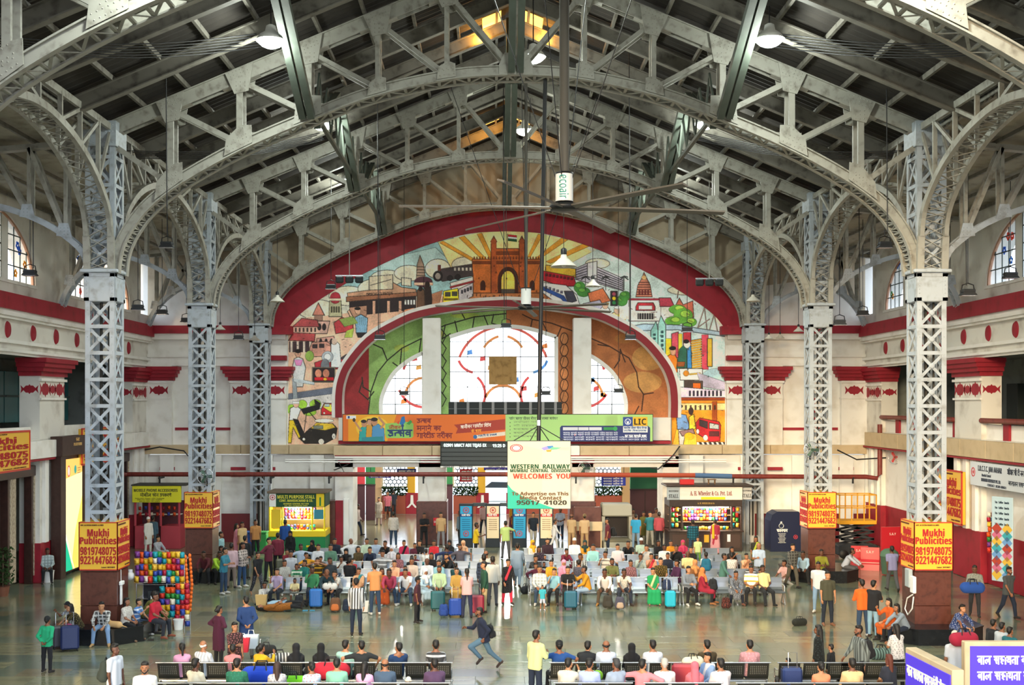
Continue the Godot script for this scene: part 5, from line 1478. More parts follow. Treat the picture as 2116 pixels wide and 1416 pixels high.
# ======================= things hung in the hall =======================
func hvls_fan(label: String,pos: Vector3,top: float,turn: float,named: bool) -> void:
	var o := thing("ceiling_fan",label,"fan",pos,turn)
	var m := MB.new(); m.lathe([[0.001,-0.1],[0.3,-0.08],[0.34,0.0],[0.3,0.06],[0.12,0.08]],16); part(o,"hub",m,M("black"))
	m = MB.new(); m.lathe([[0.1,0.06],[0.2,0.1],[0.2,0.12]],20); m.lathe([[0.2,0.72],[0.2,0.76],[0.06,0.78]],20); part(o,"motor_cap",m,M("black"))
	m = MB.new(); m.lathe([[0.195,0.12],[0.195,0.72]],24); part(o,"motor_housing",m,mat("fanwhite",H("e8ebe8"),0.35))
	m = MB.new(); m.rod(V3(0,0.76,0),V3(0,top - pos.y,0),0.11 if named else 0.06,10); part(o,"down_pole",m,paint("55534d"))
	for i in 6:
		m = MB.new()
		var n := 8
		var a := TAU * i / 6.0
		var B := Basis(Vector3.UP,-a)
		for k in n:
			var r0 := 0.28 + 3.37 * k / n
			var r1 := 0.28 + 3.37 * (k + 1) / n
			var s0 := -0.035 * pow(r0 / 3.65,2)
			var s1 := -0.035 * pow(r1 / 3.65,2)
			var u := V3(0,0.022,0.075)
			var th := V3(0,0.018,-0.004)
			var A := B * V3(r0,s0 - 0.02,0)
			var C := B * V3(r1,s1 - 0.02,0)
			var ub := B * u
			var tb := B * th
			m.quad(A - ub + tb,A + ub + tb,C + ub + tb,C - ub + tb); m.quad(C - ub - tb,C + ub - tb,A + ub - tb,A - ub - tb)
			m.quad(A - ub - tb,A - ub + tb,C - ub + tb,C - ub - tb); m.quad(C + ub - tb,C + ub + tb,A + ub + tb,A + ub - tb)
			if k == n - 1: m.quad(C - ub - tb,C - ub + tb,C + ub + tb,C + ub - tb)
		part(o,"blade",m,mat("blade",H("57524a"),0.5))
	m = MB.new()
	for i in 4:
		var a := TAU * (i + 0.3) / 4.0
		m.rod(V3(0,0.1,0),V3(cos(a) * 3.0,top - pos.y,sin(a) * 3.0),0.012,4)
	part(o,"stay_wires",m,M("black"))
	if named:
		var l := letters(o,"ecoair",0.2,0.52,paint("1f8f86"),Transform3D(Basis(Vector3.BACK,-PI / 2),V3(0,0,0)),false,false)
		l.transform = Transform3D(Basis(Vector3.UP,deg_to_rad(-turn)),Vector3()) * Transform3D(Basis(),V3(-0.02,0.42,0.19)) * l.transform
func top_y(x: float) -> float: return roof_y(x) + 0.02 if absf(x) < 12.6 else 15.16 - (absf(x) - 12.6) * 0.081
func build_hanging() -> void:
	hvls_fan("big six-bladed ceiling fan with white lettered motor, nearest the camera",at(1166,428,25.7),20.0,7,true)
	hvls_fan("big ceiling fan with plain white motor in front of the mural",at(1087,636,44.5),19.5,22,false)
	# welcome sign on its pole
	var d := 35.0
	var o := thing("hanging_sign","cream and green hanging welcome sign on a long black pole in the hall centre","sign",Vector3.ZERO)
	var c := CV.new(1049,912,129.5,139,4.0,H("e6dcc0"))
	c.p("1049,1001 1058,1012 1080,1026 1110,1038 1146,1051 1049,1051","12c4a4"); c.p("1049,912 1178,912 1178,1051 1120,1051 1120,930","e8e0c8"); c.p("1049,1001 1058,1012 1080,1026 1110,1038 1146,1051 1049,1051","12c4a4")
	c.e(1067,926,13.5,8,"c8303a"); c.e(1067,926,11.5,6.6,"f4e8dc"); c.e(1067,926,10,5.6,"d8424a"); c.e(1067,926,8,4.4,"efe8f0")
	c.p("1118,926 1130,922 1134,928 1124,931","a79ae0"); c.p("1130,922 1142,921 1144,925 1134,928","3f8fd0"); c.p("1140,924 1160,925 1150,929 1136,930","7ad0a0"); c.p("1128,930 1140,929 1138,934 1130,934","e8a83a")
	for i in 3: c.l("1154,%s 1176,%s" % [925 + i * 2.4,925 + i * 2.4],0.6,"b8b0a0")
	var x0 := wx(1049,d); var x1 := wx(1178.5,d); var y0 := wy(1051,d); var y1 := wy(912,d)
	for f in [1,-1]:
		var q := face(c,"welcome_print",x0,x1,y0,y1,-d + 0.07)
		q[1].albedo_color = Color(0.86,0.86,0.86)
		q[1].emission_enabled = true; q[1].emission_texture = q[1].albedo_texture; q[1].emission_energy_multiplier = 0.08
		if f > 0: part(o,"printed_face",q[0],q[1])
	var b := MB.new(); panel(b,x0 - 0.01,x1 + 0.01,y0 - 0.01,y1 + 0.02,-d + 0.05,0.12); part(o,"case",b,paint("3a3d3c"))
	var cx := (x0 + x1) / 2
	var zf := -d + 0.07
	for q in [["WESTERN  RAILWAY",964,0.13,1.78,"14502c",1116],["MUMBAI  CENTRAL  DIVISION",972.5,0.095,1.8,"14502c",1116],["WELCOMES  YOU",984,0.15,1.72,"d8402a",1119],["To Advertise on This",1020,0.1,1.7,"6a4a24",1116],["Media Contact",1028.5,0.11,1.25,"6a4a24",1117],["95017  41020",1038.5,0.13,1.5,"3a3420",1119]]:
		letters(o,q[0],q[2],q[3],paint(q[4]),Transform3D(Basis(),V3(wx(q[5],d),wy(q[1],d),zf)),false,true,0.8)
	b = MB.new(); b.rod(at(1113,912,d) ,at(1127,150,d),0.06,8); part(o,"pole",b,M("black"))
	b = MB.new()
	for px in [1060,1095,1135,1168]: b.rod(at(px,912,d),at(1113,880,d),0.014,4)
	part(o,"stay_wires",b,M("black"))
	b = MB.new(); b.rbox(at(1113,874,d) + V3(0,0,0.02),V3(0.1,0.18,0.1),0.01); part(o,"clamp",b,M("chrome"))
	# enamel shade pendants and dark flood lamps on long rods
	var sh := MB.new(); sh.lathe([[0.07,0.3],[0.09,0.2],[0.16,0.14],[0.34,-0.02],[0.36,-0.05],[0.33,-0.03],[0.14,0.12],[0.05,0.2]],18); var shm := sh.done()
	var cap := MB.new(); cap.lathe([[0.08,0.28],[0.08,0.42],[0.03,0.46]],10); var capm := cap.done()
	var bulb := MB.new(); bulb.ball(V3(0,0.02,0),V3(0.07,0.09,0.07),8); var bulbm := bulb.done()
	for q in [[573,622,55.5,1.0,"at the left foot of the red arch"],[455,680,57,0.75,"left of the second column capital"],[526,702,57,0.75,"beside the left column at the mural"],[1165,548,51,1.65,"widest of all, right of the painted gateway"],[1225,590,53,1.0,"in front of the painted office block"],[1556,621,56,1.0,"at the right foot of the red arch"],[1650,684,57,0.72,"in the right lunette"],[1589,699,57,0.62,"first of the low pair right of the mural"],[1612,698,57.4,0.62,"second of the low pair right of the mural"]]:
		var p := at(q[0],q[1],q[2])
		o = thing("pendant_lamp","white enamel pendant on a rod, " + q[4],"lamp",p)
		var S := Transform3D(Basis().scaled(Vector3.ONE * q[3]),Vector3())
		part(o,"shade",shm,mat("enamel",H("cfccc0"),0.5),S); part(o,"cap",capm,M("black"),S); part(o,"bulb",bulbm,mat("bulb",H("f4f2e8"),0.3),S)
		b = MB.new(); b.rod(V3(0,0.4 * q[3],0),V3(0,top_y(p.x) - p.y,0),0.014,5); part(o,"rod",b,M("black"))
	var fb := MB.new(); fb.rbox(V3(0,-0.06,0),V3(0.42,0.12,0.3),0.03); fb.prism(V2("-0.26,-0.2 0.26,-0.2 0.18,-0.1 -0.18,-0.1"),-0.15,0.15); var fbm := fb.done()
	var yk := MB.new(); yk.tube(PackedVector3Array([V3(-0.22,-0.1,0),V3(-0.18,0.14,0),V3(0,0.2,0),V3(0.18,0.14,0),V3(0.22,-0.1,0)]),0.02,5); var ykm := yk.done()
	var fg := MB.new(); fg.box(V3(0,-0.21,0),V3(0.46,0.015,0.26)); var fgm := fg.done()
	for q in [[62,558,41,"before the left clerestory window"],[335,640,50,"in the left lunette, upper"],[385,657,52,"beside the second left column"],[285,630,46,"right of the nearest left column"],[345,500,42,"high up between the left columns"],[493,693,55,"low between the left columns"],[785,692,50,"over the painted street, left"],[684,588,52,"over the domed painted house"],[1303,692,50,"over the painted flyover"],[1420,676,50,"over the painted green trees"],[1046,668,52,"above the centre window"],[1735,661,46,"right of the second right column"],[1783,642,50,"in the right lunette"],[1828,500,40,"high up left of the nearest right column"],[2000,598,38,"right of the nearest right column"],[2088,563,40,"before the right clerestory window"],[835,808,57,"in front of the left quarter window"],[1128,808,57,"in front of the centre window"],[1278,803,57,"in front of the right quarter window"]]:
		var p := at(q[0],q[1],q[2])
		o = thing("flood_lamp","small dark flood lamp on a thin rod, " + q[3],"lamp",p)
		part(o,"lamp_body",fbm,paint("33363a")); part(o,"yoke",ykm,M("black")); part(o,"lens",fgm,M("chrome"))
		var hi := top_y(p.x)
		b = MB.new(); b.rod(V3(0,0.2,0),V3(0,hi - p.y,0),0.013,4); part(o,"rod",b,M("black"))
	for q in [[722,577,50,"left of the mural"],[1466,583,50,"right of the mural"]]:
		o = thing("lamp_cluster","cross bar with three square dark lamps, hung on a rod " + q[3],"lamp",at(q[0],q[1],q[2]))
		for e in [-0.42,0,0.42]:
			b = MB.new(); b.rbox(V3(e,-0.02,0),V3(0.34,0.3,0.2),0.05); part(o,"lamp_head",b,paint("252b2e"))
		b = MB.new(); b.box(V3(0,0.15,0),V3(1.2,0.05,0.05)); part(o,"cross_bar",b,M("chrome"))
		b = MB.new(); b.rod(V3(0,0.15,0),V3(0,top_y(wx(q[0],q[2])) - wy(q[1],q[2]),0),0.022,6); part(o,"rod",b,paint("9a9a94"))
	# long loose wires from the roof
	for q in [[343,30,430,33],[1832,130,480,34],[345,380,500,44],[1775,380,640,46],[780,200,690,40],[1300,200,690,40],[1040,380,660,46],[67,360,555,36],[1995,360,590,36]]:
		b = MB.new(); b.rod(V3(wx(q[0],q[3]),top_y(wx(q[0],q[3])),-q[3]),at(q[0] + 2,q[2],q[3]),0.016,4)
		one("hanging_wire","thin black wire hanging from the steelwork, %s" % {343: "far up on the left",1832: "far up on the right",345: "between the left columns",1775: "between the right columns",780: "left of the arch centre",1300: "right of the arch centre",1040: "down the middle of the mural",67: "before the left aisle",1995: "before the right aisle"}[q[0]],"wire",b,M("black"))
	for s in [-1,1]:
		for k in 2:
			for j in 6:
				var z0: float = 24.5 + BAY * k + j * 0.22
				var tp := PackedVector3Array()
				for i in 9:
					var t := i / 8.0
					tp.append(V3(s * lerpf(12.2,7.2,t),lerpf(14.9,17.2,t) - sin(PI * t) * 0.3,-(z0 + t * 7.5)))
				b = MB.new(); b.tube(tp,0.016,4)
				one("power_line","%s of the six parallel black lines strung under the %s slope, %s set" % [["first","second","third","fourth","fifth","sixth"][j],"left" if s < 0 else "right","nearer" if k == 0 else "farther"],"wire",b,M("black"),Transform3D(),"parallel lines under the %s slope, set %s" % ["left" if s < 0 else "right","near" if k == 0 else "far"])
# ======================= column plinths, benches round them, yellow boards =======================
func sign_text(o: Node3D,w: float,h: float,xf: Transform3D,fac := 1.0) -> void:
	var red := paint("b01a20")
	letters(o,"Mukhi",h * 0.15,w * 0.56 * fac,red,xf * Transform3D(Basis(),V3(0,h * 0.285,0)),false,true,0.9)
	letters(o,"Publicities",h * 0.145,w * 0.94 * fac,red,xf * Transform3D(Basis(),V3(0,h * 0.12,0)),false,true,0.9)
	letters(o,"9819748075",h * 0.165,w * 0.93 * fac,red,xf * Transform3D(Basis(),V3(0,-h * 0.1,0)),false,true,0.6)
	letters(o,"9221447682",h * 0.165,w * 0.93 * fac,red,xf * Transform3D(Basis(),V3(0,-h * 0.29,0)),false,true,0.6)
	letters(o,"ADVT. IN STATION PREMISES ALLOWED",h * 0.028,w * 0.6,paint("5a2a1c"),xf * Transform3D(Basis(),V3(-w * 0.16,h * 0.44,0)))
	letters(o,"Contact : 9819748075",h * 0.028,w * 0.36,paint("5a2a1c"),xf * Transform3D(Basis(),V3(w * 0.26,-h * 0.44,0)))
func build_plinths() -> void:
	for s in [-1,1]:
		for k in [1,2]:
			var d: float = TA + BAY * (k - 1)
			var side: String = ("left" if s < 0 else "right") + (" column nearest the camera" if k == 1 else " column second from the camera")
			var o := thing("column_plinth","square brown granite plinth at the foot of the " + side,"plinth",V3(s * COLX,0,-d))
			var m := MB.new()
			for q in [[0.0,1.0],[1.01,1.0],[2.02,0.9]]:
				m.rbox(V3(0,q[0] + q[1] / 2,0),V3(1.08,q[1],1.08),0.01)
			part(o,"granite_slab",m,M("granite"))
			o = thing("plinth_bench","black stone bench ring round the foot of the " + side,"bench",V3(s * COLX,0,-d))
			var poly := V2("-1.4,-0.75 -0.75,-1.4 0.75,-1.4 1.4,-0.75 1.4,0.75 0.75,1.4 -0.75,1.4 -1.4,0.75")
			for i in 8:
				var a := poly[i]
				var b := poly[(i + 1) % 8]
				m = MB.new()
				m.prism(PackedVector2Array([a * 0.995,b * 0.995,b * 0.62,a * 0.62]),0.0,0.43,Transform3D(Basis(Vector3.RIGHT,-PI / 2),Vector3()))
				part(o,"stone_side",m,M("black_stone"))
			m = MB.new(); m.prism(poly,0.43,0.47,Transform3D(Basis(Vector3.RIGHT,-PI / 2).scaled(V3(1.01,1,1.01)),Vector3())); part(o,"seat_top",m,M("black_stone"))
			o = thing("advert_box","four-sided yellow phone number board on the " + side,"sign",V3(s * COLX,2.78,-d))
			m = MB.new(); m.rbox(Vector3(),V3(1.14,1.42,1.14),0.015); part(o,"board",m,mat("signyellow",H("f0bc38"),0.45))
			m = MB.new()
			for f in 4:
				var B := Basis(Vector3.UP,f * PI / 2)
				for e in [-1,1]: m.box(B * V3(0,e * 0.7,0.57),V3(1.16,0.03,0.02),B); m.box(B * V3(e * 0.565,0,0.57),V3(0.03,1.42,0.02),B)
			part(o,"red_border",m,mat("signred",H("c8321e"),0.5))
			sign_text(o,1.14,1.42,T(0,0,0.575))
			sign_text(o,1.14,1.42,Transform3D(Basis(Vector3.UP,-s * PI / 2),V3(-s * 0.575,0,0)))
	# power boxes on the right front plinth and a strip on the left one
	var o := thing("power_box","pale switch boxes and loose white cable on the right front brown plinth","electrical box",V3(COLX - 0.58,1.75,-35.0))
	var m := MB.new(); m.rbox(V3(-0.05,0.05,0.28),V3(0.12,0.55,0.36),0.02); part(o,"grey_box",m,paint("a9b4b6"))
	m = MB.new(); m.rbox(V3(-0.04,-0.1,0.62),V3(0.1,0.5,0.28),0.02); part(o,"white_box",m,M("white"))
	m = MB.new(); m.tube(PackedVector3Array([V3(-0.05,-0.4,0.6),V3(-0.1,-0.55,0.3),V3(-0.1,-0.9,0.1),V3(-0.1,-1.05,0.35),V3(-0.08,-0.8,0.65),V3(-0.05,-0.45,0.68)]),0.02,6); part(o,"cable",m,M("white"))
	o = thing("charging_strip","white socket strip on the left front brown plinth","electrical box",V3(-COLX + 0.56,1.3,-34.7))
	m = MB.new(); m.rbox(V3(0.03,0,0),V3(0.06,0.6,0.12),0.02); part(o,"strip",m,M("white"))
	m = MB.new(); m.rod(V3(0.03,0.3,0),V3(0.03,0.75,0.02),0.012,4); m.rbox(V3(0.05,0.35,0),V3(0.1,0.12,0.25),0.02); part(o,"plug",m,M("white"))
# ======================= rows of steel seats =======================
func bench(label: String,pos: Vector3,turn: float,n: int,group: String,dark: bool) -> void:
	var o := thing("waiting_bench",label,"bench",pos,turn,group)
	var sm := mat("seatsteel",H("8f9498"),0.34,0.85) if not dark else mat("seatdark",H("454440"),0.4,0.7)
	var tube := mat("tubesteel",H("b4b6b6"),0.3,0.8)
	var p := 0.58
	if not cache.has("seatb"):
		var b := MB.new()
		var prof := [[0.47,0.03],[0.55,-0.02],[0.7,-0.06],[0.86,-0.11]]
		for i in 3:
			b.beam(V3(0,prof[i][0],prof[i][1]),V3(0,prof[i + 1][0],prof[i + 1][1]),0.5,0.02,V3(0,0.2,1))
		cache["seatb"] = b.done()
		var hol := MB.new()
		for x in 9:
			for y in 5:
				for f in [0.0125,-0.0125]: hol.box(V3(-0.18 + x * 0.045,0.6 + y * 0.045,-0.035 - y * 0.013 + f),V3(0.02,0.02,0.008),Basis(Vector3.RIGHT,-0.3))
		cache["seath"] = hol.done()
		var st := MB.new()
		for q in [[0.46,0.02,0.43,0.2],[0.43,0.2,0.44,0.4],[0.44,0.4,0.41,0.46]]: st.beam(V3(0,q[0],q[1]),V3(0,q[2],q[3]),0.5,0.02)
		cache["seats"] = st.done()
	for i in n:
		var x := (i - (n - 1) / 2.0) * p
		part(o,"backrest",cache["seatb"],sm,T(x,0,0)); part(o,"seat",cache["seats"],sm,T(x,0,0))
		if dark: stuff(part(o,"perforations",cache["seath"],mat("holelight",H("77756a"),0.6),T(x,0,0)))
	var w := n * p
	var r := MB.new(); r.rod(V3(-w / 2,0.875,-0.115),V3(w / 2,0.875,-0.115),0.016,8); part(o,"top_rail",r,tube)
	r = MB.new(); r.rbox(V3(0,0.38,0.2),V3(w,0.06,0.05),0.01); part(o,"seat_beam",r,tube)
	for e in [-1,1]:
		var l := MB.new(); var x: float = e * (w / 2 - 0.04)
		l.tube(PackedVector3Array([V3(x,0.02,-0.1),V3(x,0.35,0.1),V3(x,0.38,0.2)]),0.022,6); l.rod(V3(x,0.38,0.22),V3(x,0.02,0.42),0.022,6); l.box(V3(x,0.015,0.16),V3(0.05,0.03,0.56))
		part(o,"leg",l,tube)
		var a := MB.new(); a.tube(PackedVector3Array([V3(x,0.4,0.36),V3(x,0.62,0.36),V3(x,0.66,0.3),V3(x,0.66,0.02)]),0.018,6); part(o,"armrest",a,tube)
func build_benches() -> void:
	var rows := ["front","second","third","fourth","rear"]
	for k in 5:
		var d := 40.9 + 2.06 * k
		for i in 5:
			var x := 1.45 + i * 1.78
			if k == 0 and i == 4: x += 0.1
			bench("steel three-seat bench in the %s row of the right block, %s" % [rows[k],["next to the centre aisle","second from the aisle","third from the aisle","second from the outer end","at the outer end"][i]],V3(x,0,-d),0,3,"steel benches of the right block",false)
		for i in 4:
			var x := -1.9 - i * 1.78 - (0.5 if k == 0 else 0.0)
			bench("steel three-seat bench in the %s row of the left block, %s" % [rows[k],["next to the centre aisle","second from the aisle","third from the aisle","at the outer end"][i]],V3(x,0,-d),0,3,"steel benches of the left block",false)
	for q in [[400,"leftmost of its row"],[553,"second from the left"],[704,"left of the running man, second"],[860,"left of the running man, nearest him"],[1210,"right of the yellow-shirted man"],[1363,"fourth bench, by the red suitcase"],[1515,"in front of the pink-shirted man"],[1680,"by the black trolley bag"],[1808,"at the purple booth"]]:
		bench("dark perforated steel bench seen from behind, upper row, " + q[1],V3(wx(q[0],27.6),0,-27.6),180,3,"dark benches of the nearer rows",true)
	for q in [[370,"under the old man in blue stripes"],[520,"below the yellow-dressed woman"],[680,"left part, third"],[850,"below the bald man"],[1225,"right of the standing man"],[1410,"in the middle of the right part"],[1600,"below the pink-shirted man"],[1760,"next to the purple booth"]]:
		bench("dark steel bench seen from behind, lowest row, " + q[1],V3(wx(q[0],25.6),0,-25.6),180,3,"dark benches of the lowest row",true)
# ======================= stalls and shop fronts =======================
func bx(par: Node3D,nm: String,m: Material,x0: float,x1: float,y0: float,y1: float,z0: float,z1: float,r := 0.015) -> MeshInstance3D:
	var b := MB.new(); b.rbox(V3((x0 + x1) / 2,(y0 + y1) / 2,(z0 + z1) / 2),V3(absf(x1 - x0),absf(y1 - y0),absf(z1 - z0)),minf(r,0.3 * minf(absf(x1 - x0),minf(absf(y1 - y0),absf(z1 - z0)))))
	return part(par,nm,b,m)
const PACK := ["e0561c","d8a81c","2f8a3c","b01f3c","3a4fa8","e8e0cc","7a3a8a","d83a2a","1f9aa8","f0c040"]
const PNAME := ["orange","mustard","green","crimson","blue","cream","purple","red","teal","yellow"]
func packet_mesh() -> ArrayMesh:
	if not cache.has("packet"):
		var m := MB.new()
		m.lathe([[0.001,-0.5],[0.62,-0.44],[0.66,-0.2],[0.68,0.2],[0.62,0.44],[0.001,0.5]],8,Transform3D(Basis().scaled(V3(0.75,1,0.25)),Vector3()))
		m.box(V3(0,0.5,0),V3(0.9,0.08,0.02)); m.box(V3(0,-0.5,0),V3(0.9,0.08,0.02))
		cache["packet"] = m.done()
	return cache["packet"]
func packets(n: int,nx: int,o: Vector3,dx: float,dy: float,sz: float,where: String,sd: int) -> void:
	var rng := RandomNumberGenerator.new(); rng.seed = sd
	for i in n:
		var c := rng.randi_range(0,PACK.size() - 1)
		var p := o + V3((i % nx) * dx,-(i / nx) * dy,0) + V3(rng.randf_range(-0.02,0.02),rng.randf_range(-0.02,0.02),rng.randf_range(-0.02,0.02))
		one("packet","%s snack packet %s" % [PNAME[c],where],"packet",packet_mesh(),paint(PACK[c],0.35),Transform3D(Basis(Vector3.BACK,rng.randf_range(-0.12,0.12)).scaled(V3(sz,sz * 1.15,sz)),p),PNAME[c] + " packets " + where)
func emblem(par: Node3D,xf: Transform3D,r: float) -> void:
	var m := MB.new()
	m.lathe([[r,0.0],[r,0.012],[r * 0.8,0.012],[r * 0.78,0.0]],20,xf * Transform3D(Basis(Vector3.RIGHT,PI / 2),Vector3()))
	for i in 8: m.box(xf * (V3(cos(TAU * i / 8),sin(TAU * i / 8),0.005) * r * 0.45),V3(r * 0.14,r * 0.14,0.01))
	m.lathe([[r * 0.3,0.0],[r * 0.3,0.012],[0.001,0.012]],12,xf * Transform3D(Basis(Vector3.RIGHT,PI / 2),Vector3()))
	part(par,"round_emblem",m,paint("c0343c"))
func build_stalls() -> void:
	# green and yellow stall left of the arcade
	var d := 55.4
	var z := -d
	var x0 := wx(555,d); var x1 := wx(672,d)
	var o := thing("snack_stall","green and yellow multi purpose snack stall against the left wall","stall")
	bx(o,"counter",paint("17804a"),x0,x1,0.0,0.66,z - 1.6,z); bx(o,"yellow_band",paint("e8c81e"),x0 - 0.02,x1 + 0.02,0.66,0.95,z - 1.62,z + 0.02)
	for i in 3: bx(o,"yellow_stripe",paint("e8c81e"),x1 - 0.9,x1 - 0.45,0.16 + i * 0.03,0.19 + i * 0.03,z,z + 0.01)
	bx(o,"fascia",paint("14482c"),x0 + 0.02,x1,2.08,2.74,z - 1.6,z + 0.05); bx(o,"roof",paint("6a5a4a"),x0 - 0.05,x1 + 0.1,2.74,2.84,z - 1.7,z + 0.15)
	bx(o,"back_panel",paint("c9b070"),x0,x1,0.9,2.1,z - 1.6,z - 1.5); bx(o,"side_panel",paint("d8c020"),x0,x0 + 0.05,0.9,2.1,z - 1.6,z - 0.1)
	for x in [x0 + 0.04,x0 + 0.66,x1 - 0.62,x1 - 0.04]: bx(o,"yellow_post",paint("e0c81c"),x - 0.035,x + 0.035,0.95,2.1,z - 0.06,z + 0.01)
	bx(o,"shelf",paint("d8d4c4"),x0 + 0.1,x1 - 0.1,1.42,1.46,z - 1.0,z - 0.5)
	bx(o,"yellow_poster",paint("e2c22c"),x0 + 0.1,x0 + 0.58,1.05,1.95,z - 0.12,z - 0.08); bx(o,"blue_poster",paint("3a8aa0"),x1 - 0.56,x1 - 0.1,1.5,1.95,z - 0.12,z - 0.08)
	bx(o,"white_emblem_panel",M("white"),x0 + 0.04,x0 + 0.36,2.1,2.72,z + 0.05,z + 0.06); emblem(o,T(x0 + 0.2,2.54,z + 0.06),0.13); emblem(o,T(x0 + 0.28,0.36,z),0.16)
	bx(o,"drink_poster",paint("e6c81e"),x1 - 0.42,x1 - 0.04,2.1,2.72,z + 0.05,z + 0.06); bx(o,"bottle_print",paint("2a7a3c"),x1 - 0.27,x1 - 0.19,2.14,2.55,z + 0.06,z + 0.065)
	var yl := paint("e8e04a")
	for q in [["MULTI PURPOSE STALL",0.16,1.78,2.57],["CONT. MAHESHCHAND & CO.",0.11,1.6,2.39],["MUMBAI CENTRAL RLY STN",0.06,1.2,2.24],["LIC. NO. CATERING UNIT",0.045,1.1,2.15]]: letters(o,q[0],q[1],q[2],yl,T((x0 + x1) / 2 - 0.03,q[3],z + 0.05))
	bx(o,"tube_light",glow("tubew",H("fff4dc"),5.0),x0 + 0.7,x1 - 0.7,2.02,2.06,z - 0.3,z - 0.26)
	lamp(o,V3((x0 + x1) / 2,1.95,z - 0.25),9.0,H("fff0d0"))
	packets(40,10,V3(x0 + 0.74,1.96,z - 0.5),0.155,0.14,0.13,"shown in the green stall",71)
	packets(20,10,V3(x0 + 0.74,1.15,z - 0.3),0.155,0.13,0.12,"on the green stall's counter",72)
	# dark wooden bookstall right of the arcade
	d = 55.2; z = -d
	x0 = wx(1383,d); x1 = wx(1534,d)
	o = thing("book_stall","dark wooden multi purpose bookstall with white lettered fascia on the right","stall")
	var wd := worn("darkwood",H("33231c"),H("1a120e"),0.5,0.5,0.0,1.0,73)
	bx(o,"counter",wd,x0,x1,0,0.92,z - 1.6,z); bx(o,"counter_top",wd,x0 - 0.06,x1 + 0.06,0.92,0.98,z - 1.6,z + 0.08)
	for i in 4: bx(o,"counter_panel",paint("43302a"),x0 + 0.15 + i * 0.85,x0 + 0.82 + i * 0.85,0.15,0.8,z,z + 0.015)
	bx(o,"header",wd,x0,x1,2.12,2.44,z - 1.6,z + 0.04); bx(o,"back_panel",wd,x0,x1,0.9,2.2,z - 1.6,z - 1.52); bx(o,"roof",wd,x0 - 0.15,x1 + 0.5,3.06,3.14,z - 1.7,z + 0.15)
	bx(o,"fascia",paint("ece4da"),x0 + 0.5,x1,2.44,3.08,z - 0.1,z + 0.05); bx(o,"end_fascia",paint("a9b4bc"),x0 - 0.1,x0 + 0.5,2.44,3.08,z - 0.1,z + 0.05); bx(o,"end_fascia",paint("c9ccce"),x1,x1 + 0.5,2.44,3.08,z - 0.35,z - 0.2)
	bx(o,"yellow_strip",paint("ecd81e"),x0 + 1.5,x0 + 2.65,2.46,2.58,z + 0.05,z + 0.06)
	letters(o,"A. H. Wheeler & Co. Pvt. Ltd.",0.2,2.0,paint("8a2a22"),T(x0 + 1.98,2.76,z + 0.06),true)
	for q in [[x0 + 0.2,z + 0.055],[x1 + 0.25,z - 0.19]]:
		letters(o,"STALL",0.17,0.46,paint("2a2e34"),T(q[0],2.62,q[1]),true); letters(o,"MULTI PURPOSE",0.07,0.46,paint("2a2e34"),T(q[0],2.86,q[1]),true)
	letters(o,"A. H. WHEELER & Co",0.08,0.8,paint("c9a050"),T((x0 + x1) / 2,2.28,z + 0.045),true)
	for x in [x0 + 0.04,x0 + 0.6,x1 - 0.5,x1 - 0.04]: bx(o,"post",wd,x - 0.05,x + 0.05,0.95,2.15,z - 0.08,z + 0.01)
	for y in [1.3,1.62,1.94]: bx(o,"shelf",paint("8a6a4a"),x0 + 0.1,x1 - 0.1,y,y + 0.03,z - 1.3,z - 0.7)
	bx(o,"tube_light",M("tubew"),x0 + 0.75,x1 - 0.6,2.05,2.1,z - 0.2,z - 0.14)
	lamp(o,V3(x0 + 1.2,1.98,z - 0.2),7.0,H("fff0dc")); lamp(o,V3(x1 - 1.0,1.98,z - 0.2),7.0,H("fff0dc"))
	packets(60,15,V3(x0 + 0.78,1.98,z - 0.68),0.145,0.17,0.13,"on the bookstall's shelves",74)
	packets(15,15,V3(x0 + 0.78,1.08,z - 0.2),0.145,0.14,0.14,"on the bookstall's counter",75)
	for q in [[x0 + 0.3,"left"],[x1 - 0.27,"right"]]: packets(8,2,V3(q[0] - 0.09,1.95,z - 0.3),0.19,0.25,0.16,"in the bookstall's %s side case" % q[1],76)
	bx(o,"notice",paint("e0b030"),x0 + 1.65,x0 + 1.88,0.42,0.78,z + 0.02,z + 0.03); bx(o,"notice",paint("d8dce4"),x0 + 2.75,x0 + 2.9,0.45,0.8,z + 0.02,z + 0.03)
	var rt := thing("roof_clutter","red box sign, stool and basins lying on the bookstall's roof","clutter")
	bx(rt,"red_sign",paint("c8282a"),x0 + 0.55,x0 + 1.22,3.15,3.4,z - 0.4,z - 0.2); bx(rt,"stool_top",paint("7a5a3a"),x0 + 1.9,x0 + 2.3,3.36,3.4,z - 0.6,z - 0.3)
	for e in [0.02,0.32]: bx(rt,"stool_leg",paint("7a5a3a"),x0 + 1.9 + e,x0 + 1.96 + e,3.14,3.36,z - 0.5,z - 0.4)
	# phone accessory stall at the left end
	d = 56.0; z = -d
	x0 = wx(274,d); x1 = wx(372,d)
	o = thing("phone_stall","pink-red phone accessory stall with yellow fascia in the left corner","stall")
	var pk := paint("b8404c")
	bx(o,"counter",pk,x0 + 0.1,x0 + 0.75,0,1.1,z - 1.2,z); bx(o,"counter",pk,x0 + 1.35,x1,0,1.1,z - 1.2,z); bx(o,"back_panel",paint("5a2a30"),x0 + 0.1,x1,0,2.25,z - 1.3,z - 1.2)
	for x in [x0 + 0.12,x0 + 0.8,x0 + 1.35,x1 - 0.05]: bx(o,"frame_post",pk,x - 0.05,x + 0.05,1.1,2.25,z - 0.08,z)
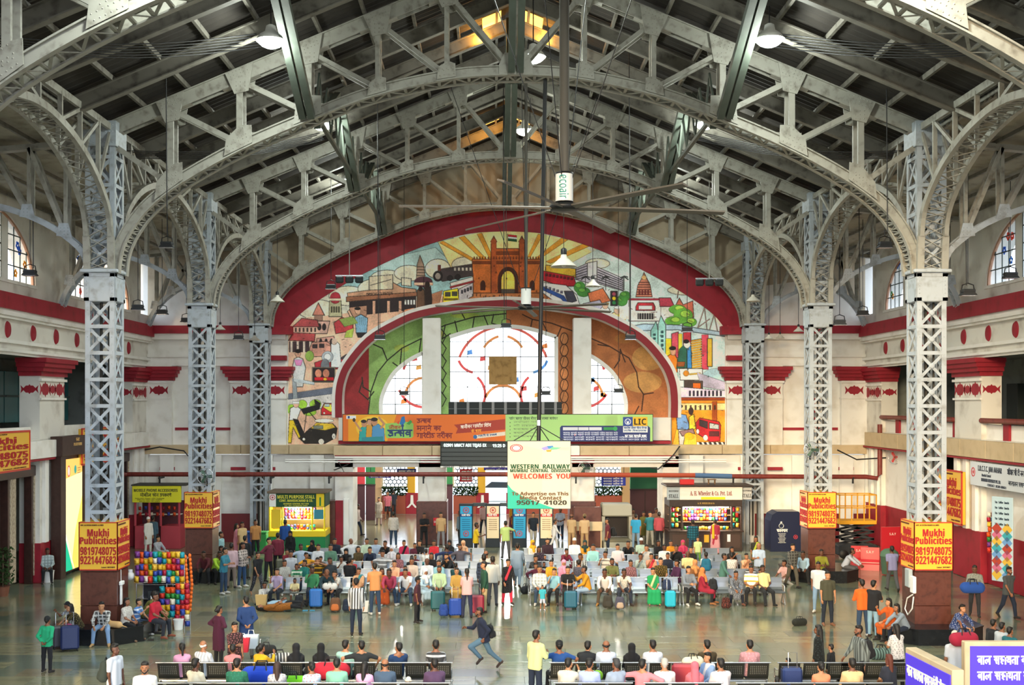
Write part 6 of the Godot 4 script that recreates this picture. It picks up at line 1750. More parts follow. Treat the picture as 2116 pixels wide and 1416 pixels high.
	bx(o,"shelf",paint("c9c4b4"),x0 + 0.15,x1 - 0.1,1.6,1.64,z - 0.9,z - 0.4); bx(o,"fascia",paint("e6e02a"),x0,x1 + 0.05,2.25,3.05,z - 0.1,z + 0.08); bx(o,"roof",paint("3a3a34"),x0 - 0.05,x1 + 0.3,3.05,3.12,z - 1.3,z + 0.1)
	letters(o,"MOBILE PHONE ACCESSORIES",0.14,2.1,paint("2a2a20"),T((x0 + x1) / 2,2.84,z + 0.08))
	part(o,"lettering",deva_mesh("m o b aa ii l _ f o n _ u p k r N e",0.14,1.5,0.022),paint("2a2a20"),T((x0 + x1) / 2 - 0.75,2.68,z + 0.08))
	for i in 3: letters(o,"Mobile covers - chargers - cables - headphones",0.04,1.4 - i * 0.2,paint("6a661c"),T(x0 + 0.85,2.45 - i * 0.07,z + 0.08))
	packets(14,7,V3(x0 + 0.25,1.95,z - 0.35),0.28,0.3,0.14,"hung in the phone accessory stall",77)
	# nursing booth, machines and gates
	d = 55.0; z = -d
	o = thing("nursing_booth","rounded dark navy booth with white print beside the right lattice columns","booth")
	x0 = wx(1592,d); x1 = wx(1655,d)
	var m := MB.new(); m.prism(PackedVector2Array([Vector2(x0,0),Vector2(x1,0),Vector2(x1,1.75),Vector2(x1 - 0.1,1.9),Vector2(x0 + 0.35,1.9),Vector2(x0 + 0.1,1.75),Vector2(x0,1.45)]),z - 1.2,z); part(o,"shell",m,mat("navy",H("17203c"),0.3))
	m = MB.new(); m.ball(V3(x0 + 0.52,1.38,z),V3(0.06,0.06,0.02)); m.lathe([[0.13,-0.06],[0.13,0.05],[0.09,0.05],[0.09,-0.04]],14,Transform3D(Basis(Vector3.RIGHT,PI / 2).scaled(V3(1,1,0.2)),V3(x0 + 0.52,1.22,z))); part(o,"white_symbol",m,M("white"))
	part(o,"lettering",deva_mesh("s t n p aa n",0.12,0.5,0.025),M("white"),T(x0 + 0.3,1.06,z)); emblem(o,T(x1 - 0.25,0.7,z),0.1)
	for i in 7: letters(o,"Nursing pod for mothers",0.03,0.36 - (i % 3) * 0.05,M("white"),T(x0 + 0.55,0.85 - i * 0.07,z))
	o = thing("scissor_lift","yellow railed scissor lift platform parked in the right corner","lift",V3(wx(1766,53),0,-53))
	var yp := paint("d89a1a")
	bx(o,"deck",yp,-0.85,0.85,1.55,1.72,-0.5,0.5)
	for s in [-0.83,-0.28,0.28,0.83]:
		for e in [-0.48,0.48]: bx(o,"rail_post",yp,s - 0.025,s + 0.025,1.7,2.9,e - 0.025,e + 0.025,0.005)
	for y in [2.3,2.88]:
		for e in [-0.48,0.48]: bx(o,"rail",yp,-0.85,0.85,y - 0.025,y + 0.025,e - 0.025,e + 0.025,0.005)
		for s in [-0.83,0.83]: bx(o,"rail",yp,s - 0.025,s + 0.025,y - 0.025,y + 0.025,-0.48,0.48,0.005)
	m = MB.new()
	for i in 3:
		for e in [-0.4,0.4]: m.beam(V3(-0.75,0.55 + i * 0.33,e),V3(0.75,0.88 + i * 0.33,e),0.06,0.1); m.beam(V3(0.75,0.55 + i * 0.33,e),V3(-0.75,0.88 + i * 0.33,e),0.06,0.1)
	part(o,"scissor_arms",m,paint("22262c")); bx(o,"chassis",paint("22262c"),-0.9,0.9,0.15,0.6,-0.5,0.5,0.04)
	for s in [-0.65,0.65]:
		m = MB.new(); m.lathe([[0.2,-0.06],[0.2,0.06],[0.001,0.06]],14,Transform3D(Basis(Vector3.RIGHT,PI / 2),V3(s,0.2,0.5))); part(o,"wheel",m,M("black"))
	for q in [[1776,49.5,-8,0.7,0.95,"in front, left"],[1798,49,-20,0.75,0.95,"in front, right"],[1843,51.5,8,1.0,1.55,"standing tall behind the bin"]]:
		o = thing("water_barrier","red plastic water-filled barrier %s, in the right corner" % q[5],"barrier",V3(wx(q[0],q[1]),0,-q[1]),q[2])
		var h: float = q[4]; var w: float = q[3] / 2
		m = MB.new(); m.prism(PackedVector2Array([Vector2(-0.22,0),Vector2(0.22,0),Vector2(0.2,0.25),Vector2(0.08,0.45),Vector2(0.06,h),Vector2(-0.06,h),Vector2(-0.08,0.45),Vector2(-0.2,0.25)]),-w,w,T(0,0,0,90)); part(o,"shell",m,paint("c02430",0.4))
		letters(o,"S.A.Y",0.1,0.3,paint("e8c8c0"),T(0,h * 0.8,0.07)); bx(o,"pale_stripe",paint("d8a8a0"),-w,w,0.3,0.34,0.16,0.2)
	o = thing("waste_bin","green domed plastic waste bin beside the red barriers","bin",V3(wx(1838,47.5),0,-47.5))
	m = MB.new(); m.lathe([[0.3,0.05],[0.36,0.75],[0.38,0.78]],16); part(o,"body",m,paint("3f5a48")); m = MB.new(); m.lathe([[0.38,0.78],[0.34,0.95],[0.2,1.06],[0.001,1.1]],16); part(o,"lid",m,paint("4a6a54"))
	for q in [[516,"1f4a94","blue"],[541,"2a8a44","green"]]:
		o = thing("wheelie_bin","%s wheeled dustbin beside the green and yellow stall" % q[2],"bin",V3(wx(q[0],54.5),0,-54.5))
		bx(o,"body",paint(q[1]),-0.26,0.26,0.08,0.95,-0.28,0.28,0.04); bx(o,"lid",paint(q[1]),-0.28,0.28,0.95,1.02,-0.3,0.32,0.02)
	# entrance gates with tall printed panels
	d = 56.6; z = -d
	var k := 0
	for q in [[951,975,"2aa0d0"],[1006,1031,"ead8b4"],[1061,1086,"2aa0d0"],[1117,1141,"ead8b4"]]:
		x0 = wx(q[0],d); x1 = wx(q[1],d)
		var blue: bool = q[2] == "2aa0d0"
		o = thing("gate_panel","%s entrance gate panel with round red emblem, %s" % ["tall blue" if blue else "tall cream",["leftmost, beside the pillar","second from the left","third, behind the hanging sign","rightmost, by the desk"][k]],"gate")
		bx(o,"frame",paint("1f2a34"),x0 - 0.06,x1 + 0.06,0,2.12,z - 0.35,z - 0.02); bx(o,"print",paint(q[2]),x0,x1,0.45,2.02,z - 0.02,z,0.005)
		bx(o,"band",paint("1c3a7a") if blue else paint("c8343a"),x0,x1,1.5,1.64,z,z + 0.005,0.001)
		emblem(o,T((x0 + x1) / 2,1.82,z),0.15); part(o,"lettering",deva_mesh("m u b ii _ s e T r2 l",0.07,0.42,0.016),M("white"),T(x0 + 0.07,1.61,z + 0.006))
		for i in 6: letters(o,"Welcome to the station",0.035,0.4,paint("24507a") if blue else paint("8a6a4a"),T((x0 + x1) / 2,1.38 - i * 0.1,z + 0.001))
		if blue: emblem(o,T((x0 + x1) / 2,0.68,z),0.14)
		var xn := wx([1006,1061,1117,1178][k],d)
		bx(o,"header_beam",paint("3a444a"),x1 + 0.05,xn,2.0,2.16,z - 0.3,z - 0.1)
		k += 1
	o = thing("baggage_scanner","grey baggage scanner tunnel with dark curtain in the right arcade opening","scanner",V3(wx(1275,56.8),0,-57.4))
	var gr := paint("9a988a")
	bx(o,"hood",gr,-0.72,0.72,1.5,2.1,-0.6,0.7,0.06); for s in [-0.66,0.66]: bx(o,"side_wall",gr,s - 0.08,s + 0.08,0.3,1.5,-0.6,0.6)
	bx(o,"curtain",paint("241c1a"),-0.58,0.58,0.45,1.5,-0.1,-0.05); bx(o,"belt",paint("6a6450"),-0.6,0.6,0.3,0.42,-0.6,1.2); bx(o,"base",gr,-0.7,0.7,0,0.3,-0.6,1.2)
	o = thing("security_desk","brown wooden security cabin with cream desk panel left of the scanner","desk",V3(wx(1216,56.4),0,-56.6))
	bx(o,"cabin",worn("cabin",H("5a2f26"),H("3a1c18"),0.5,0.5,0.0,1.0,78),-0.66,0.66,0,1.95,-0.6,-0.2); bx(o,"desk_panel",M("cream"),-0.68,0.66,0.85,1.3,0.35,0.4); for s in [-0.62,0.6]: bx(o,"leg",M("cream"),s - 0.03,s + 0.03,0,0.85,0.35,0.4)
	var car := thing("white_car","white taxi parked on the street beyond the entrance gates","car",V3(wx(1040,84),0,-84))
	m = MB.new(); m.prism(V2("-2.2,0.35 2.2,0.35 2.25,0.8 1.7,0.95 1.1,1.45 -0.9,1.5 -1.6,1.0 -2.2,0.9"),-0.8,0.8); part(car,"body",m,mat("carwhite",H("e8e8e4"),0.3))
	m = MB.new(); m.prism(V2("-1.4,1.0 1.5,0.98 1.0,1.38 -0.85,1.42"),-0.82,0.82); part(car,"window",m,M("glass_dark"))
	for s in [-1.4,1.4]:
		m = MB.new(); m.lathe([[0.32,-0.1],[0.32,0.1],[0.001,0.1]],16,Transform3D(Basis(Vector3.RIGHT,PI / 2),V3(s,0.33,0.75))); part(car,"wheel",m,M("black"))
	for q in [[1243,1293,1004,979,"2a3ab0","blue notice board hung in the right arcade opening",3.1],[950,976,996,970,"c8242e","red notice hung on the centre screen",3.0],[762,808,988,980,"5a4ac0","violet lettered strip hung in the left arcade opening",3.4],[1000,1052,972,966,"4a3ac8","violet lettered strip behind the indicator board",3.5],[820,860,976,969,"2a3a7a","small navy name board high in the left arcade opening",3.6]]:
		d = 62.0
		o = thing("notice_board",q[5],"sign"); bx(o,"board",paint(q[4]),wx(q[0],d),wx(q[1],d),wy(q[2],d),wy(q[3],d),-d - 0.05,-d)
		for i in (4 if q[2] - q[3] > 20 else 1): part(o,"lettering",deva_mesh("k r p y aa _ l aa ii n _ m e",0.09 if q[2] - q[3] < 20 else 0.07,(wx(q[1],d) - wx(q[0],d)) * 0.8,0.02),M("white"),T(wx(q[0],d) + 0.1,wy(q[3],d) - 0.1 - i * 0.14,-d))
		var hr := MB.new(); hr.rod(V3(wx(q[0],d) + 0.1,wy(q[3],d),-d),V3(wx(q[0],d) + 0.1,4.6,-d),0.015,4); hr.rod(V3(wx(q[1],d) - 0.1,wy(q[3],d),-d),V3(wx(q[1],d) - 0.1,4.6,-d),0.015,4); part(o,"hanger",hr,M("black"))
	for x in [-6.0,0.2,6.0]:  # tube lights added to brighten the dark vestibule, no known fittings
		o = thing("added_tube_light","white tube light on the vestibule ceiling, %s opening" % ["left" if x < -1 else "centre" if x < 1 else "right"],"lamp",V3(x,4.5,-66))
		bx(o,"tube",M("tubew"),-0.6,0.6,-0.05,0.0,-0.05,0.05); lamp(o,V3(0,-0.2,0),22.0,H("fff8ea"))
	o = thing("red_notice","small red arched notice on the brown pillar cladding","sign"); bx(o,"board",paint("d8303a"),wx(894,57),wx(905,57),0.95,1.35,-57.64,-57.6); letters(o,"SOS",0.1,0.2,M("white"),T(wx(899.5,57),1.15,-57.6))
func lamp(par: Node3D,p: Vector3,e: float,c: Color) -> void:
	var l := OmniLight3D.new(); l.name = "light"; l.position = p; l.light_energy = e; l.light_color = c; l.light_size = 0.15; l.omni_range = 60; l.omni_attenuation = 2.0; l.shadow_enabled = true
	par.add_child(l)
# ======================= side walls at ground and gallery level =======================
func build_sides() -> void:
	var X := -SIDEX
	# lit advertising panel in a dark timber portal on the left wall
	var o := thing("lit_poster","tall backlit cream, yellow and green poster in a dark timber portal on the left","display",V3(X + 0.3,0,0))
	var c := CV.new(0,0,20,46,16.0,H("fff0c0")); c.p("0,0 20,0 20,6 0,8","ffcf6a"); c.p("20,16 20,46 7,46 12,30","ffe46a"); c.p("0,31 9,46 0,46","14c89a"); c.p("0,31 10,46 11,46 1,30","fffaf0"); c.e(4.6,5,1.5,2.4,"d8424a"); c.e(4.6,5,1.1,1.8,"f6e8e0"); c.e(12,4.6,1.4,1.8,"3aa090"); for i in 3: c.r(14.4,4 + i,3.6,0.4,"b08a50")
	var q := face(c,"poster_print",-1.0,1.0,0.2,4.75,0.12)
	q[1].emission_enabled = true; q[1].emission_texture = q[1].albedo_texture; q[1].emission_energy_multiplier = 0.55
	var xf := Transform3D(Basis(Vector3.UP,PI / 2),V3(0,0,-47.9))
	part(o,"poster",q[0],q[1],xf)
	var dw := worn("portal",H("3a211a"),H("1f120e"),0.5,0.4,0.0,1.0,81)
	for e in [-1.35,1.35]: bx(o,"portal_post",dw,-0.2,0.2,0,5.3,-47.9 + e - 0.28,-47.9 + e + 0.28)
	bx(o,"portal_head",dw,-0.2,0.28,4.9,5.7,-49.6,-46.2); bx(o,"back_board",dw,-0.2,0.05,0.1,4.9,-49.2,-46.6)
	letters(o,"PLATFORM",0.12,0.9,paint("d8b070"),xf * T(0,5.35,0.29)); part(o,"lettering",deva_mesh("f l aa T",0.12,0.4,0.02),paint("d8b070"),xf * T(-0.2,5.6,0.29))
	var al := AreaLight3D.new(); al.name = "light"; al.area_size = Vector2(1.9,4.4); al.light_energy = 2.5; al.light_color = H("ffe6a0"); al.transform = xf * Transform3D(Basis(Vector3.UP,PI),V3(0,2.5,0.2)); al.area_range = 60; al.shadow_enabled = true; o.add_child(al)
	# phone number boards on the walls
	for w in [[-1,40.3,5.6,6.0,4.6,"on the left wall beyond the frame's edge"],[-1,51.2,5.2,5.95,4.45,"on the left wall behind the nearest lattice column"],[1,47.2,2.4,4.3,2.2,"on the right wall beside the nearest lattice column"]]:
		o = thing("wall_sign","yellow and red phone number board " + w[5],"sign",V3(w[0] * (SIDEX - 0.46),(w[3] + w[4]) / 2,-w[1]),-w[0] * 90.0)
		var h: float = w[3] - w[4]
		bx(o,"board",M("signyellow"),-w[2] / 2,w[2] / 2,-h / 2,h / 2,-0.1,0.06)
		var m := MB.new()
		for e in [-1,1]: m.box(V3(0,e * h / 2,0.06),V3(w[2] + 0.06,0.07,0.05)); m.box(V3(e * w[2] / 2,0,0.06),V3(0.06,h,0.05))
		part(o,"red_border",m,M("signred")); sign_text(o,w[2],h,T(0,0,0.07))
	# white restaurant board and shop front on the right
	o = thing("restaurant_sign","long white restaurant sign board with blue lettering on the right wall","sign",V3(SIDEX - 0.35,4.25,-42.6),-90)
	bx(o,"board",paint("d4dae0"),-3.0,3.0,-0.42,0.5,-0.06,0)
	letters(o,"I.R.C.T.C. JAN AAHAR",0.2,2.1,paint("2a3444"),T(-1.2,0.25,0)); letters(o,"Mumbai Central",0.1,0.8,paint("3a4454"),T(-1.5,0.03,0)); letters(o,"BRANDAVAN HOSPITALITY PVT. LTD.",0.12,1.7,paint("3a4454"),T(-1.1,-0.15,0)); letters(o,"CONTACT : 02269 400031",0.09,1.6,paint("3a4454"),T(-0.6,-0.32,0))
	part(o,"lettering",deva_mesh("AA ii . AA r _ s ii _ T ii _ j n _ AA h aa r",0.17,1.8,0.03),paint("2a3444"),T(0.3,0.36,0)); part(o,"lettering",deva_mesh("b r n d aa v n _ h aa s p i T l",0.14,1.6,0.025),paint("2a3444"),T(0.4,-0.06,0)); emblem(o,T(-2.7,0.1,0),0.18)
	o = thing("menu_board","tall menu board with photo diamonds at the right shop front","sign",V3(SIDEX - 0.5,0,-42.4),-62)
	bx(o,"board",paint("b8d0dc"),-0.45,0.45,0.5,3.6,-0.05,0)
	for i in 8:
		for j in 2:
			var m := MB.new(); var e := 0.22
			m.prism(PackedVector2Array([Vector2(-e,0),Vector2(0,-e),Vector2(e,0),Vector2(0,e)]),0,0.01,T(-0.22 + j * 0.44,0.75 + i * 0.24,0)); part(o,"photo_diamond",m,paint(["d8b040","6a9ad0","c86a8a","3aa0b0","b0402c"][(i * 2 + j) % 5]))
	for i in 5: letters(o,"Tea   Coffee   Snacks",0.08,0.6,paint("24384a"),T(0,3.4 - i * 0.2,0))
	packets(24,3,V3(SIDEX - 0.62,2.9,-43.2),0.14,0.19,0.16,"strung at the right shop front",82)
	# painted dados, fascia bands and pilasters along both walls
	for s in [-1,1]:
		var side := "left" if s < 0 else "right"
		var tr := Node3D.new(); tr.name = "trim_" + side; add_child(tr); tr.set_meta("kind","structure"); tr.set_meta("label","painted dado, fascia band and pilasters along the %s wall" % side)
		for k in range(1,4):
			var d := TA + BAY * (k - 1)
			bx(tr,"dado",M("red"),s * (SIDEX - 0.06),s * (SIDEX + 0.8),0,1.55 if s < 0 else 2.0,-d - 1.36,-d + 1.36)
			for e in [-0.9,0,0.9]: bx(tr,"pilaster",M("plaster"),s * (SIDEX - 0.14),s * SIDEX,1.55 if s < 0 else 2.0,4.88,-d + e - 0.18,-d + e + 0.18)
		for i in 14: bx(tr,"fascia_panel",M("cream") if s > 0 else M("plaster"),s * (SIDEX - 0.35),s * SIDEX,4.9,5.58,-58.6 + i * 2.4,-58.6 + i * 2.4 + 2.38)
		bx(tr,"red_line",M("red"),s * (SIDEX - 0.3),s * SIDEX,4.8,4.9,-59,-24)
		for k in range(0,3):
			var d0 := TA + BAY * (k - 1) + 1.3
			var gl := Node3D.new(); gl.name = numbered("gallery_front"); add_child(gl)
			tag(gl,"%s gallery bay with %s, %s" % [side,"teal glazed windows" if s < 0 else "red panels and a wire rail",["nearest the camera","second bay","next to the mural wall"][k]],"gallery")
			if s < 0:
				for i in 6: bx(gl,"teal_window",mat("teal",H("2f6a6c"),0.25),X - 3.2,X - 3.1,6.2,8.4,-d0 - i * 1.5 - 1.42,-d0 - i * 1.5)
				for i in 6: bx(gl,"window_rail",paint("4a5a58"),X - 3.1,X - 3.02,7.3,7.38,-d0 - i * 1.5 - 1.42,-d0 - i * 1.5)
				bx(gl,"parapet",M("plaster"),X - 0.5,X - 0.35,5.6,6.1,-d0 - 9.1,-d0)
			else:
				for i in 4: bx(gl,"red_panel",M("red"),SIDEX + 0.1,SIDEX + 0.2,5.6,6.25,-d0 - i * 2.3 - 0.5,-d0 - i * 2.3)
				bx(gl,"rail_pipe",M("pipe"),SIDEX - 0.12,SIDEX + 0.08,6.25,6.45,-d0 - 9.1,-d0,0.06); bx(gl,"white_panel",M("plaster"),SIDEX + 0.2,SIDEX + 0.3,5.6,6.2,-d0 - 9.1,-d0); bx(gl,"dark_door",paint("2a3436"),SIDEX + 3.9,SIDEX + 4.5,5.6,7.9,-d0 - 4,-d0 - 2.9)
			var sh := Node3D.new(); sh.name = numbered("shop_front"); add_child(sh)
			tag(sh,"%s shop front under the %s gallery, %s" % ["carved timber framed" if s < 0 else "red walled",side,["nearest the camera","second bay","next to the mural wall"][k]],"shop front")
			if s < 0:
				for i in 5:
					bx(sh,"timber_post",dw,X - 0.5,X - 0.2,0,4.4,-d0 - i * 2.2 - 0.16,-d0 - i * 2.2)
					bx(sh,"carved_strip",worn("carved",H("b8a890"),H("4a3a2c"),0.8,0.7,0.0,3.0,83),X - 0.45,X - 0.18,0.3,4.2,-d0 - i * 2.2 - 0.7,-d0 - i * 2.2 - 0.2)
				bx(sh,"timber_beam",dw,X - 0.5,X - 0.15,4.2,4.6,-d0 - 9.1,-d0)
			else:
				bx(sh,"red_wall",M("red"),SIDEX + 0.2,SIDEX + 0.4,0,2.0,-d0 - 9.1,-d0 - 3.2); bx(sh,"white_wall",M("plaster"),SIDEX + 0.2,SIDEX + 0.4,2.0,4.9,-d0 - 9.1,-d0 - 3.2); bx(sh,"dark_doorway",paint("241a18"),SIDEX + 0.3,SIDEX + 0.5,0,3.2,-d0 - 3.2,-d0)
# ======================= luggage and loose things =======================
func suitcase(label: String,p: Vector3,turn: float,col: String,h := 0.68,w := 0.46,handle := true) -> void:
	var o := thing("suitcase",label,"suitcase",p,turn)
	var m := mat("case" + col,H(col),0.4)
	bx(o,"shell",m,-w / 2,w / 2,0.06,h,-0.14,0.14,0.05)
	var rb := MB.new()
	for i in 5: rb.box(V3(-w * 0.36 + i * w * 0.18,h / 2 + 0.03,0.143),V3(0.02,h * 0.8,0.012))
	part(o,"ribs",rb,m); bx(o,"zip_band",M("black"),-w / 2 - 0.003,w / 2 + 0.003,0.055,h + 0.003,-0.012,0.012,0.005)
	for e in [-1,1]:
		for f in [-0.09,0.09]:
			var b := MB.new(); b.lathe([[0.035,-0.015],[0.035,0.015],[0.001,0.015]],10,Transform3D(Basis(Vector3.BACK,PI / 2),V3(e * w * 0.4,0.035,f))); part(o,"wheel",b,M("black"))
	if handle:
		var b := MB.new(); b.tube(PackedVector3Array([V3(-0.1,h,-0.1),V3(-0.1,h + 0.36,-0.1),V3(0.1,h + 0.36,-0.1),V3(0.1,h,-0.1)]),0.011,5); part(o,"pull_handle",b,M("chrome"))
func backpack(label: String,p: Vector3,turn: float,col: String,s := 1.0,pocket := "") -> void:
	var o := thing("backpack",label,"backpack",p,turn)
	if not cache.has("bp"):
		var m := MB.new(); net([[V3(-0.08,0.12,0),V3(-0.06,0.36,-0.01),0.1,0.085],[V3(0.08,0.12,0),V3(0.06,0.36,-0.01),0.1,0.085]],0.024,70.0,m); cache["bp"] = m.done()
		m = MB.new(); net([[V3(-0.06,0.12,0.09),V3(0.06,0.12,0.09),0.07,0.07],[V3(-0.05,0.2,0.085),V3(0.05,0.2,0.085),0.06,0.06]],0.024,70.0,m); cache["bpp"] = m.done()
		m = MB.new()
		for e in [-0.08,0.08]: m.tube(PackedVector3Array([V3(e,0.42,-0.06),V3(e * 1.2,0.36,-0.16),V3(e * 1.3,0.2,-0.17),V3(e,0.08,-0.08)]),0.022,5)
		m.tube(PackedVector3Array([V3(-0.03,0.44,0),V3(0,0.49,0),V3(0.03,0.44,0)]),0.012,5); cache["bps"] = m.done()
	var X := Transform3D(Basis().scaled(Vector3.ONE * s),Vector3())
	part(o,"body",cache["bp"],cloth(col),X); part(o,"front_pocket",cache["bpp"],cloth(pocket if pocket else col),X); part(o,"straps",cache["bps"],M("black"),X)
func duffel(label: String,p: Vector3,turn: float,col: String,s := 1.0) -> void:
	var o := thing("duffel_bag",label,"bag",p,turn)
	if not cache.has("df"):
		var m := MB.new(); net([[V3(-0.2,0.15,0),V3(0.2,0.15,0),0.15,0.15],[V3(-0.2,0.1,0.03),V3(0.2,0.1,0.03),0.11,0.11]],0.026,60.0,m); cache["df"] = m.done()
		m = MB.new()
		for e in [-0.06,0.06]: m.tube(PackedVector3Array([V3(-0.12,0.2,e * 2),V3(-0.08,0.38,e),V3(0.08,0.38,e),V3(0.12,0.2,e * 2)]),0.014,5)
		cache["dfh"] = m.done()
	var X := Transform3D(Basis().scaled(Vector3.ONE * s),Vector3())
	part(o,"body",cache["df"],cloth(col),X); part(o,"handles",cache["dfh"],M("black"),X)
func gp(px: float,py: float) -> Vector3:
	var d := fdep(py)
	return V3(wx(px,d),0,-d)
func build_items() -> void:
	suitcase("navy suitcase standing by the left front bench ring",V3(wx(147,33.0),0,-32.9),20,"1c2a58",0.72,0.5)
	suitcase("dark grey suitcase behind the navy one at the left front",V3(wx(124,33.2),0,-33.2),30,"3a3840",0.66,0.42)
	suitcase("bright blue suitcase standing before the left block",gp(653,1257),0,"1f6ab8",0.66,0.44,false)
	suitcase("teal suitcase with a pale zip line in the centre aisle group",gp(905,1262),0,"1c5a60",0.66,0.48)
	suitcase("royal blue suitcase at the feet of the pink-topped woman",gp(941,1275),10,"1c3f94",0.6,0.44)
	suitcase("maroon suitcase beside the dark green jumper",gp(986,1270),0,"8a1c34",0.64,0.46)
	suitcase("petrol blue ribbed suitcase before the front right row",gp(1179,1259),0,"1c5a70",0.62,0.44)
	suitcase("small turquoise suitcase beside the green sari",gp(1385,1257),0,"18a8c4",0.6,0.36)
	suitcase("olive grey suitcase beside the left block's rear seats",gp(583,1192),10,"6a6a54",0.72,0.5,false)
	suitcase("teal suitcase standing between the left rows",V3(wx(872,45.4),0.0,-45.6),0,"1c7a80",0.8,0.44)
	suitcase("dark charcoal suitcase behind the dark floral woman's bags",V3(wx(545,28.9),0,-29.0),15,"4a4c52",0.75,0.52)
	suitcase("red suitcase with black zip lying against the dark benches",V3(wx(1411,26.9),0.15,-26.95),175,"b03a44",0.82,0.5,false)
	suitcase("black trolley bag with blue base behind the right dark bench",V3(wx(1638,26.8),0.1,-26.9),180,"2a3a6a",0.8,0.46)
	for q in [[618,1255,"2a2e34",0.95,"","black backpack on the floor before the front left row"],[693,1265,"6a4a34",1.1,"c87038","brown and orange rucksack on the floor before the front left row"],[718,1265,"1d2a40",1.0,"","navy rucksack leaning on the brown and orange one"],[917,1275,"1c3f8c",0.95,"","blue backpack slumped beside the royal blue suitcase"],[1256,1258,"3a362e",1.05,"","dark olive backpack at the printed shirt's feet"],[1281,1260,"4a4a5c",1.0,"b8a08a","grey backpack with tan stripes before the front right row"],[1500,1259,"20243a*c05a4a",0.9,"","dark patterned backpack by the blue patterned kurta"]]:
		backpack(q[5],gp(q[0],q[1]),0,q[2],q[3],q[4])
	backpack("navy backpack sitting on a front right seat",V3(wx(1377,40.7),0.46,-40.65),0,"2a3858",0.9)
	backpack("black backpack sitting on a front right seat beside the orange scarf",V3(wx(1472,40.7),0.46,-40.6),0,"1c2024",0.95)
	backpack("large teal backpack on the standing boy in the right rows",V3(wx(1459,43.2),0.74,-43.18),0,"1c6a8a",1.15)
	backpack("black backpack on the walking bearded man at lower right",V3(wx(1797,27.8),0.85,-27.95),100,"16181c",1.1)
	backpack("olive backpack on the man in white at bottom left",V3(wx(216,25.5),0.85,-25.6),-110,"3a4238",1.15)
	backpack("black backpack on the man before the baggage scanner",V3(wx(1268,53.6),0.86,-53.7),100,"1a1c20",1.0)
	backpack("dark backpack on the running man's back",V3(wx(1014,30.2),0.84,-30.45),100,"15181e",0.85)
	duffel("red duffel bag with black handles standing on a dark bench",V3(wx(678,27.0),0.5,-27.5),0,"d8283c",1.3)
	duffel("white and black sports bag on the dark grey suitcase",V3(wx(575,28.3),0.62,-28.5),15,"e2e0da|2a2a2c",0.9)
	duffel("big blue bundle in the arms of the man on the right",V3(wx(2008,37.9),0.85,-37.85),0,"1f4fa8",1.15)
	duffel("crimson cloth bundle carried at the porter's shoulder",V3(wx(1986,27.0),1.42,-26.85),10,"b01f3c",1.0)
	duffel("white cloth handbag on the dark teal jumper's lap",V3(wx(682,40.2),0.58,-40.2),0,"e4e4de",0.75)
	duffel("green striped bag on the floor by the right front bench ring",V3(wx(1823,31.8),0,-31.9),15,"2a4a3c|8aa89a",1.0)
	duffel("bright lime green bag on a dark bench",V3(wx(603,26.4),0.5,-26.5),0,"7ad81c",1.0)
	duffel("lime and black bag beside the black jacket on the dark bench",V3(wx(1224,27.0),0.5,-27.3),0,"9ad83a",0.8)
	duffel("cream cushion with a drawn face on the black bags by the red suitcase",V3(wx(1433,27.2),0.82,-27.3),20,"efe8cc",0.8)
	duffel("black bag on the dark bench beside the red suitcase",V3(wx(1436,27.1),0.5,-27.4),0,"1c1c1e",1.0)
	duffel("black polythene bag on top of the charcoal suitcase",V3(wx(548,28.9),0.76,-29.0),0,"17191b",0.75)
	duffel("royal blue cloth bag slung over a dark bench back",V3(wx(540,26.9),0.52,-26.9),0,"1c48c8",1.35)
	duffel("crumpled black bag lying alone on the right floor",gp(1652,1293),20,"1d2018",0.75)
	duffel("dark bag on the floor at the aisle end of the right block",gp(1087,1226),60,"2a2c30",0.9)
	for q in [[519,30.9,0.5,"dcE6ea","white and blue carrier bag held by the navy kurta"],[500,30.2,0.55,"c8203a","red carrier bag beside the navy kurta"],[540,39.8,0.1,"c9a86a","tan woven basket at the sleepers' feet"],[750,39.0,0.02,"e4e2dc","white carrier bag behind the striped shirt"]]:
		var o := thing("carrier_bag",q[4],"bag",V3(wx(q[0],q[1]),q[2],-q[1]))
		var m := MB.new(); m.prism(V2("-0.16,0 0.16,0 0.2,0.36 -0.2,0.36"),-0.08,0.08); part(o,"bag_body",m,paint(q[3].to_lower()))
		m = MB.new(); m.tube(PackedVector3Array([V3(-0.08,0.36,0),V3(-0.06,0.48,0),V3(0.06,0.48,0),V3(0.08,0.36,0)]),0.012,5); part(o,"handles",m,M("white"))
	# white tub seat and stools, slippers
	var o := thing("plastic_tub","white plastic tub used as a seat beside the lit poster","tub",V3(wx(98,45.6),0,-45.65))
	var m := MB.new(); m.lathe([[0.2,0.0],[0.24,0.42],[0.26,0.44],[0.001,0.44]],16); part(o,"tub_body",m,M("white"))
	for q in [[352,1290,"e0701c","orange plastic stool under the snack stand"],[325,1288,"c01f3a","red plastic stool in front of the snack stand"]]:
		o = thing("plastic_stool",q[3],"stool",gp(q[0],q[1])); bx(o,"seat",paint(q[2]),-0.18,0.18,0.26,0.3,-0.16,0.16,0.02)
		for e in [-0.14,0.14]: bx(o,"leg_panel",paint(q[2]),e - 0.03,e + 0.03,0,0.26,-0.15,0.15)
	for q in [[638,1263,"3a8ab0","blue slippers lying before the blue suitcase"],[303,1324,"2a2220","dark slippers by the left front bench ring"]]:
		o = thing("slippers",q[3],"slippers",gp(q[0],q[1]))
		for e in [-0.12,0.12]: bx(o,"sole",paint(q[2]),e - 0.09,e + 0.09,0.002,0.03,-0.05,0.05,0.01)
	# wire snack stand with hanging packets
	var d := 36.6
	var c := V3(wx(338,d),0,-d)
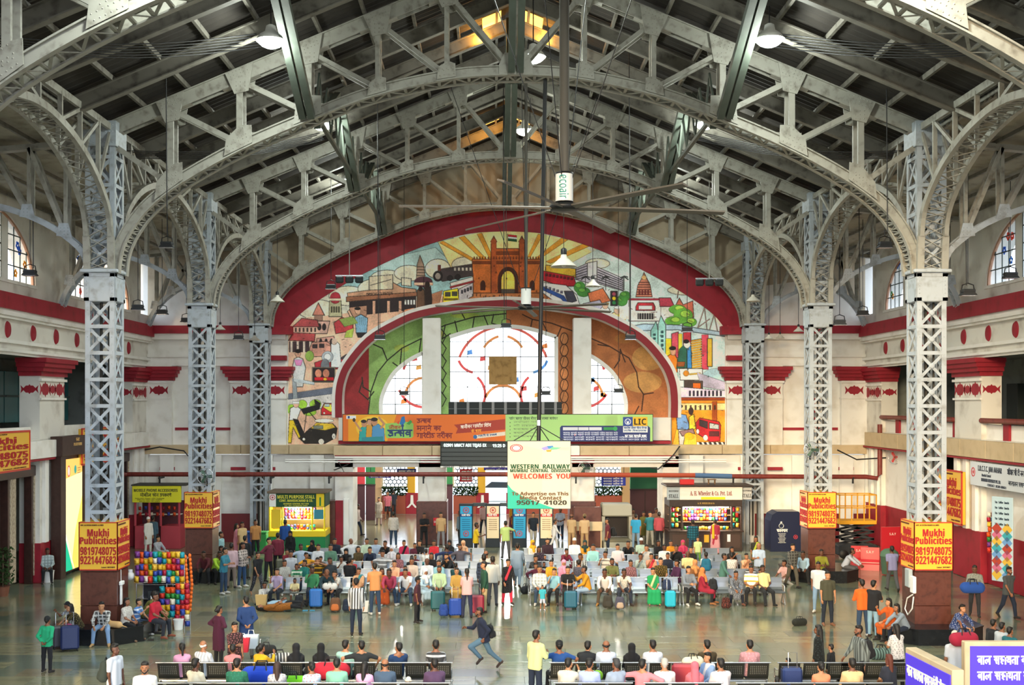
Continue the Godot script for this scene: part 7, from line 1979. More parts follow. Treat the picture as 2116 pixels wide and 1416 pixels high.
	o = thing("snack_stand","steel wire stand crammed with snack packets beside the left front plinth","stand",c)
	for sx in [-0.75,0.2,0.75]:
		for sz in [-0.35,0.35]:
			m = MB.new(); m.rod(V3(sx,0,sz),V3(sx,2.15,sz),0.018,5); part(o,"upright",m,M("chrome"))
	for y in [0.42,0.9,1.35,1.75,2.12]: bx(o,"shelf",M("chrome"),-0.78,0.78,y,y + 0.02,-0.36,0.36)
	bx(o,"back_sheet",paint("2a2a2e"),-0.74,0.74,0.45,2.1,-0.36,-0.34); bx(o,"counter_case",paint("23282c"),-0.4,0.02,0.6,1.15,0.2,0.36); bx(o,"code_card",M("white"),-0.3,-0.16,0.82,1.06,0.36,0.365)
	packets(55,11,c + V3(-0.72,2.28,0.37),0.14,0.19,0.17,"on the wire stand's upper shelves",91)
	packets(15,3,c + V3(0.08,1.2,0.4),0.16,0.19,0.17,"strung low on the wire stand's front",92)
	packets(24,3,c + V3(0.55,1.3,0.42),0.15,0.16,0.16,"strung at the wire stand's right end",93)
	for k in 2:
		m = MB.new()
		for i in 14: m.ball(c + V3(0.82 + k * 0.06 - 0.01 * absf(i - 7),2.2 - i * 0.13,0.25 - k * 0.3),V3(0.055,0.09,0.055),6)
		one("garland","long orange marigold garland hanging at the wire stand's %s corner" % ["front right","rear right"][k],"garland",m,paint("f0701c"))
	o = thing("water_pail","white printed pail on the floor beside the snack stand","pail",c + V3(0.62,0,0.55)); m = MB.new(); m.lathe([[0.13,0],[0.16,0.3],[0.17,0.32],[0.001,0.32]],14); part(o,"pail_body",m,M("white"))
	o = thing("candy_jar","round white lidded jar on the left edge of the snack stand","jar",c + V3(-0.95,1.62,0.3)); m = MB.new(); m.ball(Vector3(),V3(0.13,0.14,0.13),12); part(o,"jar_body",m,M("white")); m = MB.new(); m.lathe([[0.07,0.12],[0.07,0.2],[0.001,0.2]],10); part(o,"lid",m,paint("d8d8e0"))
	# dog lying on the left bench ring
	o = MeshInstance3D.new(); o.name = numbered("dog"); add_child(o)
	m = MB.new(); net([[V3(-0.15,0.1,0),V3(0.16,0.11,0),0.1,0.09],[V3(0.16,0.13,0),V3(0.26,0.2,0.04),0.06,0.055],[V3(0.26,0.2,0.04),V3(0.36,0.17,0.07),0.05,0.028],[V3(0.24,0.24,0.0),V3(0.23,0.29,-0.01),0.022,0.01],[V3(0.27,0.24,0.07),V3(0.26,0.29,0.08),0.022,0.01],[V3(0.12,0.06,0.08),V3(0.34,0.035,0.12),0.035,0.026],[V3(0.12,0.06,-0.06),V3(0.32,0.035,-0.06),0.035,0.026],[V3(-0.14,0.08,0.07),V3(-0.02,0.05,0.14),0.06,0.035],[V3(-0.02,0.05,0.14),V3(-0.12,0.03,0.17),0.032,0.024],[V3(-0.22,0.09,0),V3(-0.4,0.03,0.06),0.025,0.014]],0.02,90.0,m)
	o.mesh = m.done(); o.material_override = paint("c9a06a",0.9); o.transform = T(wx(238,33.9),0.47,-33.85,160); tag(o,"tan dog lying curled on the left front bench ring","dog")
	# purple help desk boards at the lower right
	var b := thing("help_desk_board","violet child help desk board facing the camera at the lower right","sign",V3(wx(2003,22.9),0,-22.9))
	var vi := glow("violet",H("4a34c4"),0.45)
	bx(b,"frame",M("cream"),-0.08,3.0,0.2,2.3,-0.2,-0.02); bx(b,"face",vi,0.02,2.9,0.3,2.22,-0.02,0.0,0.003)
	part(b,"lettering",deva_mesh("b aa l _ s h aa y t aa _ k ksh - m u . b ii",0.15,1.5,0.028),M("white"),T(0.16,2.02,0)); part(b,"lettering",deva_mesh("b aa l _ s h aa y t aa _ k ksh - k e . d r",0.15,1.5,0.028),M("white"),T(0.16,1.71,0)); letters(b,"CHILD HELP DESK-MUMBAI",0.15,1.9,M("white"),T(1.05,1.36,0))
	b = thing("help_desk_board","violet help desk board turned to the left, with thick cream frame","sign",V3(wx(1871,22.3),0,-22.3),-86)
	bx(b,"frame",M("cream"),-0.05,1.9,0.2,2.32,-0.24,-0.02); bx(b,"face",vi,0.0,1.85,0.3,2.22,-0.02,0.0,0.003)
	part(b,"lettering",deva_mesh("b aa l _ s h aa y t aa _ k ksh - m u . b ii _ s e . T r l",0.17,1.7,0.03),M("white"),T(0.08,2.0,0)); part(b,"lettering",deva_mesh("b aa l _ s h aa y t aa _ k ksh - m u . b ii",0.17,1.5,0.03),M("white"),T(0.08,1.6,0))
	# hedge plants in the left doorway, wall fans
	for q in [[6,42.3,"at the far left edge"],[68,47.0,"by the red post of the left doorway"]]:
		o = thing("potted_shrub","tall leafy potted shrub " + q[2],"plant",V3(wx(q[0],q[1]),0,-q[1]))
		m = MB.new(); m.lathe([[0.18,0],[0.24,0.35],[0.26,0.36],[0.001,0.34]],14); part(o,"pot",m,paint("7a4a34"))
		m = MB.new(); m.rod(V3(0,0.3,0),V3(0,1.5,0),0.03,6); part(o,"stem",m,paint("5a4a34"))
		var rng := RandomNumberGenerator.new(); rng.seed = 95
		m = MB.new()
		for i in 260:
			var e := V3(rng.randf_range(-0.3,0.3),rng.randf_range(0.4,1.75),rng.randf_range(-0.3,0.3))
			var u := V3(rng.randf_range(-1,1),rng.randf_range(-0.3,1),rng.randf_range(-1,1)).normalized() * 0.09
			var w := u.cross(V3(0.2,1,0.3)).normalized() * 0.045
			m.quad(e - u,e + w,e + u,e - w); m.quad(e - w,e + u,e + w,e - u)
		stuff(part(o,"leaves",m,paint("3a5a2a")))
	for q in [[1208,968,57.2,0,"above the brown pillar right of the welcome sign"],[1850,945,55.5,-40,"with a red cover on the right corner pier"],[1677,930,46.0,0,"on the second right lattice column"],[425,985,46.0,0,"on the second left lattice column"]]:
		o = thing("wall_fan","round caged wall fan " + q[4],"fan",at(q[0],q[1],q[2]),q[3])
		m = MB.new()
		for i in 18: m.rod(V3(cos(TAU * i / 18) * 0.06,sin(TAU * i / 18) * 0.06,0.1),V3(cos(TAU * i / 18) * 0.32,sin(TAU * i / 18) * 0.32,0.04),0.005,4)
		var ring := PackedVector3Array()
		for i in 25: ring.append(V3(cos(TAU * i / 24) * 0.32,sin(TAU * i / 24) * 0.32,0.04))
		m.tube(ring,0.012,5); part(o,"cage",m,M("chrome"))
		m = MB.new()
		for i in 3: m.box(V3(cos(TAU * i / 3) * 0.15,sin(TAU * i / 3) * 0.15,0.04),V3(0.24,0.12,0.015),Basis(Vector3.BACK,TAU * i / 3) * Basis(Vector3.RIGHT,0.4))
		part(o,"blades",m,paint("c8302c") if q[0] == 1850 else paint("3a5a4a")); m = MB.new(); m.rod(V3(0,0,0.02),V3(0,0,-0.25),0.07,10); part(o,"motor",m,paint("2f4a3c")); bx(o,"bracket",M("black"),-0.03,0.03,-0.4,0.0,-0.25,-0.2)
# ======================= people =======================
# A field of tapered capsules joined by a smooth minimum and meshed as surface nets.
# bone: [a, b, ra, rb]; returns an ArrayMesh
func net(bones: Array,cell: float,sharp: float,out: MB,cuts := []) -> void:   # cuts: [point, outward normal] planes that end a cloth cleanly
	var lo := V3(1e9,1e9,1e9)
	var hi := -lo
	for q in bones:
		var r: float = maxf(q[2],q[3])
		for p in [q[0],q[1]]:
			lo = lo.min(p - V3(r,r,r)); hi = hi.max(p + V3(r,r,r))
	var mg := cell * 2.5
	lo -= V3(mg,mg,mg); hi += V3(mg,mg,mg)
	var nx := int((hi.x - lo.x) / cell) + 2
	var ny := int((hi.y - lo.y) / cell) + 2
	var nz := int((hi.z - lo.z) / cell) + 2
	var nxy := nx * ny
	var g := PackedFloat32Array()
	g.resize(nxy * nz)
	for q in bones:
		var a: Vector3 = q[0]
		var b: Vector3 = q[1]
		var ra: float = q[2]
		var rb: float = q[3]
		var r := maxf(ra,rb) + mg
		var l := a.min(b) - V3(r,r,r) - lo
		var h := a.max(b) + V3(r,r,r) - lo
		var i0 := maxi(0,int(l.x / cell)); var i1 := mini(nx - 1,int(h.x / cell) + 1)
		var j0 := maxi(0,int(l.y / cell)); var j1 := mini(ny - 1,int(h.y / cell) + 1)
		var k0 := maxi(0,int(l.z / cell)); var k1 := mini(nz - 1,int(h.z / cell) + 1)
		var ab := b - a
		var ll := maxf(ab.length_squared(),1e-9)
		var dr := rb - ra
		for k in range(k0,k1 + 1):
			for j in range(j0,j1 + 1):
				var p := V3(lo.x + i0 * cell,lo.y + j * cell,lo.z + k * cell) - a
				var ix := k * nxy + j * nx + i0
				for i in range(i0,i1 + 1):
					var t := clampf(p.dot(ab) / ll,0.0,1.0)
					var d := (p - ab * t).length() - ra - dr * t
					if d < mg: g[ix] += exp(-d * sharp)
					p.x += cell; ix += 1
	for q in cuts:
		var a: Vector3 = q[0]
		var nn: Vector3 = q[1]
		for k in nz:
			for j in ny:
				var d := (V3(lo.x,lo.y + j * cell,lo.z + k * cell) - a).dot(nn)
				var ix := k * nxy + j * nx
				for i in nx:
					if g[ix] > 0.0 and d > -mg: g[ix] = minf(g[ix],exp(-d * sharp))
					d += nn.x * cell; ix += 1
	# surface nets
	var id := PackedInt32Array()
	id.resize(nxy * nz); id.fill(-1)
	var vs := PackedVector3Array()
	var off := [0,1,nx,nx + 1,nxy,nxy + 1,nxy + nx,nxy + nx + 1]
	var pos := [V3(0,0,0),V3(1,0,0),V3(0,1,0),V3(1,1,0),V3(0,0,1),V3(1,0,1),V3(0,1,1),V3(1,1,1)]
	var edges := [[0,1],[2,3],[4,5],[6,7],[0,2],[1,3],[4,6],[5,7],[0,4],[1,5],[2,6],[3,7]]
	for k in nz - 1:
		for j in ny - 1:
			var base := k * nxy + j * nx
			for i in nx - 1:
				var c := base + i
				var cnt := 0
				for o in off:
					if g[c + o] > 1.0: cnt += 1
				if cnt == 0 or cnt == 8: continue
				var s := Vector3.ZERO
				var n := 0
				for e in edges:
					var fa := g[c + off[e[0]]]
					var fb := g[c + off[e[1]]]
					if (fa > 1.0) != (fb > 1.0):
						var la := log(maxf(fa,0.05))
						var lb := log(maxf(fb,0.05))
						s += pos[e[0]].lerp(pos[e[1]],la / (la - lb)); n += 1
				id[c] = vs.size()
				vs.append(lo + (V3(i,j,k) + s / n) * cell)
	var idx := PackedInt32Array()
	var steps := [[1,nx,nxy],[nx,nxy,1],[nxy,1,nx]]
	for k in range(1,nz - 1):
		for j in range(1,ny - 1):
			for i in range(1,nx - 1):
				var c := k * nxy + j * nx + i
				var ins := g[c] > 1.0
				for st in steps:
					if ins != (g[c + st[0]] > 1.0):
						var a := id[c]
						var b := id[c - st[1]]
						var d := id[c - st[1] - st[2]]
						var e := id[c - st[2]]
						if a < 0 or b < 0 or d < 0 or e < 0: continue
						if not ins: idx.append_array(PackedInt32Array([a,d,b,a,e,d]))
						else: idx.append_array(PackedInt32Array([a,b,d,a,d,e]))
	var nn := PackedVector3Array()
	nn.resize(vs.size())
	for i in range(0,idx.size(),3):
		var f := (vs[idx[i + 2]] - vs[idx[i]]).cross(vs[idx[i + 1]] - vs[idx[i]])
		for e in 3: nn[idx[i + e]] += f
	var sb := out.v.size()
	for i in vs.size():
		out.v.append(vs[i]); out.n.append(nn[i].normalized()); out.uv.append(Vector2(vs[i].x,vs[i].y)); out.c.append(Color.WHITE)
	for i in idx: out.ix.append(sb + i)
# poses: lean, legs (thigh pitch, spread, shin pitch) left and right, arms (upper pitch, spread, fore pitch, fore inward) left and right, sitting or not
const POSE := {
	"stand": "2|2 4 0|-2 4 -3|4 9 12 0|2 9 10 0|0","hips": "2|3 7 0|-2 6 -3|-20 48 20 -75|-20 48 20 -75|0","phone": "4|2 4 0|-2 5 -3|4 9 14 0|22 8 105 -28|0",
	"phones": "6|2 4 0|0 5 -3|24 6 100 -34|22 8 100 -32|0","behind": "2|2 5 0|-2 5 -3|-30 14 -10 -45|-30 14 -10 -45|0","folded": "3|2 5 0|-2 5 -3|18 10 78 -70|20 10 72 -70|0",
	"walk": "5|22 2 8|-16 2 -34|-22 8 0 0|24 8 40 0|0","walk2": "5|-14 2 -30|20 2 6|22 8 30 0|-20 8 5 0|0","run": "12|62 2 -42|-24 2 -48|-40 16 30 -10|36 14 100 -30|0",
	"point": "4|8 5 0|-8 5 -8|4 9 12 0|30 66 40 20|0","carry": "4|18 3 4|-14 3 -26|30 12 80 -30|30 12 80 -30|0","head": "2|12 3 2|-10 3 -18|4 9 14 0|150 30 165 -10|0","cane": "10|6 5 2|-4 5 -6|16 10 40 -10|8 12 30 0|0",
	"sit": "4|84 7 3|84 7 -2|22 8 62 -24|22 8 62 -24|1","sitphone": "12|84 8 2|82 7 -4|36 8 92 -26|34 8 92 -28|1","lean": "30|82 14 0|82 14 -4|52 8 52 -16|52 8 52 -16|1",
	"chin": "12|84 7 3|82 8 -3|30 8 60 -26|58 8 140 -18|1","cross": "6|88 2 10|84 10 -6|24 8 70 -40|24 8 70 -40|1","back": "-12|80 8 8|80 8 14|10 14 50 -40|12 14 52 -40|1","spread": "-4|82 14 4|82 12 2|10 80 10 0|10 70 30 -20|1",
	"armsup": "0|84 8 2|84 8 2|120 40 150 -70|120 40 150 -70|1","crossleg": "16|84 6 18|84 8 -20|30 8 82 -30|34 8 86 -30|1","floor": "10|100 30 -60|100 30 -60|40 10 60 -20|40 10 60 -20|2","lie": "0|6 6 4|10 6 -6|10 12 40 -40|10 12 30 -20|3",
	"knees": "-16|128 4 -38|124 4 -30|30 10 70 -10|30 10 70 -10|1"}
func limb(p: float,s: float,side: int) -> Vector3:
	var a := deg_to_rad(p)
	var b := deg_to_rad(s)
	return V3(side * sin(b),-cos(a) * cos(b),sin(a) * cos(b))
func skeleton(pose: String,woman: bool) -> Dictionary:
	var f: PackedStringArray = POSE[pose].split("|")
	var lean := deg_to_rad(float(f[0]))
	var mode := int(f[5])
	var J := {"mode": mode}
	var pel := V3(0,0.92,0)
	var fw := V3(0,cos(lean),sin(lean))
	J.pel = pel; J.chest = pel + fw * 0.33; J.neck = pel + fw * 0.535; J.head = J.neck + V3(0,cos(lean * 0.5),sin(lean * 0.5) + 0.1) * 0.135
	var sw := 0.15 if woman else 0.175
	var low := 9.0
	for sd in [-1,1]:
		var t := "L" if sd > 0 else "R"
		var lg := f[1 if sd > 0 else 2].split(" ")
		var ar := f[3 if sd > 0 else 4].split(" ")
		var hip: Vector3 = pel + V3(sd * 0.09,-0.02,0)
		var knee := hip + limb(float(lg[0]),float(lg[1]),sd) * 0.42
		var ank := knee + limb(float(lg[2]),float(lg[1]) * 0.4,sd) * 0.41
		var fd := limb(float(lg[2]),0,sd).cross(Vector3.RIGHT)
		fd = -fd if fd.z < 0 else fd
		J["hip" + t] = hip; J["knee" + t] = knee; J["ank" + t] = ank; J["toe" + t] = ank + (fd * 0.15 + V3(sd * 0.03,-0.035,0)); J["heel" + t] = ank - fd * 0.045 + V3(0,-0.035,0)
		low = minf(low,minf(ank.y,(ank + fd * 0.15).y + 0.03))
		var sh: Vector3 = pel + fw * 0.435 + V3(sd * sw,0,0)
		var el := sh + limb(float(ar[0]),float(ar[1]),sd) * 0.28
		var fa := limb(float(ar[2]),float(ar[3]),sd)
		J["sh" + t] = sh; J["el" + t] = el; J["wr" + t] = el + fa * 0.245; J["fa" + t] = fa
	var dy := 0.075 - low
	if mode == 1: dy = 0.55 - 0.92
	if mode == 2: dy = 0.12 - 0.92
	for k in J: if J[k] is Vector3 and not k.begins_with("fa"): J[k] += V3(0,dy,0)
	return J
func body_mesh(pose: String,woman: bool) -> ArrayMesh:
	var key := "body/%s/%s" % [pose,woman]
	if cache.has(key): return cache[key]
	var J := skeleton(pose,woman)
	var b := []
	for e in [-0.055,0.055]: b.append([J.pel + V3(e,0.0,0),J.chest + V3(e,0.02,-0.01),0.098,0.098])
	b.append([J.shL,J.shR,0.055,0.055]); b.append([J.neck - V3(0,0.02,0.01),J.shL,0.045,0.05]); b.append([J.neck - V3(0,0.02,0.01),J.shR,0.045,0.05]); b.append([J.neck - V3(0,0.06,0.01),J.head,0.05,0.05])
	for t in ["L","R"]:
		b.append([J["hip" + t],J["knee" + t],0.08,0.052]); b.append([J["knee" + t],J["ank" + t],0.05,0.034])
		b.append([J["ank" + t],J["toe" + t],0.034,0.026]); b.append([J["ank" + t],J["heel" + t],0.034,0.032])
		b.append([J["sh" + t],J["el" + t],0.046,0.036]); b.append([J["el" + t],J["wr" + t],0.036,0.025])
	var m := MB.new()
	net(b,0.026,90.0,m)
	# head on its own finer grid
	head_bones(J,m)
	for t in ["L","R"]: hand(J["wr" + t],J["fa" + t],1 if t == "L" else -1,m)
	cache[key] = m.done()
	return cache[key]
func head_bones(J: Dictionary,m: MB) -> void:
	if not cache.has("headgeo"):
		var h := MB.new()
		net([[V3(0,0.03,-0.025),V3(0,0.0,0.0),0.078,0.074],[V3(0,-0.05,0.03),V3(0,-0.082,0.05),0.05,0.032],[V3(-0.03,-0.06,0.02),V3(0.03,-0.06,0.02),0.045,0.045],
			[V3(0,0.0,0.078),V3(0,-0.028,0.094),0.011,0.014],[V3(-0.078,0.005,-0.01),V3(-0.082,-0.02,-0.012),0.016,0.012],[V3(0.078,0.005,-0.01),V3(0.082,-0.02,-0.012),0.016,0.012],
			[V3(-0.018,-0.058,0.078),V3(0.018,-0.058,0.078),0.009,0.009]],0.0125,190.0,h)
		cache["headgeo"] = h
	var g: MB = cache["headgeo"]
	var s := m.v.size()
	for i in g.v.size(): m.v.append(g.v[i] + J.head); m.n.append(g.n[i]); m.uv.append(Vector2()); m.c.append(Color.WHITE)
	for i in g.ix: m.ix.append(s + i)
func hand(w: Vector3,f: Vector3,sd: int,m: MB) -> void:
	if not cache.has("handgeo"):
		var h := MB.new()
		var b := [[V3(0,0,0),V3(0.0,0,0.045),0.02,0.024],[V3(-0.018,0,0.05),V3(0.02,0,0.05),0.017,0.017],[V3(-0.024,-0.004,0.085),V3(0.024,-0.004,0.085),0.012,0.012]]
		for i in 4:
			var x := -0.03 + i * 0.02
			var l: float = [0.048,0.06,0.056,0.044][i]
			b.append([V3(x,0,0.085),V3(x * 1.15,-0.012,0.085 + l * 0.55),0.0095,0.0085]); b.append([V3(x * 1.15,-0.012,0.085 + l * 0.55),V3(x * 1.15,-0.04,0.085 + l),0.0085,0.0075])
		b.append([V3(0.02,0,0.03),V3(0.045,-0.01,0.06),0.013,0.011]); b.append([V3(0.045,-0.01,0.06),V3(0.047,-0.022,0.09),0.0105,0.0085])
		net(b,0.008,260.0,h)
		cache["handgeo"] = h
	var g: MB = cache["handgeo"]
	var z := f.normalized()
	var up := V3(sd * 0.9,0.3,0.2)
	var x := up.cross(z).normalized()
	var B := Basis(x,z.cross(x).normalized(),z)
	var s := m.v.size()
	for i in g.v.size(): m.v.append(w + B * g.v[i]); m.n.append(B * g.n[i]); m.uv.append(Vector2()); m.c.append(Color.WHITE)
	for i in g.ix: m.ix.append(s + i)
# clothes are shells of their own over the same joints
func cloth_mesh(kind: String,pose: String,woman: bool) -> ArrayMesh:
	var key := "%s/%s/%s" % [kind,pose,woman]
	if cache.has(key): return cache[key]
	var J := skeleton(pose,woman)
	var b := []
	var sit: bool = J.mode in [1,2]
	var fw: Vector3 = (J.chest - J.pel).normalized()
	var cell := 0.026
	var cuts := []
	if kind in ["tee","shirt","kurta","robe","jacket"]:
		var o := 0.02 if kind != "jacket" else 0.035
		var hem: Vector3 = J.pel - fw * (0.13 if not sit else 0.02)
		for e in [-0.06,0.06]: b.append([hem + V3(e,0,0),J.chest + V3(e,0.03,-0.005),0.108 + o,0.092 + o])
		for t in ["L","R"]: b.append([J.neck - fw * 0.045,J["sh" + t],0.05 + o * 0.5,0.05 + o * 0.4])
		for t in ["L","R"]:
			var long: bool = kind != "tee"
			b.append([J["sh" + t],J["el" + t] if long else J["sh" + t].lerp(J["el" + t],0.72),0.06 + o * 0.3,0.052])
			if long: b.append([J["el" + t],J["el" + t].lerp(J["wr" + t],0.82),0.05,0.04])
		if not kind in ["kurta","robe"]: cuts.append([J.pel - fw * (0.12 if not sit else 0.06),-fw])
		if kind in ["kurta","robe"]:
			if not sit: cuts.append([(J.kneeL + J.kneeR) * 0.5 + V3(0,-0.04 if kind == "kurta" else -9.0,0),Vector3.DOWN])
			if sit:
				for t in ["L","R"]: b.append([J["hip" + t],J["knee" + t],0.12,0.095])
				b.append([J.pel + V3(0,0,0.05),(J.kneeL + J.kneeR) * 0.5,0.12,0.09])
				b.append([(J.kneeL + J.kneeR) * 0.5 + V3(0.06,0,0),(J.kneeL + J.kneeR) * 0.5 + V3(0.06,-0.2,0.02),0.085,0.08]); b.append([(J.kneeL + J.kneeR) * 0.5 - V3(0.06,0,0),(J.kneeL + J.kneeR) * 0.5 + V3(-0.06,-0.2,0.02),0.085,0.08])
			else:
				var e2: Vector3 = (J.kneeL + J.kneeR) * 0.5 + V3(0,0.0,0)
				for e in [-1,1]: b.append([J.pel + V3(e * 0.06,0,0),e2 + V3(e * 0.1,-0.02,0),0.125,0.115])
				b.append([J.pel,e2 + V3(0,-0.02,0),0.12,0.11])
	if kind == "robe" or kind == "sari" or kind == "skirt":
		if kind != "robe":
			b.append([J.pel + V3(-0.05,0.02,0),J.pel + V3(0.05,0.02,0),0.125,0.125])
		if sit:
			for t in ["L","R"]: b.append([J["hip" + t],J["knee" + t],0.12,0.1]); b.append([J["knee" + t],J["ank" + t] + V3(0,0.05,0),0.1,0.11])
			b.append([J.pel,(J.kneeL + J.kneeR) * 0.5,0.12,0.1]); b.append([(J.kneeL + J.kneeR) * 0.5,(J.ankL + J.ankR) * 0.5 + V3(0,0.05,0),0.1,0.11])
		else:
			for t in ["L","R"]: b.append([J["hip" + t],J["knee" + t],0.125,0.115]); b.append([J["knee" + t],J["ank" + t] + V3(0,0.03,0),0.115,0.12])
			b.append([J.pel,(J.kneeL + J.kneeR) * 0.5,0.13,0.12]); b.append([(J.kneeL + J.kneeR) * 0.5,(J.ankL + J.ankR) * 0.5 + V3(0,0.03,0),0.12,0.13])
	if kind == "drape":     # sari end or long scarf over the left shoulder, front and back
		b.append([J.neck + V3(0.07,-0.04,0.07),J.pel + V3(-0.1,0.05,0.12),0.05,0.055]); b.append([J.neck + V3(0.08,-0.03,0.06),J.neck + V3(0.1,-0.05,-0.08),0.05,0.055]); b.append([J.neck + V3(0.1,-0.05,-0.08),J.pel + V3(0.1,-0.1,-0.13),0.05,0.07]); b.append([J.pel + V3(-0.1,0.05,0.12),J.pel + V3(-0.15,0.02,0),0.05,0.05])
	if kind == "trousers" or kind == "shorts":
		b.append([J.pel + V3(-0.045,0.02,0),J.pel + V3(0.045,0.02,0),0.108,0.108])
		for t in ["L","R"]:
			b.append([J["hip" + t],J["knee" + t] if kind == "trousers" else J["hip" + t].lerp(J["knee" + t],0.85),0.094,0.068 if kind == "trousers" else 0.085])
			if kind == "trousers": b.append([J["knee" + t],J["ank" + t].lerp(J["knee" + t],0.06),0.066,0.052])
	if kind == "shoes":
		for t in ["L","R"]: b.append([J["ank" + t] + V3(0,-0.01,0),J["toe" + t],0.042,0.034]); b.append([J["ank" + t],J["heel" + t],0.042,0.038])
		cell = 0.02
	var m := MB.new()
	if kind in ["robe","sari","skirt"] and not sit: cuts.append([(J.ankL + J.ankR) * 0.5 - V3(0,0.03,0),Vector3.DOWN])
	net(b,cell,80.0,m,cuts)
	cache[key] = m.done()
	return cache[key]
func hair_mesh(style: String) -> ArrayMesh:
	var key := "hair/" + style
	if cache.has(key): return cache[key]
	var b := []
	var face_bits := [[V3(-0.045,0.026,0.066),V3(-0.02,0.03,0.075),0.006,0.006],[V3(0.045,0.026,0.066),V3(0.02,0.03,0.075),0.006,0.006],[V3(-0.034,0.006,0.07),V3(-0.026,0.006,0.072),0.008,0.008],[V3(0.034,0.006,0.07),V3(0.026,0.006,0.072),0.008,0.008]]
	var dome := [[V3(0,0.058,-0.038),V3(0,0.02,-0.05),0.08,0.075],[V3(-0.035,0.085,0.015),V3(0.03,0.09,0.02),0.036,0.036],[V3(0,0.0,-0.06),V3(0,-0.05,-0.055),0.06,0.04]]
	match style:
		"short": b = dome + face_bits
		"beard": b = dome + face_bits + [[V3(-0.022,-0.046,0.085),V3(0.022,-0.046,0.085),0.008,0.008],[V3(-0.055,-0.05,0.03),V3(0,-0.095,0.06),0.026,0.026],[V3(0.055,-0.05,0.03),V3(0,-0.095,0.06),0.026,0.026]]
		"moustache": b = dome + face_bits + [[V3(-0.024,-0.046,0.086),V3(0.024,-0.046,0.086),0.008,0.008]]
		"bald": b = face_bits + [[V3(-0.07,0.0,-0.04),V3(0,-0.02,-0.085),0.03,0.03],[V3(0.07,0.0,-0.04),V3(0,-0.02,-0.085),0.03,0.03]]
		"bun": b = dome + face_bits + [[V3(0,0.01,-0.125),V3(0,0.0,-0.13),0.045,0.045]]
		"long": b = dome + face_bits + [[V3(0,-0.02,-0.075),V3(0,-0.28,-0.1),0.065,0.05],[V3(-0.065,0.02,-0.02),V3(-0.07,-0.12,-0.03),0.03,0.03],[V3(0.065,0.02,-0.02),V3(0.07,-0.12,-0.03),0.03,0.03]]
		"braid": b = dome + face_bits + [[V3(0,-0.03,-0.09),V3(0,-0.42,-0.125),0.032,0.02]]
		"pony": b = dome + face_bits + [[V3(0,0.03,-0.12),V3(0,-0.16,-0.14),0.035,0.025]]
		"scarf": b = [[V3(0,0.045,-0.035),V3(0,-0.03,-0.035),0.098,0.095],[V3(0,-0.1,-0.01),V3(0,-0.16,-0.02),0.085,0.11],[V3(-0.1,-0.2,-0.01),V3(0.1,-0.2,-0.01),0.075,0.075],[V3(0,-0.1,-0.08),V3(0,-0.36,-0.1),0.09,0.11],[V3(0,-0.2,0.05),V3(0.02,-0.36,0.1),0.07,0.06]]
		"face": b = face_bits
		"cap": b = [[V3(0,0.06,-0.02),V3(0,0.04,-0.03),0.09,0.088],[V3(-0.03,0.055,0.09),V3(0.03,0.055,0.09),0.02,0.02]]
		"skullcap": b = [[V3(0,0.07,-0.025),V3(0,0.055,-0.025),0.084,0.084]]
		"sunhat": b = [[V3(0,0.07,-0.02),V3(0,0.055,-0.02),0.092,0.095]] + [[V3(-0.1,0.03,-0.02),V3(0.1,0.03,-0.02),0.02,0.02],[V3(0,0.03,-0.13),V3(0,0.03,0.1),0.02,0.02],[V3(-0.08,0.03,-0.09),V3(0.08,0.03,0.06),0.02,0.02],[V3(0.08,0.03,-0.09),V3(-0.08,0.03,0.06),0.02,0.02]]
	var m := MB.new()
	net(b,0.0125,170.0,m)
	cache[key] = m.done()
	return cache[key]
# cloth materials: colour code plus an optional pattern letter
func cloth(code: String) -> StandardMaterial3D:
	var key := "cloth" + code
	if mats.has(key): return mats[key]
	var hex := code.substr(0,6)
	var m := mat(key,H(hex).darkened(0.1),0.9)
	if code.length() > 6:
		m.albedo_color = Color.WHITE
		var pat := code.substr(6,1)
		var c2 := H(code.substr(7,6)) if code.length() >= 13 else H("f0ece4")
		var c1 := H(hex)
		var lt := c1 if c1.get_luminance() > c2.get_luminance() else c2
		var dk := c2 if lt == c1 else c1
		var own := lt.s < 0.25 and dk.s > 0.5 and dk.v > 0.4
		var q := snappedf(clampf(dk.get_luminance() / maxf(lt.get_luminance(),0.05),0.05,0.8),0.25) + 0.04
		var A := c1 if own else (Color.WHITE if lt == c1 else Color(q,q,q))
		var C := c2 if own else (Color.WHITE if lt == c2 else Color(q,q,q))
		if not own: m.albedo_color = lt.darkened(0.1)
		var tk := "pat" + pat + A.to_html() + C.to_html()
		if not cache.has(tk):
			var im := Image.create(32,32,false,Image.FORMAT_RGB8); im.fill(A)
			match pat:
				"|": im.fill_rect(Rect2i(0,0,8,32),C); im.fill_rect(Rect2i(16,0,8,32),C)
				"=": im.fill_rect(Rect2i(0,0,32,10),C)
				"#":
					for i in 2: im.fill_rect(Rect2i(i * 16,0,5,32),C); im.fill_rect(Rect2i(0,i * 16,32,5),C)
				"*":
					for w in [[3,4],[18,2],[10,14],[25,18],[4,24],[19,27]]: im.fill_rect(Rect2i(w[0],w[1],4,3),C); im.fill_rect(Rect2i(w[0] + 1,w[1] - 1,2,5),C)
			cache[tk] = ImageTexture.create_from_image(im)
		m.albedo_texture = cache[tk]; m.uv1_triplanar = true; m.uv1_scale = Vector3.ONE * (6.0 if pat != "#" else 4.5)
	m.rim_enabled = true; m.rim = 0.25
	return m
const SKIN := ["8a5a3e","9c6a4a","774a32","b07c58","5f3a28"]
var used := {}
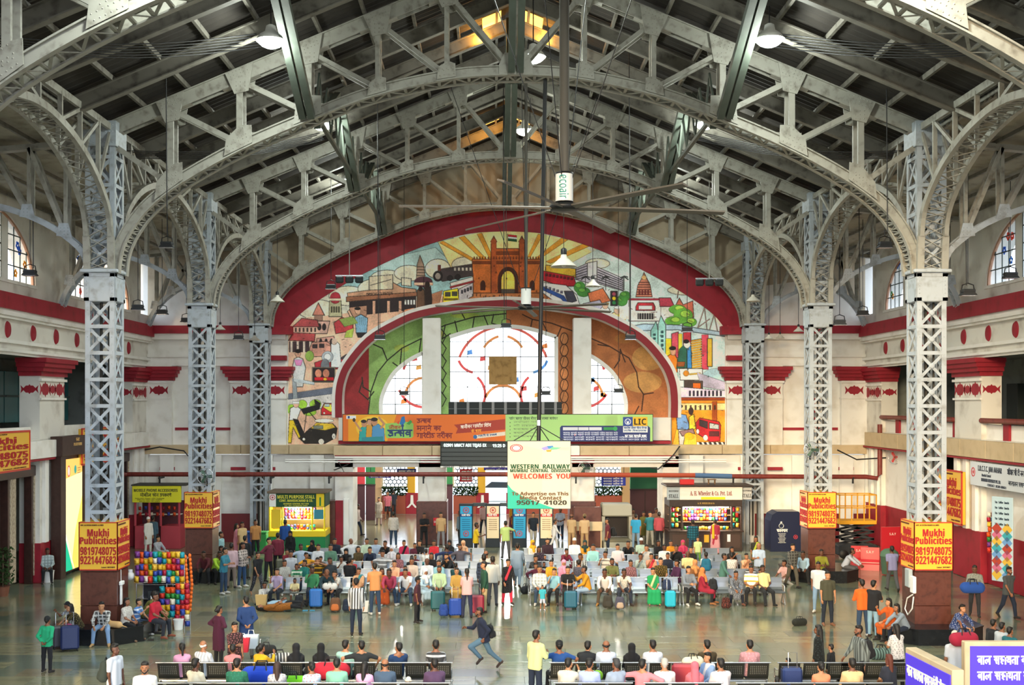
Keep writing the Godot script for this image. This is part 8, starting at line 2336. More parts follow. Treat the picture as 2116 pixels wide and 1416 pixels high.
# one figure. opts string: "top:kind code,bottom:kind code,hair:style,..."
func person(label: String,pos: Vector3,turn: float,pose: String,top: String,bottom: String,hair: String,opt := "") -> Node3D:
	var woman := opt.contains("w")
	var scale := 0.94 if woman else 1.0
	if opt.contains("c"): scale = 0.68
	if opt.contains("b"): scale = 0.85
	if opt.contains("t"): scale = 0.5
	var o := MeshInstance3D.new()
	o.mesh = body_mesh(pose,woman)
	var si := absi(hash(label)) % 4
	if opt.contains("d"): si = 4
	if opt.contains("f"): si = 3
	o.material_override = mat("skin%d" % si,H(SKIN[si]),0.55)
	o.name = numbered("person"); add_child(o)
	var k := 1
	while used.has(label):
		k += 1; print("DUP LABEL ",label); label += " too"
	used[label] = true
	tag(o,label,"person")
	var mode := int(POSE[pose].split("|")[5])
	var B := Basis(Vector3.UP,deg_to_rad(turn)).scaled(Vector3.ONE * scale)
	if mode == 3: B = Basis(Vector3.UP,deg_to_rad(turn)) * Basis(Vector3.RIGHT,-PI / 2).scaled(Vector3.ONE * scale)
	o.transform = Transform3D(B,pos)
	var tk := top.split(" ")
	if tk[0] != "none": part(o,{"tee": "tee_shirt","robe": "robe"}.get(tk[0],tk[0]),cloth_mesh(tk[0],pose,woman),cloth(tk[1]))
	if tk.size() > 3: part(o,tk[2],cloth_mesh(tk[2],pose,woman),cloth(tk[3]))
	var bk := bottom.split(" ")
	if bk[0] != "none": part(o,bk[0],cloth_mesh(bk[0],pose,woman),cloth(bk[1]))
	if bk.size() > 2 and not opt.contains("n"): part(o,"shoes",cloth_mesh("shoes",pose,woman),cloth(bk[2]))
	var hk := hair.split(" ")
	var J := skeleton(pose,woman)
	var hx := Transform3D(Basis(),J.head)
	var hc: StandardMaterial3D = mat("hairblack",H("17130f"),0.6)
	if hk[0] in ["scarf","cap","skullcap","sunhat"]:
		part(o,{"scarf": "headscarf","skullcap": "skull_cap","sunhat": "sun_hat"}.get(hk[0],hk[0]),hair_mesh(hk[0]),cloth(hk[1]),hx)
		part(o,"hair",hair_mesh("short" if hk[0] == "cap" else "face"),hc,hx.scaled_local(Vector3.ONE * (0.97 if hk[0] == "cap" else 1.0)))
	else:
		part(o,"hair",hair_mesh(hk[0]),hc if hk.size() < 2 else paint(hk[1]),hx)
	return o
func stand(px: float,py: float,turn: float,pose: String,top: String,bottom: String,hair: String,label: String,opt := "") -> Node3D:
	var d := fdep(py)
	return person(label,V3(wx(px,d),0,-d),turn,pose,top,bottom,hair,opt)
# seated in the middle blocks, facing the camera; row 0 is the front one
func seat(px: float,k: int,turn: float,pose: String,top: String,bottom: String,hair: String,label: String,opt := "") -> Node3D:
	var d := 40.9 + 2.06 * k - 0.2
	var w: String = ["front","second","third","fourth","rear"][k]
	var x := wx(px,d)
	return person("%s, %s row of the %s block" % [label,w,"left" if x < -0.5 else "right"],V3(x,0,-d),turn,pose,top,bottom,hair,opt)
# seated in the two nearest rows, back to the camera
func away(px: float,d: float,turn: float,pose: String,top: String,bottom: String,hair: String,label: String,opt := "") -> Node3D:
	return person(label,V3(wx(px,d - 0.4),0,-d - 0.2),180 + turn,pose,top,bottom,hair,opt)
func build_people() -> void:
	crowd_standing(); crowd_left_block(); crowd_right_block(); crowd_near(); crowd_edges()
const JN := "trousers 2f4560 d8d4cc"
const BK := "trousers 1a1b1f 2a2522"
const NV := "trousers 1e2a40 2a2522"
const GY := "trousers 55565a 2a2522"
const LJ := "trousers 7f9dbb e6e2da"
const BG := "trousers c2a878 3a2c22"
func crowd_standing() -> void:
	stand(97,1390,165,"behind","shirt 1fae78",BK,"cap 16181a","boy in bright green shirt and black cap, hands behind back, far left","b")
	person("bearded man in a white polo shirt walking at the bottom left corner",V3(wx(300,24),0,-24.0),10,"walk","tee e9e9e6",BK,"beard","")
	person("man in a white tee carrying a dark backpack, seen from his right at bottom left",V3(wx(236,25.6),0,-25.6),70,"stand","tee e4e8ee",BK,"short","d")
	person("woman in a long maroon kurta with white neck mask, hand on her hip",V3(wx(452,31.0),0,-31.0),140,"hips","kurta 4a1230",BK,"bun","w")
	person("man in a navy kurta with hands clasped behind, holding a white carrier bag",V3(wx(509,31.9),0,-31.9),205,"behind","kurta 223f72",GY,"short","")
	person("woman in a black floral blouse and white trousers holding a phone near dark benches",V3(wx(484,28.7),0,-28.7),35,"phone","tee 15161a*d78a8a","trousers e4e2dc e0dcd4","pony","w")
	stand(736,1313,176,"stand","shirt e6e9ec|3a4a66",NV,"cap 1a1c20","man in a white and navy striped shirt and dark cap standing before the left block")
	stand(775,1271,200,"phones","tee e2975a",JN,"short","man in an orange tee and jeans standing before the left block","")
	stand(862,1287,80,"stand","tee 4a1f2c",BK,"cap 17181c","boy in a maroon tee and dark cap facing right before the left block","b")
	stand(965,1277,185,"folded","tee eab4b4","trousers 232a4a 1a1a1e","braid","woman in a pink top with a long braid standing among the blue and maroon suitcases","w")
	stand(1001,1266,285,"stand","shirt 23503c",BG,"moustache","man in a dark green jumper and beige trousers beside the maroon suitcase")
	stand(1000,1247,180,"stand","shirt 252b3a#3c4a66",NV,"short","man in a navy checked shirt behind the man in the green jumper","d")
	stand(1018,1252,175,"stand","shirt dcd8cc",GY,"short","man in a cream shirt and grey trousers seen from behind in the centre aisle","d")
	stand(1004,1236,170,"stand","shirt c9cbc4",GY,"bald","bald man in a pale shirt behind the trio in the centre aisle")
	stand(1048,1250,20,"cane","kurta 1d1a1e*4a4a52 drape d8384a","trousers e0304a 3a2a28","bun","woman in a black kurta, red scarf and pink trousers with a white stick","w")
	stand(1069,1214,172,"walk","kurta 8fa3b8","trousers 8fa3b8 4a3a30","short","man in a long pale blue kurta walking away up the aisle")
	stand(1045,1155,190,"point","tee c3dc86",GY,"short","man in a lime tee holding out his left arm near the entrance gates")
	stand(983,1160,95,"phone","tee e3c01f",BK,"short","man in a yellow tee holding up a phone near the entrance gates","d")
	stand(813,1130,180,"stand","shirt d8cfc4*8a7a70",JN,"short","man in a white printed shirt seen from behind in the left arcade opening")
	stand(738,1108,80,"walk","shirt d8c3bc",NV,"short","man in a pale pink shirt entering at the left arcade opening","d")
	stand(783,1086,350,"stand","kurta b5757a*d8c8b8","trousers a88a8a 3a2a2a","bun","woman in a pink patterned long dress in the vestibule","w")
	stand(801,1074,0,"stand","tee a04858*c9b0a8","shorts 20242c","short","youth in a red floral shirt and shorts in the vestibule","")
	stand(812,1070,178,"stand","tee 232a38",BK,"short","person in dark clothes with a rucksack in the vestibule","")
	stand(876,1133,20,"phones","tee 16171b",BK,"short","man in a black tee looking at his phone by the brown pillar")
	stand(911,1132,10,"stand","tee d9b27e","trousers 9a9aa0 e8e4dc","short","man in a beige tee leaning near the red notice on the brown pillar")
	stand(951,1128,300,"stand","shirt 6d8aa0",BK,"short","man in a denim shirt beside the first blue gate panel")
	stand(1000,1104,200,"walk","shirt c9a6a8",NV,"short","man in a pink shirt walking out between the gates")
	stand(1060,1100,20,"stand","kurta c98a1f*7a4a10","skirt 6a2a40","scarf c9902a","woman in a mustard and brown wrap beyond the gates","w")
	stand(1102,1130,5,"walk2","tee 1d2735","trousers cfc8b8 e0dcd4","short","man in a navy tee and khaki trousers coming through the gate")
	stand(1158,1118,350,"carry","tee c9cfe0",JN,"short","man in a pale blue polo carrying a tan parcel through the gate")
	stand(1145,1136,100,"walk","shirt dfe0e2","trousers d8d8da 4a4a50","short","youth in pale clothes with a small backpack by the cream gate panel","b")
	stand(1181,1136,150,"stand","tee c2a47a","trousers b5946a 3a2418","bald","khaki-uniformed guard beside the security desk","")
	stand(1208,1137,185,"stand","tee cfae84","trousers b5946a 3a2418","cap 8a7048","khaki-uniformed guard behind the cream desk panel","")
	stand(1256,1148,275,"stand","tee 6a2230",NV,"short","man in a maroon tee with a black backpack before the baggage scanner")
	stand(1314,1136,178,"stand","tee 2f9fd0",LJ,"short","man in a bright blue shirt seen from behind beside the baggage scanner")
	stand(1343,1130,10,"behind","tee 2d7f8a","trousers a8a49a 2a2522","moustache","man in a teal polo facing the hall beside the bookstall")
	stand(1362,1131,170,"stand","shirt c0505a",BK,"short","man in a red shirt seen from behind at the bookstall's left side")
	stand(1330,1124,0,"stand","kurta 6f6a30","trousers 4a4a3a 2a2522","long","woman in an olive kurta between the blue shirt and the teal polo","w")
	stand(1308,1122,10,"stand","tee b58f70",BG,"short","man in a tan shirt beside the dark vestibule door")
	stand(1356,1120,10,"stand","tee 8a6a5a",GY,"short","man with a brown shirt in the shade left of the bookstall","d")
	stand(1432,1152,178,"stand","shirt 1f6f86#123a4c",JN,"short","man in a teal checked shirt standing at the bookstall counter","d")
	stand(1478,1145,172,"stand","kurta b0304a drape e3c21f","skirt e0a0a8","bun","woman in a pink and yellow sari standing at the bookstall counter","w")
	stand(1568,1214,350,"phone","tee bcd0ea","trousers 7a7a78 2a2522","bald","man in a pale blue polo holding a phone behind the right block")
	stand(1562,1190,340,"stand","tee 2c2a20 drape b8c23a","sari 3a4424*c2c850","long","woman in a dark sari with a yellow-green drape right of the right block","w")
	stand(1637,1215,15,"walk","shirt 3a3a3c#6a6a66","trousers 5a5448 1e1c1c","short","man in a dark checked shirt walking past the right plinth")
	stand(1691,1265,340,"walk2","tee dcdfe4",LJ,"short","man in a white shirt and pale jeans behind the olive tee on the right")
	stand(1710,1293,5,"stand","tee 4a4a38","trousers 1d2634 8a5a40","short","boy in an olive tee and dark trousers on the right floor","f")
	stand(1783,1316,190,"phones","shirt ee6a1c",JN,"short","man in a vivid orange shirt seen from behind on the right floor")
	stand(1804,1318,130,"phone","tee 17181c","trousers 8fb6cc 3a2a22","short","man in black shirt and pale blue jeans with a phone beside the orange shirt")
	stand(1844,1222,180,"walk","tee 8f8fba",GY,"short","man in a lavender shirt walking away by the right front plinth","d")
	stand(2014,1275,340,"carry","shirt 8a9088*4a5048","trousers 2c2e34 2a2522","short","man in a grey patterned shirt hugging a big blue bundle on the right","d")
	stand(2083,1278,20,"walk","tee 4a5052",NV,"beard","man in a grey tee with a backpack striding at the far right")
	person("woman in a black floral tunic with long hair pulling a trolley at lower right",V3(wx(1692,28.3),0,-28.3),240,"stand","kurta 15151a*3a4a48",BK,"long","w")
	person("small child in black beside the woman in the black floral tunic",V3(wx(1718,28.2),0,-28.2),230,"stand","shirt 16181c",BK,"short","c")
	person("bearded man in a grey striped shirt with a black backpack walking left at lower right",V3(wx(1778,27.9),0,-27.9),285,"walk","shirt 3a4048|8a9490",BK,"beard","")
	person("woman in a white and black patterned top near the purple booth",V3(wx(1855,28.4),0,-28.4),200,"phones","tee e6e2de*2a2a2c","trousers 16171a 3a3a3e","long","w")
	person("porter in white carrying a red bundle on his shoulder by the purple boards",V3(wx(1974,27.0),0,-27.0),190,"head","tee dcdfe2",GY,"skullcap e6d8c0","")
	for q in [[2052,29.6,"shirt 1b1c20","man in black sitting low behind the purple board"],[2070,29.2,"shirt c9ced2","man in pale grey between two men behind the purple board"],[2086,28.6,"tee 1f6a72","man in a teal shirt behind the purple board"]]:
		person(q[3],V3(wx(q[0],q[1]),0.05,-q[1]),120,"stand",q[2],BK,"short","b")
	person("man in a pale lime shirt and dark trousers standing with a cup in the foreground",V3(wx(1106,27.1),0,-27.1),140,"phone","shirt dfe3a0",NV,"short","")
	var run := person("bearded man in a navy jacket and jeans running left across the floor",V3(wx(1000,30.4),0.06,-30.4),280,"run","jacket 16203a","trousers 5a7a90 4a3a34","beard","")
	# left cluster near the second plinth
	stand(462,1228,75,"phones","tee 3a8aa0",JN,"short","man in a teal tee and jeans facing the group by the left plinth")
	stand(478,1216,185,"stand","shirt d9b6bc","trousers 8a7a70 2a2522","short","man in a pale pink shirt seen from behind by the left plinth")
	stand(500,1214,60,"phone","shirt a05a58#e0d0c8","trousers 2f4f78 e6e2da","short","man in a red checked shirt and jeans beside the teal tee")
	stand(506,1196,170,"stand","shirt 1c1f22","trousers 4a5040 2a2522","short","man in a black shirt behind the red checked shirt")
	stand(532,1230,40,"walk","tee 191a1d","trousers 1a1a22*b0b0c0 b08060","pony","girl in black with spotted trousers carrying a pink bag","w")
	stand(555,1202,60,"hips","shirt 6a1f34",BK,"short","man in a maroon shirt, hands on hips, left of the benches")
	stand(574,1188,190,"stand","shirt 7a2438",BK,"short","man in a wine red shirt seen from behind at the green stall")
	stand(600,1176,5,"stand","robe 101114","none","scarf 101114","woman in a full black veil standing before the green stall","w")
	stand(589,1152,185,"stand","shirt 1f4f9a",NV,"short","man in a blue shirt and dark vest buying at the green stall","d")
	stand(500,1158,50,"stand","tee e0bf88",BG,"short","man in a cream tee standing by the second left column")
	stand(528,1152,10,"stand","tee c98f52",BK,"short","man in a tan tee standing behind the blue dustbin")
	stand(488,1156,100,"stand","kurta d88aa0","trousers d0708a 6a3a30","long","girl in a pink kurta beside the cream tee","w")
func crowd_left_block() -> void:
	seat(545,0,30,"floor","tee dcdad4",NV,"short","boy in a white shirt perched at the outer end","b")
	seat(575,0,350,"chin","tee b9a6c6","trousers 20262e c09878","pony","girl in a lilac tee","w")
	seat(610,0,0,"sitphone","tee ead9a0","shorts d8d8cc","short","child in a cream tee and shorts","c")
	seat(645,0,10,"chin","shirt 3f8f5c",NV,"short","man in green shirt, hand at cheek","d")
	seat(678,0,0,"lean","shirt 14333c",NV,"bald","man in dark teal jumper with white handbag")
	seat(699,0,340,"lean","tee d3cfc8*6a7078",BK,"short","person in a white floral top bending forward","w")
	seat(742,0,350,"sit","tee dbaa80 drape 3f8f98","sari 3f7f88","bun","woman in a teal sari","w")
	seat(789,0,10,"sit","kurta c8621c","skirt b04a18","long","woman in an orange dress half hidden","w")
	seat(806,0,0,"lean","shirt b03a58",JN,"short","man in a crimson sweater","d")
	seat(842,0,350,"lean","tee dfe4ec",JN,"short","man in a white tee looking down","")
	seat(877,0,20,"crossleg","kurta b4cfe0","trousers c9d8e4 8a7060","scarf eef0f2","woman in pale blue with a white headscarf","w")
	seat(908,0,0,"sit","shirt b9d3a8",BK,"beard","bearded man in a light green shirt")
	seat(944,0,355,"sit","kurta c39a4c","trousers 7a5a30 6a4a30","bun","woman in a mustard kurta","w")
	seat(588,1,20,"sit","tee 6fb0b8*e0e0d8",JN,"pony","girl in an aqua flowered top","w")
	seat(614,1,0,"sitphone","tee 1f7a50=e6e6da",BK,"short","boy in a green and white jersey","b")
	seat(631,1,330,"sit","tee 2c8a80",NV,"long","woman in a sea green top leaning aside","w")
	seat(656,1,0,"armsup","tee 1a1a1c=e0a81e",BK,"short","man in yellow-black striped tee stretching arms","")
	seat(682,1,10,"back","tee 2c333a",NV,"short","man in a charcoal tee resting his head")
	seat(722,1,170,"sit","tee 14161c",BK,"short","man in a black tee turned backwards")
	seat(817,1,350,"chin","kurta edb896","trousers e0a888 6a4a40","bun","woman in a peach kurta","w")
	seat(836,1,10,"lean","tee b02a34",BK,"short","person in red with bowed head","b")
	seat(851,1,0,"sit","shirt dcc8b8",GY,"moustache","moustached man in a cream shirt")
	seat(883,1,355,"cross","shirt dfe6f0",GY,"bald","balding man in a white shirt with folded arms","d")
	seat(907,1,0,"sit","kurta 8fc4d4","trousers 6a8a94 5a4038","bun","woman in a sky blue kurta","w")
	seat(941,1,160,"sit","tee 1c4c52",BK,"short","youth in dark teal turned away","b")
	seat(601,2,10,"sit","shirt c4c8d0",GY,"moustache","man in a grey-white shirt with moustache")
	seat(634,2,40,"spread","tee e09a1c",BK,"bun","woman in a mustard yellow tee raising an arm","w")
	seat(665,2,345,"chin","tee 4a3a34",BK,"short","boy in brown with an arm raised","b")
	seat(704,2,20,"chin","tee e4e2da",JN,"short","boy in a white top","b")
	seat(728,2,0,"lean","tee c02430",BK,"short","boy in a bright red shirt","b")
	seat(790,2,345,"spread","tee 6a92d0=e8ecf2",NV,"short","man in a blue and white polo sprawled")
	seat(823,2,0,"sit","kurta d8486a*f0a0b0","trousers b03a54 5a3a34","long","woman in a rose pink floral kurta","w")
	seat(851,2,190,"sit","tee 1c1c22",BK,"short","person in black facing away","b")
	seat(892,2,350,"sit","kurta 17171b",BK,"long","woman in black with loose hair","w")
	seat(917,2,0,"sitphone","tee 1e1e22",BK,"cap 1c1c20","child in black with a dark cap","c")
	seat(931,2,330,"lean","shirt 14181e",BK,"beard","man in a black shirt leaning over the seat")
	seat(622,3,20,"spread","shirt b4c4d8",JN,"moustache","man in pale blue shirt, arm on backrest","d")
	seat(658,3,0,"sit","shirt dfe3e8",JN,"short","smiling man in a white shirt and blue waistcoat")
	seat(683,3,15,"sit","shirt 5f8a74",GY,"short","man in a sage green sweater")
	seat(717,3,0,"lean","robe 101216","none","scarf 101216","woman in a black veil bending down","w")
	seat(740,3,20,"sit","tee 5a4a2a*2a2418",BK,"long","woman in brown print","w")
	seat(766,3,0,"lean","jacket 22304a",NV,"short","man in a navy jacket with his head down")
	seat(810,3,350,"sit","kurta d8d4dc","trousers c0bcc8 6a5a50","scarf e2e0ea","woman in a white headscarf","w")
	seat(858,3,10,"sit","tee 6a2036",BK,"short","child in maroon","c")
	seat(880,3,170,"sit","tee e6ecef",JN,"short","youth in white seen from behind","b")
	seat(923,3,200,"spread","shirt 1c2c58",NV,"short","man in a navy shirt turned sideways","d")
	seat(951,3,15,"spread","tee 57525e",JN,"beard","man in a charcoal tee leaning on the end seat")
	seat(592,3,40,"sit","tee 8a2430",BK,"short","person in dark red beside the olive suitcase","b")
	seat(646,4,330,"sit","robe 121317","none","scarf 121317","woman in a black veil seen sideways","w")
	seat(692,4,0,"sit","jacket 1a2234",NV,"short","man in a dark navy jacket")
	seat(726,4,30,"spread","shirt e4e6ea",GY,"bald","man in a white shirt reaching across")
	seat(758,4,5,"sit","shirt cfe4c8",GY,"short","man in a mint shirt")
	seat(777,4,0,"sit","shirt b8cbe4",NV,"short","man in a light blue shirt")
	seat(801,4,345,"lean","tee 17181c",BK,"short","man in a black tee with white print")
	seat(835,4,0,"sit","kurta d0305a drape 1c1c20","trousers a02048 3a2a2a","bun","woman in magenta with a dark shawl","w")
	seat(857,4,10,"sit","tee 5f2238",BK,"short","boy in a plum shirt","b")
	seat(868,4,340,"sit","tee 1c1c20",BK,"bun","woman in black with a yellow collar","w")
	seat(897,4,0,"sit","kurta d82c3a","trousers b02430 5a3a34","bun","woman in a scarlet kurta facing the hall","w")
	seat(929,4,350,"sit","robe 1c1e22","none","scarf 16181c","woman in a dark headscarf beside the scarlet kurta","w")
	seat(957,4,5,"chin","kurta e8b088","trousers c09070 6a4a40","scarf eab890","woman in a peach headscarf","w")
func crowd_right_block() -> void:
	seat(1115,0,0,"sit","shirt 7fa8b4#e6ecea",JN,"moustache","moustached man in a teal and white checked shirt")
	seat(1146,0,350,"chin","tee 8fc4d4","trousers 15161a 3a2a26","bun","woman in cyan and black drinking","w")
	seat(1173,0,0,"sitphone","tee 17181b",BK,"short","man in a black tee bent over his phone")
	seat(1214,0,285,"chin","shirt d8961c","trousers a9c4de ece8e2","short","man in a mustard shirt and pale jeans turned left")
	seat(1251,0,350,"lean","shirt ece4e0","trousers 5a4a38 b8823c","short","man in a white shirt with head bowed","d")
	seat(1286,0,5,"lean","tee ece6d8*a08a6a","trousers 2c3446 3a2c26","short","man in a white printed shirt","d")
	seat(1349,0,0,"sit","tee 1d9a58 drape c9d8a0","sari 18a060","bun","woman in a bright green sari","w")
	seat(1420,0,15,"sitphone","shirt 838c98","trousers 17181c e4e0da","short","man in a grey shirt looking at his phone","f")
	seat(1450,0,70,"sit","kurta a01f38","trousers 1c1a20 a06a40","scarf f08a4a","woman in maroon with an orange headscarf turned right","w")
	seat(1516,0,5,"lean","kurta 4a6088*c8d0e0","trousers 1c2030 7a4a38","bun","woman in a blue patterned kurta leaning forward","w")
	seat(1552,0,350,"cross","tee e8e6e0=e0a81e",BK,"short","man in a white and yellow tee with folded arms")
	seat(1579,0,10,"back","tee efe2a0","trousers 1c2026 1a1a1c","short","man in a pale yellow tee slumped asleep","d")
	seat(1108,1,20,"spread","shirt 5a1c36",BK,"short","boy in a maroon hooded top","b")
	seat(1139,1,0,"sit","kurta dba528","trousers a07a20 6a4a34","bun","woman in a yellow kurta with a red bag","w")
	seat(1165,1,0,"sit","kurta e79ab8","trousers d08aa8 6a4a40","scarf efa0c0","woman in a pink headscarf and dress","w")
	seat(1196,1,170,"sit","kurta 3a3848*8a88a0",BK,"short","person in a dark spotted top facing away","w")
	seat(1264,1,0,"sitphone","shirt 6f7340",GY,"beard","bearded man in an olive shirt")
	seat(1303,1,0,"sit","kurta c24058*e8a0a8","trousers 8a3040 5a3a34","bun","woman in a rose red patterned top","w")
	seat(1365,1,0,"sit","tee 141a28*d8b040",BK,"short","man in a black tee with a gold print")
	seat(1400,1,300,"sit","kurta 4a1f48",BK,"bun","woman in a plum kurta turned left","w")
	seat(1436,1,0,"sit","kurta 8a5a30","trousers 5a4030 5a3a2a","scarf e89a5a","woman in an apricot headscarf","w")
	person("person in a grey-green kurta with pale sleeves standing between the front right rows",V3(wx(1494,42.1),0,-42.1),60,"walk","kurta 4f7f74","trousers 5a7a78 2a2a2a","short","w")
	seat(1551,1,350,"sit","tee 2c2c32=d8dce4",BK,"bun","girl in a black and white top","wb")
	seat(1570,1,10,"sit","tee c02a54",BK,"bun","girl in a magenta dress","c")
	seat(1099,2,30,"lean","kurta 15171c*8a9098",BK,"short","woman in a black spotted top","w")
	seat(1124,2,10,"sit","tee 222226",BK,"short","child in dark clothes","c")
	seat(1198,2,0,"lean","shirt e2e4e4|3a3c44",NV,"short","man in a white shirt with dark stripes")
	seat(1252,2,345,"chin","tee e8dfd4=7a5a48",GY,"moustache","man in a white tee with brown stripes")
	seat(1323,2,0,"chin","kurta 7fb4b4*d8e8e0","trousers 5a8080 5a3a34","bun","girl in a teal floral kurta","w")
	seat(1345,2,0,"chin","tee f0987a drape e0384a","skirt c03040","bun","woman in an orange top with a red shawl","w")
	seat(1380,2,350,"sit","kurta 1b2234",BK,"bun","woman in dark navy","w")
	seat(1421,2,0,"sit","tee efdf9c",GY,"bald","balding man in a cream yellow shirt","d")
	seat(1512,2,170,"sit","tee efe9e2*4a4248",BK,"bun","woman in a white floral top seen from behind","w")
	seat(1540,2,10,"chin","tee edb48a drape e09a70","sari e8a888","bun","woman in peach sari, hand at mouth","w")
	seat(1113,3,15,"sit","kurta 4a2c58*b090b0",BK,"long","woman in a purple patterned dress","w")
	seat(1126,3,0,"sit","tee 1c1e22",BK,"short","child in black looking down","c")
	seat(1165,3,20,"lean","kurta 7a1c3a*201418",BK,"bun","woman in a dark red print leaning","w")
	seat(1226,3,345,"sit","shirt 9fdcdc",GY,"short","man in an aqua shirt tilting his head")
	seat(1277,3,0,"back","tee f0dfe0",NV,"short","man in a pale pink tee leaning back asleep")
	seat(1336,3,350,"chin","shirt d4d0cc",GY,"short","man in a grey-white shirt with hand on chin","f")
	seat(1357,3,10,"sit","tee eeeef0",LJ,"short","child in white beside the white-shirted man","c")
	seat(1373,3,0,"sit","shirt f0eeee",GY,"short","man in a crisp white shirt","d")
	seat(1397,3,355,"chin","shirt 15161a",GY,"short","man in a black shirt with hand on mouth")
	seat(1429,3,340,"chin","kurta 1e1a20",BK,"bun","woman in a black dress resting her cheek","w")
	seat(1508,3,30,"chin","tee 17161a drape 201c22","sari 1c1820","long","woman in a black sari holding her forehead","w")
	seat(1100,4,20,"sit","kurta f0e6dc","trousers e0d6c8 7a5a48","scarf f0b01e","woman in white with a bright yellow headscarf","w")
	seat(1131,4,10,"sit","jacket 3a2430",BK,"beard","bearded man in a maroon and black jacket")
	seat(1187,4,0,"sit","kurta f0f2f4","trousers e4e8ec 5a4a40","skullcap f4f4f2","man in a white kurta and skullcap")
	seat(1209,4,350,"sit","kurta e0a030*c02a2a","trousers 8a2a2a 4a3a34","scarf 1f3a38","woman in a dark green headscarf and bright dress","w")
	seat(1233,4,330,"lean","tee e0a8b0",BK,"short","youth in pink with bowed head","b")
	seat(1299,4,350,"lean","tee 1c1e22",NV,"short","man in a black tee rubbing his face")
	seat(1325,4,0,"sit","tee bcd6c4",GY,"skullcap f2eef0","man in a mint tee and white cap","d")
	seat(1360,4,10,"sit","kurta 1c1a1e",BK,"long","woman in a black top with loose hair","w")
	seat(1386,4,0,"sit","kurta eb9a1e","trousers c07a18 6a4a34","bun","woman in an orange kurta","w")
	seat(1411,4,0,"sit","kurta d03a64","trousers b02a50 5a3a40","scarf d8406a","woman in a rose red headscarf","w")
	stand(1459,1222,175,"stand","tee dfe6ea",GY,"short","boy in white wearing a large teal backpack between the right rows","b")
	person("toddler in a white and green outfit standing up on a rear right seat",V3(wx(1441,47.0),0.46,-46.9),0,"stand","tee c9dc9a","trousers 6a9a40 d8d4cc","short","c")
	stand(1121,1262,5,"stand","tee 3fb4c4","shorts c9d4e8 e4e0f0","short","toddler in a turquoise tee standing before the front right row","t")
func crowd_near() -> void:
	var A := 27.6
	away(363,A,20,"chin","tee e9a8c8",NV,"pony","woman in a pink top with a ponytail on the left upper dark bench","w")
	away(405,A,-25,"sit","shirt a9c4e4|e6eef6",NV,"bald d0cec8","grey-haired old man in a blue striped shirt on the left dark bench")
	away(468,A,10,"lean","tee e08a8a","trousers c04a8a 3a3a3a","short","person in a coral top bending low at the end of the first dark bench","w")
	away(523,A,-30,"chin","kurta f0b81c",BK,"bun","woman in a bright yellow dress on the second dark bench","w")
	away(603,A,15,"sit","robe 1b1c20","none","scarf 141519","woman with a long black veil on the second dark bench","w")
	away(655,A,0,"sit","robe 15161a","none","scarf 101114","person in a black hood beside the red duffel bag","w")
	away(706,A,-20,"sit","shirt a9dccb",GY,"short","man in a mint shirt beside the red duffel bag")
	away(741,A,10,"spread","tee 2a2e30",NV,"short","man in a charcoal tee with arm over the dark bench")
	away(815,A,25,"knees","tee 1f3f6a","trousers c4b69a*4a443a d8d4cc","short","man lying back with raised knees in camouflage trousers","")
	away(898,A,0,"sit","tee 1a2a44=e0e4ea",LJ,"short","man in a navy tee with white stripes at the right end of the left benches")
	away(1158,A,5,"spread","tee 1f4f94",BK,"cap 14161a","man in a blue tee and black cap right of the lime shirt")
	away(1212,A,-20,"lean","jacket 1a1d22",BK,"short","man in a black jacket with a lime green bag")
	away(1258,A,0,"sit","shirt d4e2f4",NV,"bald","man with a bald crown in a pale blue shirt from behind")
	away(1312,A,0,"sit","robe 0f1013","none","scarf 0f1013","woman in a black burqa seen from behind on the upper dark bench","w")
	away(1357,A,5,"sit","shirt e2eaf6",NV,"short","man in a white shirt beside the black burqa")
	away(1472,A,10,"sit","tee 4a3c22",BK,"short","man in a dark olive tee behind the woman in pale blue denim")
	away(1562,A,0,"sit","shirt ee8a9a*f4b4bc",NV,"short","man in a pink dotted shirt from behind")
	away(1648,A,40,"chin","tee e0c02a",BK,"short","child in yellow beside the black trolley bag","c")
	away(1858,26.4,20,"sit","tee 2a2e3c",BK,"long 5a2a1c","person with reddish hair at the foot of the purple booth","w")
	var Z := 25.6
	away(387,Z,-30,"sit","tee e9dfc0",NV,"short","youth in a cream tee low at the bottom left","d")
	away(476,Z,0,"sit","shirt 1c5a48*2f8a6a",NV,"short","man in a dark green patterned shirt in the lowest row")
	away(562,Z,10,"sit","kurta c9c9cc*7a7a80",GY,"long 3a2a24","woman with loose brown hair beside the bright green bag","w")
	away(636,Z,20,"sit","tee bcd2e4*c03a2a",NV,"bun","woman in a pale floral blouse in the lowest row","w")
	away(688,Z,0,"sit","tee 8fd0b4",GY,"short","man in a sea-mint tee in the lowest row")
	away(746,Z,-15,"sit","kurta efb4d8",GY,"long","woman in a pale pink dress in the lowest row","w")
	away(790,Z,0,"sit","tee 4a6078",NV,"bald","bald man in a slate blue tee in the lowest row")
	away(840,Z,10,"sit","tee efb08a",BK,"sunhat f2e8d4","small child in a cream sun hat in the lowest row","c")
	away(896,Z,15,"sit","tee 5a4060",BK,"short","man in a purple tee in the lowest row","d")
	away(1175,Z,-20,"chin","shirt e6dcc8",NV,"short","man in a cream shirt resting his head on his hand, lowest row")
	away(1222,Z,-15,"sit","shirt b4c4f0",NV,"short","man in a pale periwinkle shirt in the lowest row")
	away(1281,Z,25,"sit","tee a4b4c8",NV,"short 3a3a3a","man in a grey-blue tee turned left in the lowest row")
	away(1336,Z,-25,"spread","shirt ee8f98",NV,"short","man in a salmon pink shirt stretching an arm, lowest row")
	away(1382,Z,0,"sit","tee eee8e4",NV,"short b0aca4","grey-haired man in white beside the red suitcase")
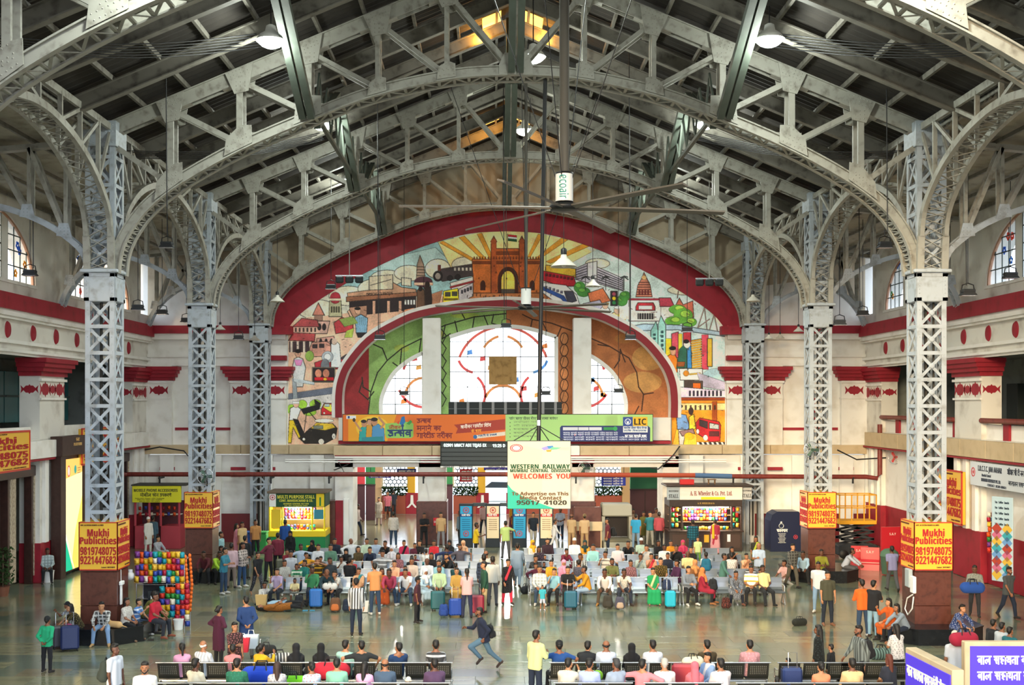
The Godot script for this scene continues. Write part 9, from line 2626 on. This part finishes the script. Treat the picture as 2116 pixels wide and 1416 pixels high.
	away(1446,Z,0,"sit","kurta d8707a",GY,"scarf d8707e","woman in a dusty pink headscarf in the lowest row","w")
	person("woman in pale blue denim and white scarf turned left on the lower bench",V3(wx(1468,26.4),0.05,-26.6),300,"sit","jacket 8fb0e0 drape eeeef2","trousers e8e6e2 d0ccc4","braid","wf")
	away(1502,Z,15,"sit","shirt eee4e4",NV,"short","man in a white shirt beside the woman in pale denim")
	away(1620,Z,-10,"sit","tee 5a5a60",BK,"bun","little girl with a top knot in the lowest row","c")
	away(1714,Z,0,"sit","tee f0946a",BK,"bun","woman with a bun in an orange-pink top in the lowest row","w")
	away(1780,Z,0,"sit","shirt f0c890",NV,"beard","man in a pale orange shirt in the lowest row near the booth")
func crowd_edges() -> void:
	var zf := -35.0 + 1.12
	person("man in checked shirt and pale jeans sitting on the left front bench ring",V3(wx(212,33.8),0,zf - 0.05),5,"lean","shirt 2a2c30#d8d8d4","trousers 8fb0d8 c9a06a","short","")
	person("woman in a dark sequined top sitting by the navy suitcase",V3(wx(166,33.9),0,zf),300,"lean","tee 2a2420*b09a50",BK,"long","w")
	person("youth in a striped top drinking behind the woman in sequins",V3(wx(150,34.6),0,zf - 0.6),300,"chin","tee 5a6a8a|c8ccd4",BK,"cap 16181c","b")
	person("small child in pink held beside the navy suitcase",V3(wx(138,33.6),0.1,zf + 0.2),0,"sit","tee d8648a","shorts 3a3a44","short","t")
	person("woman in a white printed blouse sitting at the right side of the left bench ring",V3(wx(262,34.5),0,-34.4),70,"sit","tee e2ddd2*6a6460","trousers 1c1c20 8a6a50","long","w")
	person("youth in blue and white between the blouse and the red shirt",V3(wx(280,35.0),0,-35.0),80,"chin","tee 4a7ab8=e0e4ea",JN,"short","b")
	person("man in an olive top sitting behind the red shirt",V3(wx(296,35.4),0,-35.5),100,"lean","tee 6a6a28",GY,"short","")
	person("man in a bright red tee sitting before the snack stand",V3(wx(316,34.6),0.02,-34.7),75,"sit","tee d01f38","trousers 2a2e38 8a4a34","short","")
	person("man in a pale checked shirt sitting on a white tub by the lit poster",V3(wx(98,45.6),0,-45.6),20,"sit","shirt c4d4d4#8aa0a4",BK,"short","d")
	person("man in a cream shirt standing in the dark doorway at far left",V3(wx(22,55.0),0,-55.0),10,"folded","shirt d8d4a0",NV,"short","d")
	person("man in a white kurta and skullcap at the phone accessory stall",V3(wx(306,54.2),0,-54.2),60,"stand","kurta eceae2","trousers e6e2d8 5a4a40","skullcap f2f0ea","")
	person("man in a grey-blue shirt leaning on the phone accessory counter",V3(wx(317,55.0),0,-54.9),170,"stand","shirt 4a6878","trousers 4a5a66 2a2522","short","d")
	person("person in pale clothes crouching by the phone accessory stall",V3(wx(326,53.8),0,-53.6),60,"floor","kurta b4b8c4",GY,"short","")
	# second left plinth
	person("man in a lime hooded top bending on the second left bench ring",V3(wx(446,45.4),0,-45.45),40,"lean","shirt b4e03c",BK,"short","d")
	person("man in dark red sitting on the second left bench ring",V3(wx(426,45.6),0,-45.5),0,"lean","shirt 5a1a24",BK,"short","d")
	person("man in a brown shirt sitting behind the lime top",V3(wx(452,46.4),0,-46.4),70,"chin","shirt 5a5040",BK,"short","")
	person("man in a pale aqua tee at the side of the second left plinth",V3(wx(456,48.0),0,-48.0),80,"stand","tee 9fd0d4",BK,"short","")
	# right plinths
	person("man in a light blue shirt sitting on the second right bench ring",V3(wx(1659,45.6),0,-45.5),340,"lean","shirt a4c4dc",BK,"short","d")
	person("man in pink and white sitting on the floor left of the second right plinth",V3(wx(1622,45.6),0,-45.4),300,"floor","tee e8b4b0","trousers d0d0cc 8a6a58","short","")
	person("man in an olive yellow shirt sitting at the second right plinth",V3(wx(1694,45.5),0,-45.4),0,"sitphone","shirt 8a8a2a",BK,"short","d")
	person("man in a pale grey shirt sitting right of the second right plinth",V3(wx(1744,46.4),0,-46.3),60,"lean","shirt b8c0d0",GY,"short","d")
	person("woman in an orange kurta sitting at the right front bench ring",V3(wx(1843,34.4),0,-34.4),290,"chin","kurta d8601c",BK,"long","w")
	person("woman in a grey-blue shirt bending beside the orange kurta",V3(wx(1868,33.9),0,-33.85),290,"lean","shirt 8c9aa8",NV,"long","w")
	person("woman in a navy patterned kurta sitting right of the right front plinth",V3(wx(1972,34.0),0,-33.9),20,"lean","kurta 24386a*d8dce8",BK,"bun","w")
	# two sleepers on the floor
	person("sleeper wrapped in brown patterned cloth lying on the floor before the left block",V3(wx(628,39.2),0.13,-39.2),90,"lie","kurta a8641c*4a2a10",BK,"long","w")
	person("sleeper in black and pale blue lying behind the brown cloth",V3(wx(640,39.9),0.13,-39.9),90,"lie","tee a8cce4",BK,"short","")
